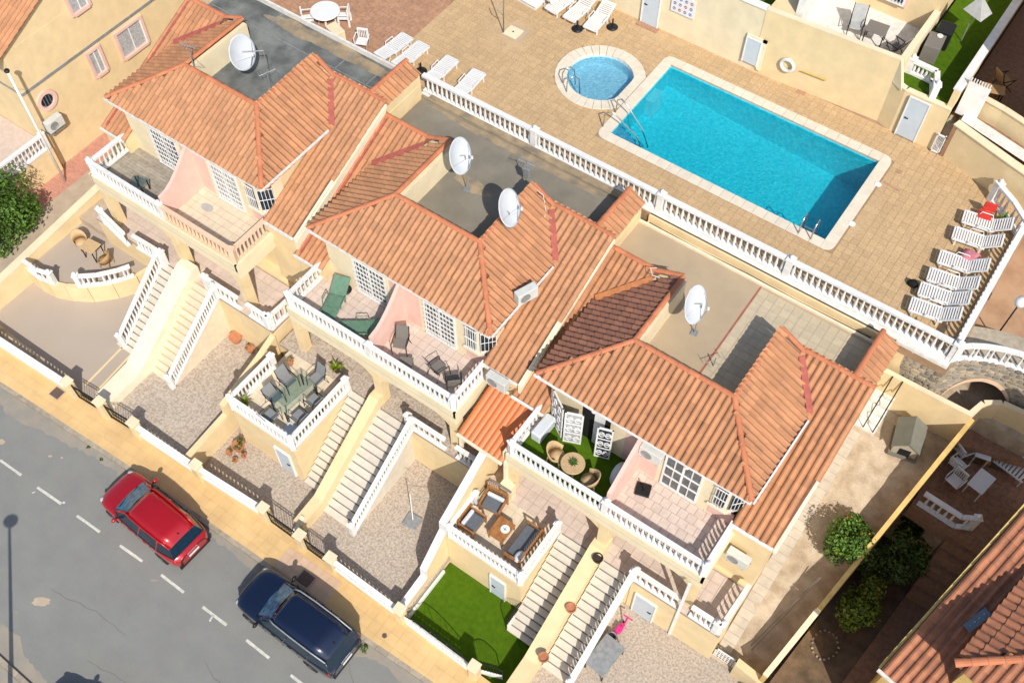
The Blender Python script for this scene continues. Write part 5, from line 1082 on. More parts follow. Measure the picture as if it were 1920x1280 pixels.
def wwin(a, b, frame='pink', round_=False, nm='window'):
    y0_, y1_ = sorted((a[1], b[1])); z0_, z1_ = sorted((a[2], b[2]))
    if round_:
        cy, cz = (y0_+y1_)/2, (z0_+z1_)/2; R1 = max(y1_-y0_, z1_-z0_)/2; M = Matrix.Translation((UW, cy, cz)) @ Matrix.Rotation(math.pi/2, 4, 'Y')
        m = MB(); m.M = M; m.lathe([(R1,0),(R1,.09),(R1*.66,.09),(R1*.62,.02),(R1*.01,.02)], n=24); m.M = None; o = m.obj(nm, frame, t); m = MB(); m.M = M; m.lathe([(R1*.6,.0),(R1*.6,.035),(.01,.036)], n=24); m.M = None; m.obj('pane', 'glass_dark', o)
        m = MB()
        for q in (-.3, 0, .3): m.box(UW+.04, cy+q*R1-.012, cz-R1*.55, UW+.055, cy+q*R1+.012, cz+R1*.55)
        m.obj('bar', 'taupe', o); return
    f = .13; o = MB().box(UW,y0_,z0_,UW+.1,y0_+f,z1_).box(UW,y1_-f,z0_,UW+.1,y1_,z1_).box(UW,y0_+f,z1_-f,UW+.1,y1_-f,z1_).box(UW,y0_+f,z0_,UW+.16,y1_-f,z0_+f).obj(nm, frame, t)
    MB().box(UW,y0_+f,z0_+f,UW+.025,y1_-f,z1_-f).obj('pane', 'glass_dark', o); MB().box(UW+.02,y0_+f+.05,z0_+f,UW+.034,(y0_+y1_)/2-.04,z1_-f-.1).box(UW+.02,(y0_+y1_)/2+.04,z0_+f,UW+.034,y1_-f-.05,z1_-f-.1).obj('curtain', 'curtain', o)
    MB().box(UW+.025,(y0_+y1_)/2-.03,z0_+f,UW+.05,(y0_+y1_)/2+.03,z1_-f).box(UW+.025,y0_+f,z0_+f,UW+.05,y0_+f+.05,z1_-f).box(UW+.025,y1_-f-.05,z0_+f,UW+.05,y1_-f,z1_-f).obj('frame', 'white', o)
wwin((-35.60,19.77,5.24), (-35.60,21.44,6.77)); wwin((-35.60,18.16,5.39), (-35.60,18.98,6.82)); wwin((-35.60,18.31,8.69), (-35.60,19.37,9.99)); wwin((-35.60,15.18,6.06), (-35.60,16.18,6.03), round_=True)
MB().box(UW,15.0,4.6,UW+.35,15.75,5.2).obj('bracket', 'galv', t)
def ac_unit(loc, rz, label, parent=None, s=(.82,.3,.56)):
    t = thing('air_conditioner', loc, label, 'air conditioner', None, rz); old = MB()
    m = MB(); m.M = Matrix.Translation(loc) @ Matrix.Rotation(rz, 4, 'Z'); m.box(-s[0]/2,-s[1]/2,0,s[0]/2,s[1]/2,s[2]); m.M = None; m.obj('casing', 'ac', t, bevel=.02)
    m = MB(); m.M = Matrix.Translation(loc) @ Matrix.Rotation(rz, 4, 'Z') @ Matrix.Translation((-.12,-s[1]/2-.004,s[2]/2)) @ Matrix.Rotation(math.pi/2, 4, 'X'); m.lathe([(.2,0),(.2,.015),(.17,.015),(.16,.004),(.01,.004)], n=18); m.M = None; m.obj('fan_grille', 'galv', t)
    m = MB(); m.M = Matrix.Translation(loc) @ Matrix.Rotation(rz, 4, 'Z'); m.beam((s[0]/2-.05,.05,.1),(s[0]/2+.03,s[1]/2+.05,.0),.03,.03).box(-s[0]/2+.1,-s[1]/2,-.04,-s[0]/2+.14,s[1]/2+.1,0).box(s[0]/2-.14,-s[1]/2,-.04,s[0]/2-.1,s[1]/2+.1,0); m.M = None; m.obj('bracket', 'galv', t)
ac_unit((-35.2,15.35,4.9), math.pi/2, 'white air conditioner fixed to the tall yellow house behind the pole'); 
t = thing('neighbour_balcony', (-36.5,13,4), 'neighbour\'s balcony with white balustrade at the left edge', 'balcony'); MB().box(-44,11.2,2.6,-35.35,14.82,4.0).obj('wall', 'yellow', t); MB().box(-44,11.2,4.0,-35.35,14.8,4.05).obj('floor', 'tile_beige', t); balustrade(t, [(-35.45,14.7,4.06),(-35.45,11.3,4.06),(-40,11.3,4.06)], .85, step=.2, posts=[0,1])
t = thing('pole', (-34.7,14.35,2.6), 'thin white metal pole standing on the path beside the tall yellow house', 'pole'); MB().tube([(-34.7,14.35,2.6),(-34.7,14.35,9.1)], .055, 8).obj('shaft', 'white', t, True); MB().lathe([(.1,0),(.12,.06),(.08,.12)], (-34.7,14.35,9.1), 10).obj('head', 'dark_metal', t); MB().tube([(-34.7,14.35,8.2),(-36,14.8,7.2)], .012, 4).obj('cable', 'dark_metal', t)
t = thing('boundary_pillar', (-31.6,14.6,3), 'x', 'pillar') if False else None
# ================================================================ CARS
def car(name, loc, rz, label, col, spec, group=None):
    """body lofted from cross-sections (x from nose to tail), glass house above, wheels, mirrors, lamps"""
    t = thing(name, (0,0,0), label, 'car'); L, W, H = spec['L'], spec['W'], spec['H']
    def loft(rows, name_, mt, closed=True, sub=2):
        m = MB(); k = len(rows[0]); vs = [p for r_ in rows for p in r_]
        fs = [(i*k+j, i*k+j+1, (i+1)*k+j+1, (i+1)*k+j) for i in range(len(rows)-1) for j in range(k-1)]
        fs += [tuple(range(k)), tuple(reversed([(len(rows)-1)*k+j for j in range(k)]))]
        m.add(vs, fs); o = m.obj(name_, mt, t, True); s_ = o.modifiers.new('s', 'SUBSURF'); s_.levels = s_.render_levels = sub; return o
    rows = []
    for x, w_, zb, zs, zt in spec['body']:
        w2 = W/2*w_; X = x*L
        half = [(w2*.86, zb), (w2*.97, zb+.05), (w2, lerp(zb, zs, .5)), (w2*.985, zs-.03), (w2*.94, zs+.01), (w2*.72, zt), (w2*.3, zt+.015)]
        rows.append([(X, -a, z) for a, z in half] + [(X, a, z) for a, z in reversed(half)])
    body = loft(rows, 'body', col)
    # glass house: belt line, roof line
    g = spec['glass']; m = MB(); vs = []
    for x, w_, z in g['belt']: vs.append((x*L, W/2*w_, z))
    nb = len(g['belt']); 
    for x, w_, z in g['roof']: vs.append((x*L, W/2*w_, z))
    vs2 = vs + [(x, -y, z) for x, y, z in vs]; N = len(vs)
    fs = []
    for i in range(nb-1): fs.append((i, i+1, nb+i+1, nb+i)); fs.append((N+i+1, N+i, N+nb+i, N+nb+i+1))
    fs.append((nb-1, N+nb-1, N+2*nb-1, 2*nb-1))
    m.add(vs2, fs); gl = m.obj('windows', 'glass_dark', t, False); m = MB(); q_ = [vs2[0], vs2[nb], vs2[N+nb], vs2[N]]; m.add([Vector(p) for p in q_]+[(Vector(q_[0])+Vector(q_[3]))/2+Vector((-.07,0,.01)), (Vector(q_[1])+Vector(q_[2]))/2+Vector((-.05,0,.02))], [(0,4,5,1),(4,3,2,5)]); m.obj('windscreen', 'windscreen', t, True)
    # roof skin, slightly crowned
    m = MB(); R = g['roof']; q = []
    for x, w_, z in R:
        for s_, dz in ((-1,0),(-.55,.03),(0,.04),(.55,.03),(1,0)): q.append((x*L, W/2*w_*s_*1.02, z+dz-.005))
    m.add(q, [(i*5+j, (i+1)*5+j, (i+1)*5+j+1, i*5+j+1) for i in range(len(R)-1) for j in range(4)]); rf = m.obj('roof', col, t, True)
    so = rf.modifiers.new('t', 'SOLIDIFY'); so.thickness = .035; so.offset = -1
    # pillars
    for i in spec['pillars']:
        for sg in (-1, 1):
            a = Vector(vs[i]); b = Vector(vs[nb+i]); a.y *= sg; b.y *= sg; MB().tube([a+Vector((0,.004*sg,-.02)), b+Vector((0,.004*sg,0))], .045 if i in (0, nb-1) else .03, 6).obj('pillar', col, t, True)
    # waist rail and sills
    for sg in (-1, 1):
        MB().tube([Vector((x*L, sg*W/2*w_*1.003, z-.01)) for x, w_, z in g['belt']], .02, 5).obj('window_trim', 'dark_metal', t)
        MB().tube([Vector((x*L, sg*W/2*w_*1.02, z+.005)) for x, w_, z in g['roof']], .028, 6).obj('roof_rail' if spec.get('rails') else 'roof_seam', 'galv' if spec.get('rails') else col, t, True)
        m = MB(); m.lathe([(.02,-.06),(.11,-.05),(.13,0),(.11,.07),(.02,.09)], (spec['mirror']*L, sg*(W/2+.10), spec['belt']+.04), 8, sx=.55, sy=1.0); mi = m.obj('mirror', col if not spec.get('rails') else 'dark_metal', t, True)
        MB().beam((spec['mirror']*L, sg*(W/2-.06), spec['belt']-.02), (spec['mirror']*L, sg*(W/2+.08), spec['belt']+.0), .05, .04).obj('mirror_arm', 'dark_metal', mi)
        for x in spec['wheels']:
            m = MB(); m.M = Matrix.Translation((x*L, sg*(W/2-.10), .34)) @ Matrix.Rotation(-sg*math.pi/2, 4, 'X'); m.lathe([(.22,-.11),(.33,-.1),(.345,0),(.33,.1),(.22,.115)], n=20); m.M = None; wh = m.obj('wheel', 'tyre', t, True)
            m = MB(); m.M = Matrix.Translation((x*L, sg*(W/2-.10), .34)) @ Matrix.Rotation(-sg*math.pi/2, 4, 'X'); m.lathe([(.225,.07),(.225,.118),(.18,.10),(.05,.12),(.01,.12)], n=14); m.M = None; m.obj('rim', 'steel', wh)
        m = MB(); a = spec['lamp']; m.lathe([(.02,-.05),(.14,-.04),(.17,.02),(.1,.07),(.02,.08)], (a[0]*L, sg*W/2*a[1], a[2]), 10, sx=1.3, sy=.75); m.obj('headlight', 'lamp_clear', t, True)
        m = MB(); a = spec['tail']; m.lathe([(.02,-.07),(.09,-.05),(.10,.04),(.03,.07)], (a[0]*L, sg*W/2*a[1], a[2]-.03), 10, sx=.6, sy=1.1); m.obj('tail_light', 'lamp_red', t, True)
        for x in spec['handles']: MB().beam((x*L-.09, sg*(W/2*.985), spec['belt']-.13), (x*L+.09, sg*(W/2*.985), spec['belt']-.13), .04, .03).obj('door_handle', col, t)
        for x in spec['doors']: MB().beam((x*L, sg*(W/2*.992), .45), (x*L, sg*(W/2*.992), spec['belt']-.04), .02, .02).obj('door_seam', 'black', t)
    # wipers, bonnet seam, plate, aerial
    b0 = Vector(vs[0]); MB().tube([(b0.x-.02,.45,b0.z+.03),(b0.x+.12,-.05,b0.z+.12)], .012, 4).obj('wiper', 'black', t); MB().tube([(b0.x-.02,-.1,b0.z+.03),(b0.x+.12,-.55,b0.z+.12)], .012, 4).obj('wiper', 'black', t)
    MB().box(L*.995,-.24,.60,L*1.004,.24,.69).obj('number_plate', 'white', t); MB().tube([(R[-1][0]*L-.3,0,R[-1][2]+.02),(R[-1][0]*L-.14,0,R[-1][2]+.12)], .02, 5).obj('aerial', 'dark_metal', t)
    MB().box(.02*L,-.5,.3,.03*L,.5,.55).obj('grille', 'black', t); MB().box(L*.985,-W*.40,.26,L*1.002,W*.40,.42).obj('bumper', 'dark_metal', t)
    t.matrix_basis = Matrix.Translation(loc) @ Matrix.Rotation(rz, 4, 'Z') @ Matrix.Rotation(.06*math.cos(rz), 4, 'Y')
    for c in [c for c in COL.objects if c.parent is t]: c.matrix_parent_inverse = Matrix.Identity(4)
    return t
RED = dict(L=4.32, W=1.84, H=1.62, belt=.98, mirror=.30, wheels=(.185,.80), handles=(.45,.63), doors=(.35,.53,.70), pillars=(0,2,3), lamp=(.06,.74,.70), tail=(.965,.78,.88),
  body=[(0,.55,.34,.50,.62),(.012,.78,.26,.62,.74),(.05,.93,.22,.76,.84),(.14,.99,.22,.86,.95),(.26,1,.22,.93,1.03),(.40,1,.22,.96,1.0),(.60,1,.22,.98,1.0),(.80,1,.24,.99,1.02),(.91,.97,.26,.98,1.06),(.97,.88,.30,.93,1.02),(1.0,.70,.36,.82,.92)],
  glass=dict(belt=[(.225,.80,1.0),(.33,.93,.985),(.55,.95,.99),(.78,.94,1.03),(.972,.80,1.12)], roof=[(.385,.66,1.50),(.43,.71,1.56),(.58,.72,1.60),(.78,.70,1.58),(.915,.65,1.50)]))
NAVY = dict(L=4.62, W=1.88, H=1.78, belt=1.12, mirror=.29, wheels=(.17,.79), handles=(.44,.60), doors=(.34,.52,.68), pillars=(0,2,3,4), rails=True, lamp=(.06,.76,.82), tail=(.975,.86,1.05),
  body=[(0,.58,.40,.62,.76),(.012,.80,.32,.78,.90),(.05,.93,.28,.92,1.0),(.14,.99,.28,1.0,1.09),(.26,1,.28,1.06,1.14),(.40,1,.28,1.08,1.12),(.60,1,.28,1.1,1.12),(.80,1,.28,1.1,1.12),(.93,.99,.30,1.08,1.12),(.985,.94,.34,1.04,1.1),(1.0,.84,.38,.95,1.02)],
  glass=dict(belt=[(.25,.80,1.12),(.34,.93,1.12),(.54,.95,1.12),(.78,.95,1.14),(.99,.88,1.20)], roof=[(.385,.70,1.66),(.43,.75,1.71),(.58,.77,1.75),(.78,.77,1.75),(.94,.74,1.70)]))
car('parked_car', (-22.35, 5.35, 1.02), math.radians(-2.0), 'red hatchback parked at the kerb', 'car_red', RED)
car('parked_car', (-15.55, 5.45, .62), math.radians(0.5), 'dark navy estate car with roof rails parked at the kerb', 'car_navy', NAVY)
car('parked_car', (-18.35, -1.75, .82), math.radians(-1), 'black car showing only its roof at the bottom edge of the road', 'dark_metal', RED)
t = thing('street_lamp', (-19.2,-2.6,.9), 'tall street lamp whose long shadow falls up the road at left', 'street lamp'); MB().tube([(-19.2,-2.6,.9),(-19.2,-2.6,8.0)], .085, 8, r1=.05).obj('pole', 'dark_metal', t, True); MB().lathe([(.05,0),(.16,.05),(.19,.12),(.12,.22),(.02,.25)], (-19.3,-2.45,7.95), 10, sx=1.5, sy=1.5).obj('lantern', 'dark_metal', t, True)
# ================================================================ POOL FURNITURE
def lounger_build(raised=.35, col='plastic'):
    t = thing('sun_lounger', (0,0,0), 'x', 'sun lounger'); gr = 'white plastic sun loungers round the pool'
    L = 1.75; W = .6; hinge = 1.05
    fr = MB()
    for s in (-1, 1): fr.beam((s*W/2,0,.27), (s*W/2,hinge+.1,.27), .06, .06); fr.tube([(s*(W/2+.03),.5,.3),(s*(W/2+.05),.55,.45),(s*(W/2+.05),.95,.45),(s*(W/2+.03),1.0,.3)], .02, 5)
    fr.beam((-W/2,0,.27), (W/2,0,.27), .06, .06); fr.obj('frame', col, t)
    for s in (-1, 1):
        for y in (.12, 1.0): MB().beam((s*(W/2-.02),y,0), (s*(W/2-.02),y,.27), .06, .05).obj('leg', col, t)
        MB().beam((s*(W/2-.05),1.45,.02), (s*(W/2-.05),1.3,.3), .04, .04).obj('leg', col, t)
    for i in range(11): y = .06+i*.092; MB().box(-W/2+.03, y, .30, W/2-.03, y+.065, .33).obj('slat', col, t)
    ca, sa = math.cos(raised), math.sin(raised); bk = MB(); e = Vector((0,hinge,.30)); d = Vector((0,ca,sa))
    for s in (-1, 1): bk.beam(e+Vector((s*W/2*.95,0,0)), e+Vector((s*W/2*.95,0,0))+d*.68, .06, .05)
    bk.beam(e+d*.66+Vector((-W/2,0,0)), e+d*.66+Vector((W/2,0,0)), .06, .05); b_ = bk.obj('backrest', col, t)
    for i in range(7): p = e+d*(.04+i*.09); MB().beam(p+Vector((-W/2+.03,0,.01)), p+Vector((W/2-.03,0,.01)), .062, .025).obj('slat', col, b_)
    return t, gr
def copies(build, spots): repeat(build, spots)
HP = math.pi/2
lab_r = ['first from the red chair','second, above the pink towel','third, below the pink towel','fourth from the red chair','fifth, black bag at its foot','last, nearest the long balustrade']
copies(lambda: lounger_build(.62), [((-.66, v, 8.41), -HP+.17, 'white raised-back lounger in the row of six, '+lab_r[i]) for i, v in enumerate((29.72,28.78,27.45,26.5,25.72,24.92))])
copies(lambda: lounger_build(.12), [((u, 25.6, 8.41), math.pi+.04*i-.06, 'white flat lounger by the pool balustrade, '+s) for i, (u, s) in enumerate(((-23.3,'leftmost of four'),(-22.45,'second from left, beside the black base'),(-20.95,'third from left'),(-19.6,'rightmost of four')))])
copies(lambda: lounger_build(.3), [((u, 30.35, 8.41), .1*i-.15, 'white lounger against the upper pool wall, '+s) for i, (u, s) in enumerate(((-19.35,'left of three'),(-18.4,'middle of three, next to a black base'),(-17.35,'right of three, partly raised')))])
t = thing('lounger_stack', (-20.6,30.4,8.41), 'flat white plastic lounger lying at the top edge beside the other loungers', 'sun lounger'); MB().cbox((-20.7,30.6,8.6), (1.5,.62,.06), -.1).obj('bed', 'plastic', t, bevel=.02); MB().cbox((-20.7,30.6,8.41), (1.3,.5,.19), -.1).obj('base', 'plastic', t)
def chair_build(col='plastic', slats=True):
    t = thing('plastic_chair', (0,0,0), 'x', 'chair')
    MB().box(-.23,-.22,.40,.23,.24,.43).obj('seat', col, t, bevel=.015)
    b_ = MB().box(-.24,.22,.43,-.19,.28,.86).box(.19,.22,.43,.24,.28,.86).box(-.24,.23,.80,.24,.28,.88).obj('backrest', col, t)
    for i in range(5): MB().box(-.16+i*.075,.24,.45,-.13+i*.075,.265,.80).obj('slat', col, b_)
    for s in (-1, 1):
        MB().tube([(s*.25,-.2,.42),(s*.28,-.18,.64),(s*.28,.2,.66),(s*.24,.25,.6)], .022, 5).obj('armrest', col, t)
        for y in (-.2, .24): MB().beam((s*.22,y,0), (s*.23,y,.41), .045, .045).obj('leg', col, t)
    return t, 'white plastic chairs'
copies(chair_build, [((-27.3,23.95,8.41), 2.4, 'white plastic chair behind the round white table at the deck edge'),((-26.2,24.9,8.41), -1.0, 'white plastic chair right of the round white table'),((-24.55,24.15,8.41), .4, 'white plastic chair with shaded seat left of the four flat loungers'),((-19.6,30.9,8.41), 1.3, 'white plastic chair between the loungers at the upper wall')])
def round_table(name, c, r, h, mt, label, leg='plastic', pl=True):
    t = thing(name, c, label, 'table'); MB().lathe([(r,0),(r+.01,.02),(r-.01,.045),(.02,.05)], (c[0],c[1],c[2]+h), 28).obj('tabletop', mt, t, bevel=.005)
    if pl:
        for i in range(4): a = HP*i+.6; MB().beam((c[0]+math.cos(a)*r*.6,c[1]+math.sin(a)*r*.6,c[2]), (c[0]+math.cos(a)*r*.5,c[1]+math.sin(a)*r*.5,c[2]+h), .05, .05).obj('leg', leg, t)
    return t
round_table('round_table', (-26.75,24.45,8.41), .62, .70, 'plastic', 'large round white plastic table on the dark red part of the deck'); tag(MB().cbox((-25.9,24.05,8.41), (.75,.5,.5), -.3).obj('storage_box', 'yellow_pale', bevel=.02), 'cream box between the round white table and the deck edge', 'box')
def ubase(c, label, mt='dark_metal', sq=False):
    t = thing('umbrella_base', c, label, 'umbrella base')
    if sq: MB().cbox(c, (.52,.5,.07), .3).obj('slab', mt, t, bevel=.03)
    else: MB().lathe([(.24,0),(.25,.03),(.2,.07),(.05,.1)], c, 16).obj('weight', mt, t, True)
    MB().lathe([(.035,0),(.035,.38),(.02,.4)], (c[0],c[1],c[2]+.06), 8).obj('socket', mt, t)
for c, lab in (((-21.75,24.5,8.41),'round black umbrella base beside the second flat lounger'),((-17.95,30.35,8.41),'round black umbrella base between the loungers at the upper wall'),((-16.8,31.3,8.41),'round black umbrella base right of the loungers at the upper wall'),((-18.2,23.2,8.41) ,'x')):
    if lab != 'x': ubase(c, lab)
t = thing('chair', (-.05,30.25,8.41), 'low red cloth chair at the far right corner of the pool deck', 'chair')
MB().cbox((-.05,30.2,8.7), (.5,.45,.06), .2).obj('seat', 'red_cloth', t, bevel=.03); MB().beam((-.25,30.42,8.75),(.2,30.5,8.75),.06,.4).obj('backrest', 'red_cloth', t, bevel=.02)
for x, y in ((-.25,30.0),(.15,30.0),(-.25,30.4),(.15,30.4)): MB().beam((x,y,8.41),(x,y,8.72),.03,.03).obj('leg', 'steel', t)
t = thing('towel', (.3,28.1,8.7), 'pink towel draped over a low stool between the loungers', 'towel'); m = MB(); vs = []
for i in range(7):
    for j in range(7): x = -.3+i*.1; y = -.3+j*.1; e = max(abs(x),abs(y)); vs.append((.25+x, 28.1+y, 8.8-(.0 if e < .22 else (e-.22)*1.8)+.015*math.sin(i*2.1+j)))
m.add(vs, [(i*7+j,(i+1)*7+j,(i+1)*7+j+1,i*7+j+1) for i in range(6) for j in range(6)]); m.obj('cloth', 'pink_cloth', t, True)
t = thing('bag', (-.95,25.9,8.41), 'small black bag on the deck at the foot of a lounger', 'bag'); MB().lathe([(.14,0),(.18,.08),(.14,.2),(.05,.24)], (-.95,25.95,8.41), 10, sx=1.2, sy=.8).obj('body', 'black', t, True); MB().tube([(-1.05,25.95,8.62),(-1.0,25.95,8.74),(-.9,25.95,8.74),(-.85,25.95,8.62)], .012, 5).obj('strap', 'black', t)
def potplant(c, pr, ph, size, n, label, mt='leaf', pot='pot', seed=1, spiky=False, cat='potted plant'):
    t = thing('potted_plant', c, label, cat); MB().lathe([(pr*.7,0),(pr,ph*.9),(pr*1.12,ph*.92),(pr*1.12,ph),(pr*.92,ph),(pr*.9,ph*.93),(.01,ph*.93)], c, 14).obj('pot', pot, t)
    if n:
        if spiky:
            r = random.Random(seed); m = MB()
            for i in range(n):
                a = r.uniform(0,6.28); l = size*r.uniform(.6,1.1); b = r.uniform(.35,1.2); p = Vector((c[0],c[1],c[2]+ph)); d = Vector((math.cos(a)*math.cos(b),math.sin(a)*math.cos(b),math.sin(b))); s_ = Vector((-math.sin(a),math.cos(a),0))*size*.09
                q = p+d*l*.6; e = q+Vector((d.x,d.y,d.z*.3))*l*.5; m.add([p-s_*.6,p+s_*.6,q+s_,q-s_,e], [(0,1,2,3),(3,2,4)])
            m.obj('leaves', mt, t)
        else: foliage((c[0],c[1],c[2]+ph+size*.3), (size,size,size*.7), n, size*.35, mt, 'leaves', t, 5, seed)
    else: MB().lathe([(pr*.88,0),(.01,.01)], (c[0],c[1],c[2]+ph*.9), 12).obj('soil', 'soil', t)
    return t
potplant((.55,30.4,8.41), .14, .25, .38, 16, 'spiky potted plant beside the red chair at the far pool corner', 'leaf', 'pot', 3, True); potplant((-.3,24.35,8.41), .12, .2, .3, 14, 'small spiky potted plant at the corner of the two pool balustrades', 'leaf', 'pot', 4, True)
# terrace beyond the pool
def fold_chair(c, rz, mt, label, fm='dark_metal', tall=True):
    t = thing('garden_chair', (0,0,0), label, 'chair'); m = MB().box(-.24,-.24,.42,.24,.22,.46); m.obj('seat', mt, t, bevel=.015)
    m = MB(); m.add([(-.24,.2,.45),(.24,.2,.45),(.24,.48,1.08),(-.24,.48,1.08),(-.24,.24,.43),(.24,.24,.43),(.24,.52,1.06),(-.24,.52,1.06)], [(0,1,2,3),(7,6,5,4),(0,4,5,1),(3,2,6,7),(0,3,7,4),(1,5,6,2)]); m.obj('backrest', mt, t)
    for s in (-1, 1):
        m = MB().tube([(s*.27,-.3,0),(s*.27,.3,.62),(s*.27,.5,1.1)], .018, 5); m.obj('leg', fm, t); MB().tube([(s*.27,.42,0),(s*.27,-.22,.64)], .018, 5).obj('leg', fm, t); MB().tube([(s*.27,-.26,.64),(s*.27,.34,.66)], .022, 5).obj('armrest', fm, t)
    t.matrix_basis = Matrix.Translation(c) @ Matrix.Rotation(rz, 4, 'Z'); return t
fold_chair((-7.7,34.25,10.47), .3, 'grey_cloth', 'reclining garden chair with pale grey pad on the terrace beyond the pool'); fold_chair((-6.0,34.0,10.47), -1.9, 'taupe', 'dark folding chair in the shaded right corner of the terrace beyond the pool')
def rect_table(name, c, s, h, mt, label, leg='dark_metal', rz=0.0, th=.04):
    t = thing(name, (0,0,0), label, 'table'); MB().box(-s[0]/2,-s[1]/2,h,s[0]/2,s[1]/2,h+th).obj('tabletop', mt, t, bevel=.01)
    for x in (-1, 1):
        for y in (-1, 1): MB().beam((x*(s[0]/2-.05),y*(s[1]/2-.05),0), (x*(s[0]/2-.05),y*(s[1]/2-.05),h), .04, .04).obj('leg', leg, t)
    t.matrix_basis = Matrix.Translation(c) @ Matrix.Rotation(rz, 4, 'Z'); return t
rect_table('garden_table', (-6.9,34.25,10.47), (.8,.7), .68, 'taupe', 'square dark table between the chairs on the terrace beyond the pool', rz=.1)
rect_table('foot_stool', (-6.75,33.45,10.47), (.9,.4), .3, 'taupe', 'low dark bench at the front edge of the terrace beyond the pool', rz=-.15)
t = thing('barbecue', (-4.75,35.3,10.42), 'dark hooded barbecue on the strip of lawn at top right', 'barbecue'); MB().cbox((-4.8,34.9,10.42), (.62,.9,.75), .1).obj('cabinet', 'taupe', t, bevel=.02); MB().cbox((-4.72,35.75,10.42), (.62,.7,.85), .1).obj('hood', 'dark_metal', t, bevel=.06); MB().lathe([(.12,0),(.12,.03),(.01,.04)], (-4.75,35.2,11.18), 10).obj('plate', 'white_old', t)
t = thing('parasol', (-3.8,36.5,10.42), 'closed grey parasol standing at the edge of the lawn at top right', 'parasol'); MB().tube([(-4.1,36.4,10.42),(-4.1,36.4,12.4)], .025, 6).obj('pole', 'galv', t); m = MB(); m.add([(-4.1,36.4,12.6),(-4.5,36.2,11.9),(-3.7,36.0,11.8),(-3.5,36.6,11.9),(-4.2,36.9,12.0),(-4.1,36.35,11.75)], [(0,1,2),(0,2,3),(0,3,4),(0,4,1),(5,2,1),(5,3,2)]); m.obj('canopy', 'grey_cloth', t)
rect_table('patio_table', (-2.1,34.5,9.86), (.9,.5), .6, 'wicker', 'brown table in the shaded sunken yard at top right', rz=.3); fold_chair((-1.9,35.4,9.86), 2.5, 'wicker', 'brown chair in the shaded sunken yard at top right')
# ================================================================ ROOF EQUIPMENT
def dish(c, base, rad, aim, label, bmt='galv'):
    t = thing('satellite_dish', base, label, 'satellite dish'); c = Vector(c); a = Vector(aim).normalized(); q = a.to_track_quat('Z', 'Y').to_matrix().to_4x4()
    m = MB(); m.M = Matrix.Translation(c) @ q; pr = [(rad*i/8, .22*rad*(i/8)**2) for i in range(9)]; vs = []; n = 36
    prof = [(max(r_,.005), z) for r_, z in pr] + [(rad*1.0, .22*rad-.025)] + [(max(r_,.005), z-.02) for r_, z in reversed(pr)]
    m.lathe(prof, n=n); m.M = None; m.obj('reflector', 'dish', t, True)
    f = c + a*rad*.95 + Vector((0,0,-.12)); bot = c + (q @ Vector((0,-rad*.96,.2*rad))); 
    MB().tube([bot, f], .018, 5).obj('feed_arm', 'galv', t); MB().tube([c + (q @ Vector((rad*.9,.0,.2*rad))), f], .008, 4).tube([c + (q @ Vector((-rad*.9,.0,.2*rad))), f], .008, 4).obj('stay', 'galv', t); MB().lathe([(.04,-.05),(.05,0),(.04,.08)], f, 8).obj('receiver', 'white_old', t)
    b = Vector(base); k = c - a*.12; MB().tube([b, Vector((b.x,b.y,k.z-.05)), k], .025, 8).obj('mast', bmt, t); MB().cbox((b.x,b.y,b.z), (.24,.24,.03), .2).obj('foot', bmt, t)
dish((-25.75,18.95,11.35), (-25.2,19.6,9.33), .67, (.92,.15,.36), 'large white satellite dish on the dark grey flat roof'); dish((-16.45,20.05,10.55), (-16.3,20.3,8.63), .67, (.89,.185,.42), 'white satellite dish beside the cream parapet of the brown flat roof')
dish((-13.6,19.05,10.6), (-13.45,19.0,9.8), .67, (.855,.225,.46), 'white satellite dish mounted on the gable of the middle roof'); dish((-6.55,19.75,9.85), (-6.3,20.0,8.03), .67, (.91,.02,.44), 'white satellite dish standing on the sandy flat roof')
def antenna(b, h, label, az=.5, n=6):
    t = thing('tv_antenna', b, label, 'antenna'); b = Vector(b); MB().tube([b, b+Vector((0,0,h))], .022, 6).obj('mast', 'galv', t); d = Vector((math.cos(az),math.sin(az),0)); s_ = Vector((-d.y,d.x,0)); e = b+Vector((0,0,h-.08)); m = MB().tube([e-d*.35, e+d*.35], .014, 4)
    for i in range(n): p = e+d*(-.32+i*.64/(n-1)); m.tube([p-s_*.2, p+s_*.2], .008, 4)
    struct(m.obj('elements', 'galv', t), 'stuff'); MB().tube([b+Vector((0,0,.0)), b+Vector((.3,.2,.0)), b+Vector((0,0,h*.5))], .012, 4).obj('stay', 'galv', t)
antenna((-27.5,18.0,10.45), 1.1, 'small television antenna at the peak of the upper-left roof', .2); antenna((-24.9,19.3,9.33), 1.3, 'metal antenna mast beside the dish on the dark flat roof', 1.2); antenna((-14.5,21.6,8.63), 1.5, 'metal antenna with white box in the middle of the brown flat roof', .1, 8); antenna((-5.1,19.2,8.03), .5, 'short rod antenna on the sandy flat roof near the gable shadow', 1.0, 2)
tag(MB().box(-14.6,21.5,9.4,-14.35,21.62,9.8).obj('antenna_box', 'galv', bevel=.02), 'grey box fixed to the antenna of the brown flat roof', 'box')
tag(MB().tube([(-13.9,20.9,9.9),(-13.3,20.9,9.75),(-12.9,20.5,9.5),(-12.4,19.2,8.95),(-12.3,18.7,8.85)], .016, 4).obj('cable', 'white_old'), 'pale cable running down the valley of the middle roof', 'cable')
tag(MB().tube([(-8.5,20.9,9.1),(-8.6,20.6,9.35),(-8.4,20.4,9.3),(-8.2,20.6,9.1)], .016, 5).obj('cable_loop', 'white_old'), 'small loop of pale cable on the ridge of the lower-right roof', 'cable')
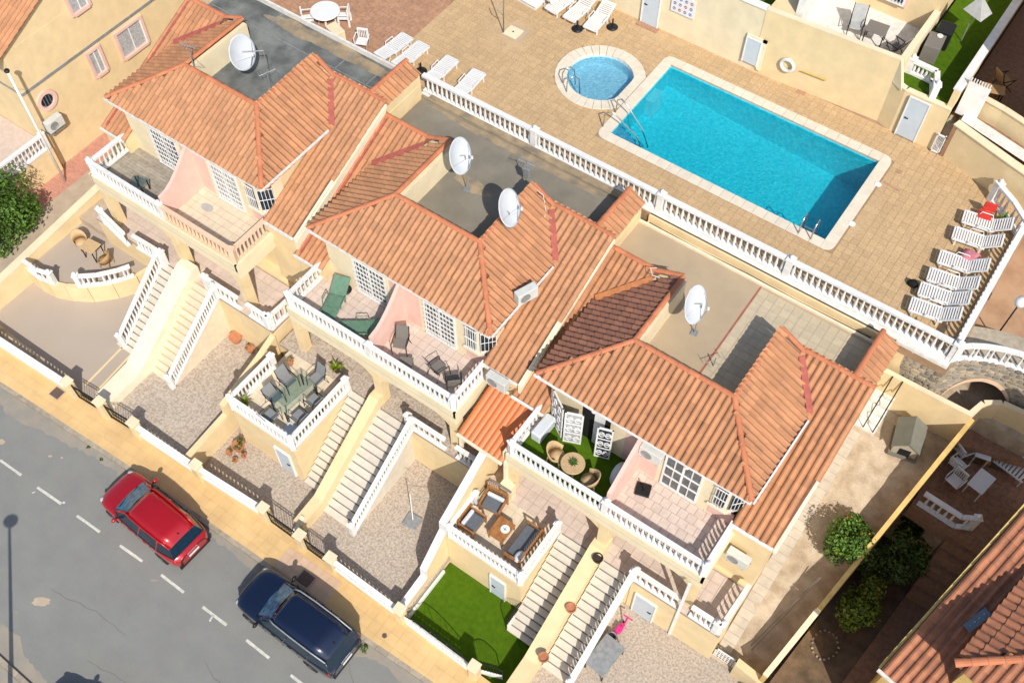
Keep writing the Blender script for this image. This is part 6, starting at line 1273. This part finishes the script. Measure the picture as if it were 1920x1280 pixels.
ac_unit((-11.6,17.4,8.75), 1.2, 'pale air conditioner box on the valley of the middle roof'); ac_unit((-11.15,15.05,6.55), -.0, 'air conditioner hanging beside the orange roof'); ac_unit((-5.2,15.45,7.15), 0, 'air conditioner on the pink wall of the lower-right balcony'); ac_unit((-1.25,15.05,4.6), 0, 'air conditioner on the yellow wall right of the lower-right balcony')
# orange corrugated lean-to between the middle and lower houses
t = thing('lean_to_roof', (-10.7,14.3,5), 'bright orange corrugated lean-to roof between the middle and lower balconies', 'roof'); A_ = [Vector(p) for p in ((-11.72,13.35,5.05),(-9.72,13.3,5.05),(-9.6,15.3,5.95),(-11.6,15.2,5.95))]
for i in range(9):
    q0, q1 = i/9, (i+1)/9; a0 = A_[0].lerp(A_[1],q0); a1 = A_[0].lerp(A_[1],q1); b0 = A_[3].lerp(A_[2],q0); b1 = A_[3].lerp(A_[2],q1); m = MB(); vs = []
    for k_ in range(5):
        w_ = k_/4; h_ = .05*math.sin(math.pi*w_); vs += [a0.lerp(a1,w_)+Vector((0,0,h_)), b0.lerp(b1,w_)+Vector((0,0,h_))]
    m.add(vs, [(2*j,2*j+2,2*j+3,2*j+1) for j in range(4)]); m.obj('panel', 'orange_roof', t)
MB().beam(A_[0]+Vector((0,-.03,-.12)), A_[1]+Vector((0,-.03,-.12)), .1, .1).beam(A_[3]+Vector((0,.03,0)), A_[2]+Vector((0,.03,0)), .08, .1).obj('fascia', 'cream', t); 
for p in (A_[0], A_[1]): MB().beam((p.x*.995,13.4,3.2 if p.x < -11 else 2.6), (p.x*.995,13.4,4.95), .12, .12).obj('post', 'cream', t)
# ================================================================ BALCONIES
def wicker_chair(c, rz, label, mt='wicker', pad=None, s=1.0):
    t = thing('armchair', (0,0,0), label, 'chair'); MB().lathe([(.26,.0),(.27,.04),(.02,.05)], (0,0,.38), 14).obj('seat', mt, t, True)
    m = MB(); vs = []; n = 12
    for i in range(n+1):
        a = -.35+ (math.pi+.7)*i/n; h_ = .62+.26*math.sin(max(0,min(math.pi, a)))
        for z_, r_ in ((.36,.27),(h_,.33)): vs.append((math.cos(a)*r_, math.sin(a)*r_, z_))
    m.add(vs, [(2*i,2*i+2,2*i+3,2*i+1) for i in range(n)]); b_ = m.obj('backrest', mt, t, True); so = b_.modifiers.new('t','SOLIDIFY'); so.thickness = .03
    for x, y in ((-.18,-.18),(.18,-.18),(-.18,.2),(.18,.2)): MB().beam((x*1.2,y*1.2,0), (x,y,.38), .03, .03).obj('leg', mt, t)
    if pad: MB().lathe([(.2,0),(.21,.04),(.02,.06)], (0,-.02,.42), 12).obj('cushion', pad, t, True)
    t.matrix_basis = Matrix.Translation(c) @ Matrix.Rotation(rz, 4, 'Z') @ Matrix.Scale(s, 4); return t
# upper-left: folding table and wicker set on the patio, door mat
rect_table('folding_table', (-27.75,14.05,6.82), (.62,.5), .5, 'clear_glass', 'small folding table with glass top on the wooden balcony floor', rz=.25); tag(MB().lathe([(.22,0),(.22,.012),(.02,.014)], (-25.05,14.95,6.8), 14, sx=1.3, sy=.8).obj('door_mat', 'grey_cloth'), 'grey oval mat on the pale balcony of the upper-left house', 'mat')
wicker_chair((-31.55,12.4,2.2), 1.3, 'round backed wicker chair left of the small patio table', 'tan'); wicker_chair((-29.95,12.3,2.2), -1.2, 'wicker chair right of the small patio table', 'wicker'); rect_table('patio_table', (-30.75,12.35,2.2), (.7,.62), .68, 'tan', 'small tan table between two wicker chairs on the raised patio', rz=.1)
# middle balcony
def green_lounger(c, rz, label):
    t = thing('sun_lounger', (0,0,0), label, 'sun lounger'); 
    MB().box(-.32,0,.28,.32,1.15,.33).obj('bed', 'green_plastic', t, bevel=.02); m = MB(); m.add([(-.32,1.15,.3),(.32,1.15,.3),(.32,1.8,.62),(-.32,1.8,.62),(-.32,1.15,.35),(.32,1.15,.35),(.32,1.8,.67),(-.32,1.8,.67)], [(3,2,1,0),(4,5,6,7),(0,1,5,4),(2,3,7,6),(0,4,7,3),(1,2,6,5)]); m.obj('backrest', 'green_plastic', t)
    for i in range(6): MB().box(-.3,.12+i*.17,.335,.3,.2+i*.17,.35).obj('slat', 'green_plastic', t)
    for s in (-1,1):
        MB().tube([(s*.36,.6,.3),(s*.38,.65,.5),(s*.38,1.05,.5),(s*.36,1.1,.3)], .02, 5).obj('armrest', 'green_plastic', t)
        for y in (.1,1.1): MB().beam((s*.29,y,0),(s*.29,y,.28),.05,.05).obj('leg', 'green_plastic', t)
    t.matrix_basis = Matrix.Translation(c) @ Matrix.Rotation(rz, 4, 'Z')
green_lounger((-18.0,13.75,6.12), .32, 'green lounger with long green pad on the left of the middle balcony'); green_lounger((-17.35,13.75,6.12), -.95, 'green lounger in the shade of the pink dividing wall'); ubase((-18.45,15.35,6.12), 'round black umbrella base behind the green lounger')
def mesh_chair(c, rz, label, mt='taupe', high=False):
    t = thing('chair', (0,0,0), label, 'chair'); MB().box(-.25,-.24,.40,.25,.22,.43).obj('seat', mt, t, bevel=.01); H_ = 1.0 if high else .82
    m = MB(); m.add([(-.25,.2,.42),(.25,.2,.42),(.22,.36,H_),(-.22,.36,H_),(-.25,.23,.42),(.25,.23,.42),(.22,.39,H_),(-.22,.39,H_)], [(0,1,2,3),(7,6,5,4),(0,4,5,1),(3,2,6,7),(0,3,7,4),(1,5,6,2)]); m.obj('backrest', mt, t)
    for s in (-1,1): MB().tube([(s*.28,-.3,0),(s*.28,-.26,.6),(s*.28,.1,.64),(s*.26,.3,.62)], .016, 6).obj('armrest', 'dark_metal', t); MB().tube([(s*.27,.32,0),(s*.26,.16,.42),(s*.24,.38,H_)], .016, 6).obj('leg', 'dark_metal', t)
    t.matrix_basis = Matrix.Translation(c) @ Matrix.Rotation(rz, 4, 'Z'); return t
mesh_chair((-15.05,14.5,6.12), .4, 'grey mesh recliner on the right half of the middle balcony', 'taupe', True); rect_table('foot_stool', (-14.4,13.95,6.12), (.5,.5), .35, 'taupe', 'taupe footstool at the rail of the middle balcony', rz=.5)
mesh_chair((-13.3,14.45,6.12), 2.9, 'dark folding chair in the middle of the right-hand balcony'); mesh_chair((-12.55,14.35,6.12), -2.4, 'grey rounded chair near the corner of the middle balcony', 'taupe', True)
# lower-right balcony
round_table('round_table', (-7.4,14.2,5.51), .42, .68, 'tan', 'round tan table with a green plant on the artificial lawn', 'tan'); t = thing('plant', (-7.38,14.2,6.24), 'small green plant on the round tan table', 'plant'); MB().lathe([(.05,0),(.06,.06),(.01,.06)], (-7.38,14.2,6.24), 8).obj('pot', 'pot', t)
m = MB()
for i in range(9): a = i*.7; p = Vector((-7.38,14.2,6.3)); d = Vector((math.cos(a),math.sin(a),.25)); s_ = Vector((-math.sin(a),math.cos(a),0)); m.add([p, p+d*.1+s_*.035, p+d*.2, p+d*.1-s_*.035], [(0,1,2,3)])
m.obj('leaves', 'leaf', t)
wicker_chair((-8.1,14.25,5.51), 1.75, 'tan wicker armchair left of the round table on the artificial lawn', 'tan', 'tan', 1.1); wicker_chair((-6.65,14.1,5.51), -1.35, 'tan wicker armchair right of the round table on the artificial lawn', 'tan', 'tan', 1.1)
t = thing('covered_box', (-9.15,14.9,5.51), 'white covered box beside the left rail of the artificial lawn', 'box'); MB().cbox((-9.1,14.95,5.51), (.42,1.0,.5), -.03).obj('cover', 'dish', t, bevel=.06)
t = thing('covered_box', (-6.05,15.1,5.51), 'rounded white cover leaning at the pink dividing wall', 'box'); MB().lathe([(.2,0),(.24,.25),(.2,.55),(.05,.65)], (-6.0,14.95,5.51), 12, sx=1.0, sy=1.9).obj('cover', 'dish', t, True)
ubase((-5.05,15.05,5.51), 'square black umbrella base on the pale lower-right balcony', 'dark_metal', True)
for c, lab in (((-7.5,15.5,7.75),'small wall lamp above the open doors of the artificial lawn'),((-3.95,15.5,7.75),'small wall lamp above the glazed doors of the pale lower-right balcony'),((-13.9,15.5,8.35),'small wall lamp above the barred doors of the middle balcony')): tag(MB().lathe([(.05,0),(.1,.06),(.08,.14),(.02,.16)], c, 10).obj('wall_lamp', 'white'), lab, 'lamp')
# ================================================================ FRONT TERRACES
TC = (-18.23,11.53,3.90); DX, DY = TC[0]+18.45, TC[1]-11.75
t = rect_table('dining_table', (-18.45+DX,11.75+DY,3.18), (.9,1.6), .72, 'clear_glass', 'long glass dining table on the front terrace of the middle house', rz=-.12)
for i, (c, rz, hi, lab) in enumerate((((-19.1,11.35),1.45,0,'grey mesh chair left of the glass table, nearest the left rail'),((-19.15,12.2),1.45,1,'grey mesh high chair left of the glass table, nearest the house'),((-17.75,11.25),-1.65,0,'grey mesh chair right of the glass table, nearest the street'),((-17.75,12.1),-1.65,0,'grey mesh chair right of the glass table, nearest the house'),((-18.65,10.65),3.05,0,'grey mesh chair at the street end of the glass table'),((-18.3,12.9),-.1,1,'grey mesh high-backed chair at the house end of the glass table'))):
    mesh_chair((c[0]+DX,c[1]+DY,3.18), rz, lab, 'grey_mesh', hi)
ubase((-17.2,11.7,3.18), 'round dark umbrella base at the right rail of the dining terrace'); t = thing('cloth', (-17.7,10.45,3.2), 'crumpled white cloth on the floor of the dining terrace', 'cloth'); m = MB(); vs = []
for i in range(7):
    for j in range(7): vs.append((-17.85+i*.09+.02*math.sin(j), 10.25+j*.09+.02*math.sin(i*2), 3.2+.03*abs(math.sin(i*1.7+j*2.3))))
m.add(vs, [(i*7+j,(i+1)*7+j,(i+1)*7+j+1,i*7+j+1) for i in range(6) for j in range(6)]); m.obj('fabric', 'dish', t, True)
potplant((-19.75,10.35,3.18), .14, .26, .38, 26, 'potted spiky green plant in the left corner of the dining terrace', 'leaf_lime', 'pot', 5, True); potplant((-17.15,10.2,3.18), .12, .22, .3, 22, 'potted spiky green plant in the street corner of the dining terrace', 'leaf', 'pot', 6, True); potplant((-17.85,13.55,3.2), .15, .26, .42, 30, 'yellow-green spiky plant in a dark pot by the wall of the dining terrace', 'leaf_lime', 'soil', 7, True); potplant((-19.55,12.75,3.18), .12, .3, .2, 30, 'small brown pot with a dry plant near the left rail post', 'leaf_dark', 'pot', 8)
# teak sofa set
def teak(c, rz, w_, label, cat, white=True):
    t = thing('teak_sofa' if w_ > 1 else 'teak_chair', (0,0,0), label, cat); m = MB().box(-w_/2,-.33,.26,w_/2,.33,.31).obj('seat_frame', 'wood', t)
    for s in (-1,1):
        MB().box(s*w_/2-.03,-.36,.52,s*w_/2+.03,.36,.56).obj('armrest', 'wood', t)
        for y in (-.32,.34): MB().box(s*w_/2-.03,y-.03,0,s*w_/2+.03,y+.03,.54 if y < 0 else .8).obj('leg', 'wood', t)
    MB().box(-w_/2,.32,.72,w_/2,.37,.80).box(-w_/2,.33,.34,w_/2,.36,.40).obj('back_rail', 'wood', t); n = int(w_/.11)
    for i in range(n): x = -w_/2+.06+i*(w_-.1)/n; MB().box(x,.335,.40,x+.035,.355,.72).obj('slat', 'wood', t)
    MB().box(-w_/2+.05,-.32,.31,w_/2-.05,.28,.41).obj('cushion', 'grey_cushion', t, bevel=.03)
    if white: MB().box(-w_/2+.06,.12,.415,w_/2-.06,.26,.60).obj('back_cushion', 'dish', t, bevel=.04)
    t.matrix_basis = Matrix.Translation(c) @ Matrix.Rotation(rz, 4, 'Z')
teak((-9.65,12.65,2.58), .12, .8, 'teak armchair with dark grey seat and white back cushion nearest the house', 'armchair'); teak((-9.85,11.6,2.58), HP, .78, 'teak armchair with dark cushion beside the left rail of the terrace', 'armchair'); teak((-7.85,12.0,2.58), -HP, 1.45, 'teak sofa with long dark grey cushion along the stair-side rail', 'sofa', False)
tag(MB().lathe([(.03,0),(.2,.03),(.23,.1),(.16,.17),(.02,.19)], (-7.65,11.45,3.0), 12, sx=.8, sy=1.1).obj('pillow', 'dish', smooth=True), 'pale pillow lying at the street end of the teak sofa', 'pillow')
rect_table('coffee_table', (-8.8,11.95,2.58), (.68,.85), .4, 'wood', 'square teak coffee table in the middle of the sofa set', 'wood', 0.0, .05); t = thing('clock_tray', (-8.68,12.02,3.04), 'round white tray with dark marks on the teak coffee table', 'tray'); MB().lathe([(.16,0),(.17,.015),(.01,.017)], (-8.68,12.02,3.035), 20).obj('plate', 'white', t); MB().box(-8.75,12.0,3.052,-8.61,12.025,3.058).box(-8.69,11.95,3.052,-8.67,12.1,3.058).obj('marks', 'taupe', t)
t = thing('tv_stand', (-9.6,13.35,2.58), 'pale block with a dark shelf against the wall behind the teak set', 'cabinet'); MB().box(-9.75,13.2,2.58,-9.25,13.5,3.5).obj('block', 'yellow_pale', t); MB().box(-10.2,13.1,3.5,-9.2,13.16,3.55).obj('shelf', 'taupe', t)
# pots along the stair wall, flower pots of the gravel courts
for c, lab in (((-5.36,12.99,2.90), 'dark round pot standing at the top of the wall beside the lowest stair'),((-5.28,11.24,1.95),'terracotta pot halfway down the wall beside the lowest stair'),((-5.20,9.44,1.20),'terracotta pot near the foot of the wall beside the lowest stair')):
    t = thing('flower_pot', c, lab, 'flower pot'); MB().lathe([(.13,0),(.18,.22),(.2,.23),(.2,.27),(.16,.27),(.15,.22),(.01,.22)], c, 16).obj('pot', 'soil' if 'dark' in lab else 'pot', t)
potplant((-23.25,13.0,1.3), .26, .36, .16, 0, 'big terracotta pot at the back of the upper gravel court'); potplant((-22.4,12.95,1.3), .17, .3, .2, 14, 'small terracotta pot with a sprout beside the big empty pot', 'leaf_dark', 'pot', 12)
potplant((-20.0,9.5,.6), .24, .34, .3, 90, 'large potted succulent among small pots below the dining terrace', 'leaf_dark', 'pot', 13); potplant((-20.15,9.1,.6), .13, .2, .16, 40, 'small pot with reddish plant left of the large succulent', 'leaf_dark', 'pot', 14); potplant((-19.75,9.0,.6), .11, .16, .15, 40, 'small bright green plant in front of the large succulent', 'leaf_lime', 'pot', 15); potplant((-19.6,9.35,.6), .11, .18, .15, 40, 'small dark plant right of the large succulent', 'leaf_dark', 'pot', 16)
t = thing('parasol_stand', (-12.45,11.1,.6), 'grey square base with leaning white pole in the middle gravel court', 'umbrella base'); MB().cbox((-12.4,11.05,.6), (.62,.6,.07), .1).obj('slab', 'galv', t, bevel=.12); MB().tube([(-12.4,11.1,.65),(-12.75,11.5,1.9)], .02, 8).obj('pole', 'white', t); MB().tube([(-12.85,11.85,1.9),(-13.2,11.9,1.95)], .015, 4).tube([(-12.7,11.6,1.5),(-12.0,11.9,1.6)], .012, 4).obj('arm', 'galv', t)
# lowest court: folding table, scooter, shadows come from things out of frame
t = rect_table('folding_table', (-3.55,10.95,0), (.85,1.35), .72, 'galv', 'grey folding table standing in the lowest court beside the lattice balustrade', rz=-.08, th=.05)
t = thing('toy_scooter', (-3.7,12.3,0), 'small bright pink toy scooter by the wall at the top of the lowest court', 'scooter'); MB().beam((-3.75,11.95,.12),(-3.65,12.5,.12),.16,.05).obj('deck', 'magenta', t); MB().tube([(-3.65,12.5,.1),(-3.6,12.6,.72)], .035, 8).obj('stem', 'magenta', t); MB().tube([(-3.8,12.6,.72),(-3.4,12.6,.72)], .03, 6).obj('handlebar', 'magenta', t); MB().cbox((-3.68,12.2,.17), (.24,.3,.14)).obj('seat', 'magenta', t, bevel=.05)
for y in (11.95, 12.55): m = MB(); m.M = Matrix.Translation((-3.7,y,.08)) @ Matrix.Rotation(HP, 4, 'Y'); m.lathe([(.08,-.03),(.08,.03)], n=12); m.M = None; m.obj('wheel', 'black', t)
t = thing('bucket', (-3.75,11.8,0), 'round grey bucket between the pink scooter and the folding table', 'bucket'); MB().lathe([(.15,0),(.19,.3),(.2,.31),(.17,.3),(.14,.05),(.01,.05)], (-3.75,11.78,0), 14).obj('body', 'galv', t)
t = thing('parasol', (-2.3,8.3,0), 'dark parasol standing near the bottom edge of the lowest court', 'parasol'); MB().tube([(-1.6,7.7,0),(-1.6,7.7,2.2)], .03, 6).obj('pole', 'dark_metal', t); MB().lathe([(.25,0),(.25,.06),(.04,.1)], (-1.6,7.7,0), 12).obj('weight', 'dark_metal', t)
# ================================================================ YARD, NEIGHBOUR TERRACE
K = (1.55,22.1,5.2); t = thing('dog_kennel', K, 'grey dog kennel with pitched roof and dark doorway in the sandy yard', 'kennel'); MK = Matrix.Translation(K) @ Matrix.Rotation(.22, 4, 'Z') 
m = MB(); m.M = MK; m.box(-.42,-.5,0,.42,.55,.55); m.add([(-.42,-.5,.55),(.42,-.5,.55),(0,-.5,.85),(-.42,.55,.55),(.42,.55,.55),(0,.55,.85)], [(0,1,2),(5,4,3)]); m.M = None; m.obj('body', 'kennel_front', t)
for s in (-1,1): m = MB(); m.M = MK; m.add([(s*.52,-.6,.47),(s*.0,-.6,.88),(s*.0,.65,.88),(s*.52,.65,.47),(s*.52,-.6,.51),(s*.0,-.6,.93),(s*.0,.65,.93),(s*.52,.65,.51)], [(4,5,6,7),(0,3,2,1),(0,1,5,4),(3,7,6,2),(0,4,7,3)]); m.M = None; m.obj('roof_slope', 'kennel', t)
m = MB(); m.M = MK; m.box(-.2,-.515,.02,.2,-.49,.4).M = None; m.obj('doorway', 'black', t); m = MB(); m.M = MK; m.box(-.5,-.6,-.1,.5,.6,.02); m.M = None; m.obj('base', 'taupe', t)
copies(chair_build, [((3.4,23.35,4.32), 2.6, 'white plastic chair on the shaded terrace, topmost by the ochre wall'),((3.45,22.75,4.32), 2.8, 'white plastic chair on the shaded terrace, below the topmost one'),((3.6,22.05,4.32), -.3, 'white plastic chair facing the others beside the small white table')])
rect_table('plastic_table', (4.35,22.4,4.32), (.6,.9), .66, 'plastic', 'small white plastic table in the middle of the shaded terrace', 'plastic', -.2); rect_table('plastic_table', (4.0,23.5,4.32), (.55,.5), .66, 'plastic', 'square white table piled with things by the curved wall', 'plastic', .2)
t = thing('bench', (4.9,23.5,4.32), 'white slatted bench at the right of the shaded terrace', 'bench'); MBn = Matrix.Translation((5.0,23.75,4.32)) @ Matrix.Rotation(-.2, 4, 'Z')
for i in range(9): m = MB(); m.M = MBn; m.box(-.6+i*.135,-.25,.4,-.52+i*.135,.25,.43); m.M = None; m.obj('seat_slat', 'plastic', t)
for i in range(9): m = MB(); m.M = MBn; m.box(-.6+i*.135,.27,.45,-.52+i*.135,.31,.9); m.M = None; m.obj('back_slat', 'plastic', t)
m = MB(); m.M = MBn; m.box(-.65,-.28,.36,.65,-.22,.41).box(-.65,.25,.36,.65,.32,.41).box(-.65,.26,.88,.65,.33,.93); m.M = None; m.obj('frame', 'plastic', t)
for x in (-.6,.6):
    for y in (-.25,.28): m = MB(); m.M = MBn; m.box(x-.03,y-.03,0,x+.03,y+.03,.4); m.M = None; m.obj('leg', 'plastic', t)
tag(MB().cbox((4.2,23.75,4.32), (.25,.5,.5), .5).obj('wooden_crate', 'wood', bevel=.01), 'orange-brown crate between the white table and the slatted bench', 'crate')
# ================================================================ TREES
def tree(name, base, crown, rad, n, leaf, mt, label, lobes=14, seed=1, cat='tree', fruit=0, trunk_r=.09):
    t = thing(name, base, label, cat); b = Vector(base); c = Vector(crown); MB().tube([b, b.lerp(c,.5)+Vector((.05,.03,0)), c], trunk_r, 8, r1=trunk_r*.5).obj('trunk', 'bark', t, True); r = random.Random(seed)
    for i in range(5): a = i*1.3; MB().tube([b.lerp(c,.55), c+Vector((math.cos(a)*rad[0]*.5,math.sin(a)*rad[1]*.5,rad[2]*.3*r.uniform(-.5,1)))], trunk_r*.4, 5, r1=.012).obj('limb', 'bark', t, True)
    cr = foliage(crown, rad, n, leaf, mt, 'crown', t, lobes, seed)
    for i in range(fruit): d = Vector((r.gauss(0,1),r.gauss(0,1),abs(r.gauss(0,1)))).normalized(); p = c+Vector((d.x*rad[0],d.y*rad[1],d.z*rad[2]))*r.uniform(.7,.92); MB().lathe([(.015,-.04),(.045,0),(.015,.04)], p, 8).obj('orange', 'fruit', cr, True)
    return t
tree('orange_tree', (1.65,18.1,2.9), (1.55,18.3,4.0), (.98,1.02,.85), 5200, .13, 'leaf', 'round glossy green orange tree leaning over the ochre yard wall', 26, 3, fruit=12)
tree('green_tree', (-34.0,9.5,1.6), (-34.2,10.8,4.2), (1.25,2.1,2.3), 8000, .17, 'leaf', 'big dense green tree at the left edge beside the yellow boundary wall', 16, 4, trunk_r=.14)
tree('shrub', (2.9,17.2,1.0), (3.05,17.4,2.0), (.8,1.25,.7), 2600, .15, 'leaf_lime', 'yellow-green citrus shrub in the dark garden behind the ochre wall', 16, 5, 'shrub')
tree('shrub', (3.6,19.6,1.0), (3.5,19.6,2.4), (1.05,1.1,.9), 2600, .14, 'leaf_dark', 'dark green shrub in the shade below the neighbour\'s terrace', 16, 6, 'shrub')
tree('shrub', (2.8,18.9,1.0), (2.85,19.1,2.0), (.8,1.0,.8), 1800, .13, 'leaf_dark', 'dark shrub directly behind the orange tree and ochre wall', 12, 7, 'shrub'); tree('shrub', (3.3,21.0,1.0), (3.25,21.2,1.7), (.6,.8,.5), 900, .13, 'leaf_dark', 'low dark shrub at the foot of the shaded terrace balustrade', 9, 8, 'shrub')
tag(foliage((1.0,12.3,.35), (.45,.3,.35), 260, .13, 'leaf', 'shrub', None, 6, 9), 'small green shrub at the bottom edge beside the white lattice gate', 'shrub')
r = random.Random(5)
t = thing('stone_circle', (2.6,15.8,1.0), 'circle of small pale stones edging a planting bed in the dark garden', 'stone edging')
for i in range(18): a = 2*math.pi*i/18; m = MB(); m.lathe([(.03,0),(.05,.03),(.04,.06),(.01,.07)], (2.7+.45*math.cos(a)+r.uniform(-.02,.02), 15.7+.55*math.sin(a)+r.uniform(-.02,.02), 1.0), 6, sx=r.uniform(.8,1.2)); m.obj('stone', 'stone', t)
tag(MB().lathe([(.16,0),(.21,.25),(.18,.25),(.15,.05),(.01,.05)], (3.6,21.35,4.32-3.3), 14).obj('planter', 'galv'), 'pale round planter in the dark garden below the terrace balustrade', 'planter')
t = gate(0,0,'x') if False else thing('lattice_gate', (0,13.35,0), 'low white lattice gate at the foot of the long narrow garden steps', 'gate'); MB().box(-.42,13.4,.05,.42,13.44,.1).box(-.42,13.4,.85,.42,13.44,.92).box(-.42,13.4,.05,-.36,13.44,.92).box(.36,13.4,.05,.42,13.44,.92).obj('frame', 'white', t)
for i in range(6): MB().box(-.34+i*.12,13.405,.1,-.3+i*.12,13.435,.85).obj('slat', 'white', t)
for i in range(4): MB().box(-.36,13.39,.22+i*.17,.36,13.402,.25+i*.17).obj('cross_slat', 'white', t)
tag(MB().prism([(.42,13.2),(1.5,13.1),(1.5,13.4),(.42,13.5)], -.1, 1.1).obj('wall_end', 'yellow'), 'low yellow wall end right of the white lattice gate', 'wall')
tag(MB().tube([(.55,14.3,YZ(14.3)+.05),(1.35,16.9,YZ(16.9)+.9)], .014, 5).tube([(.65,14.2,YZ(14.2)+.05),(1.4,16.9,YZ(16.9)+.95)], .014, 5).obj('washing_line', 'taupe'), 'pair of thin lines stretched along the lower part of the sandy yard', 'line')
for k_, (v0, v1) in enumerate(((15.0, 17.2),)): pass
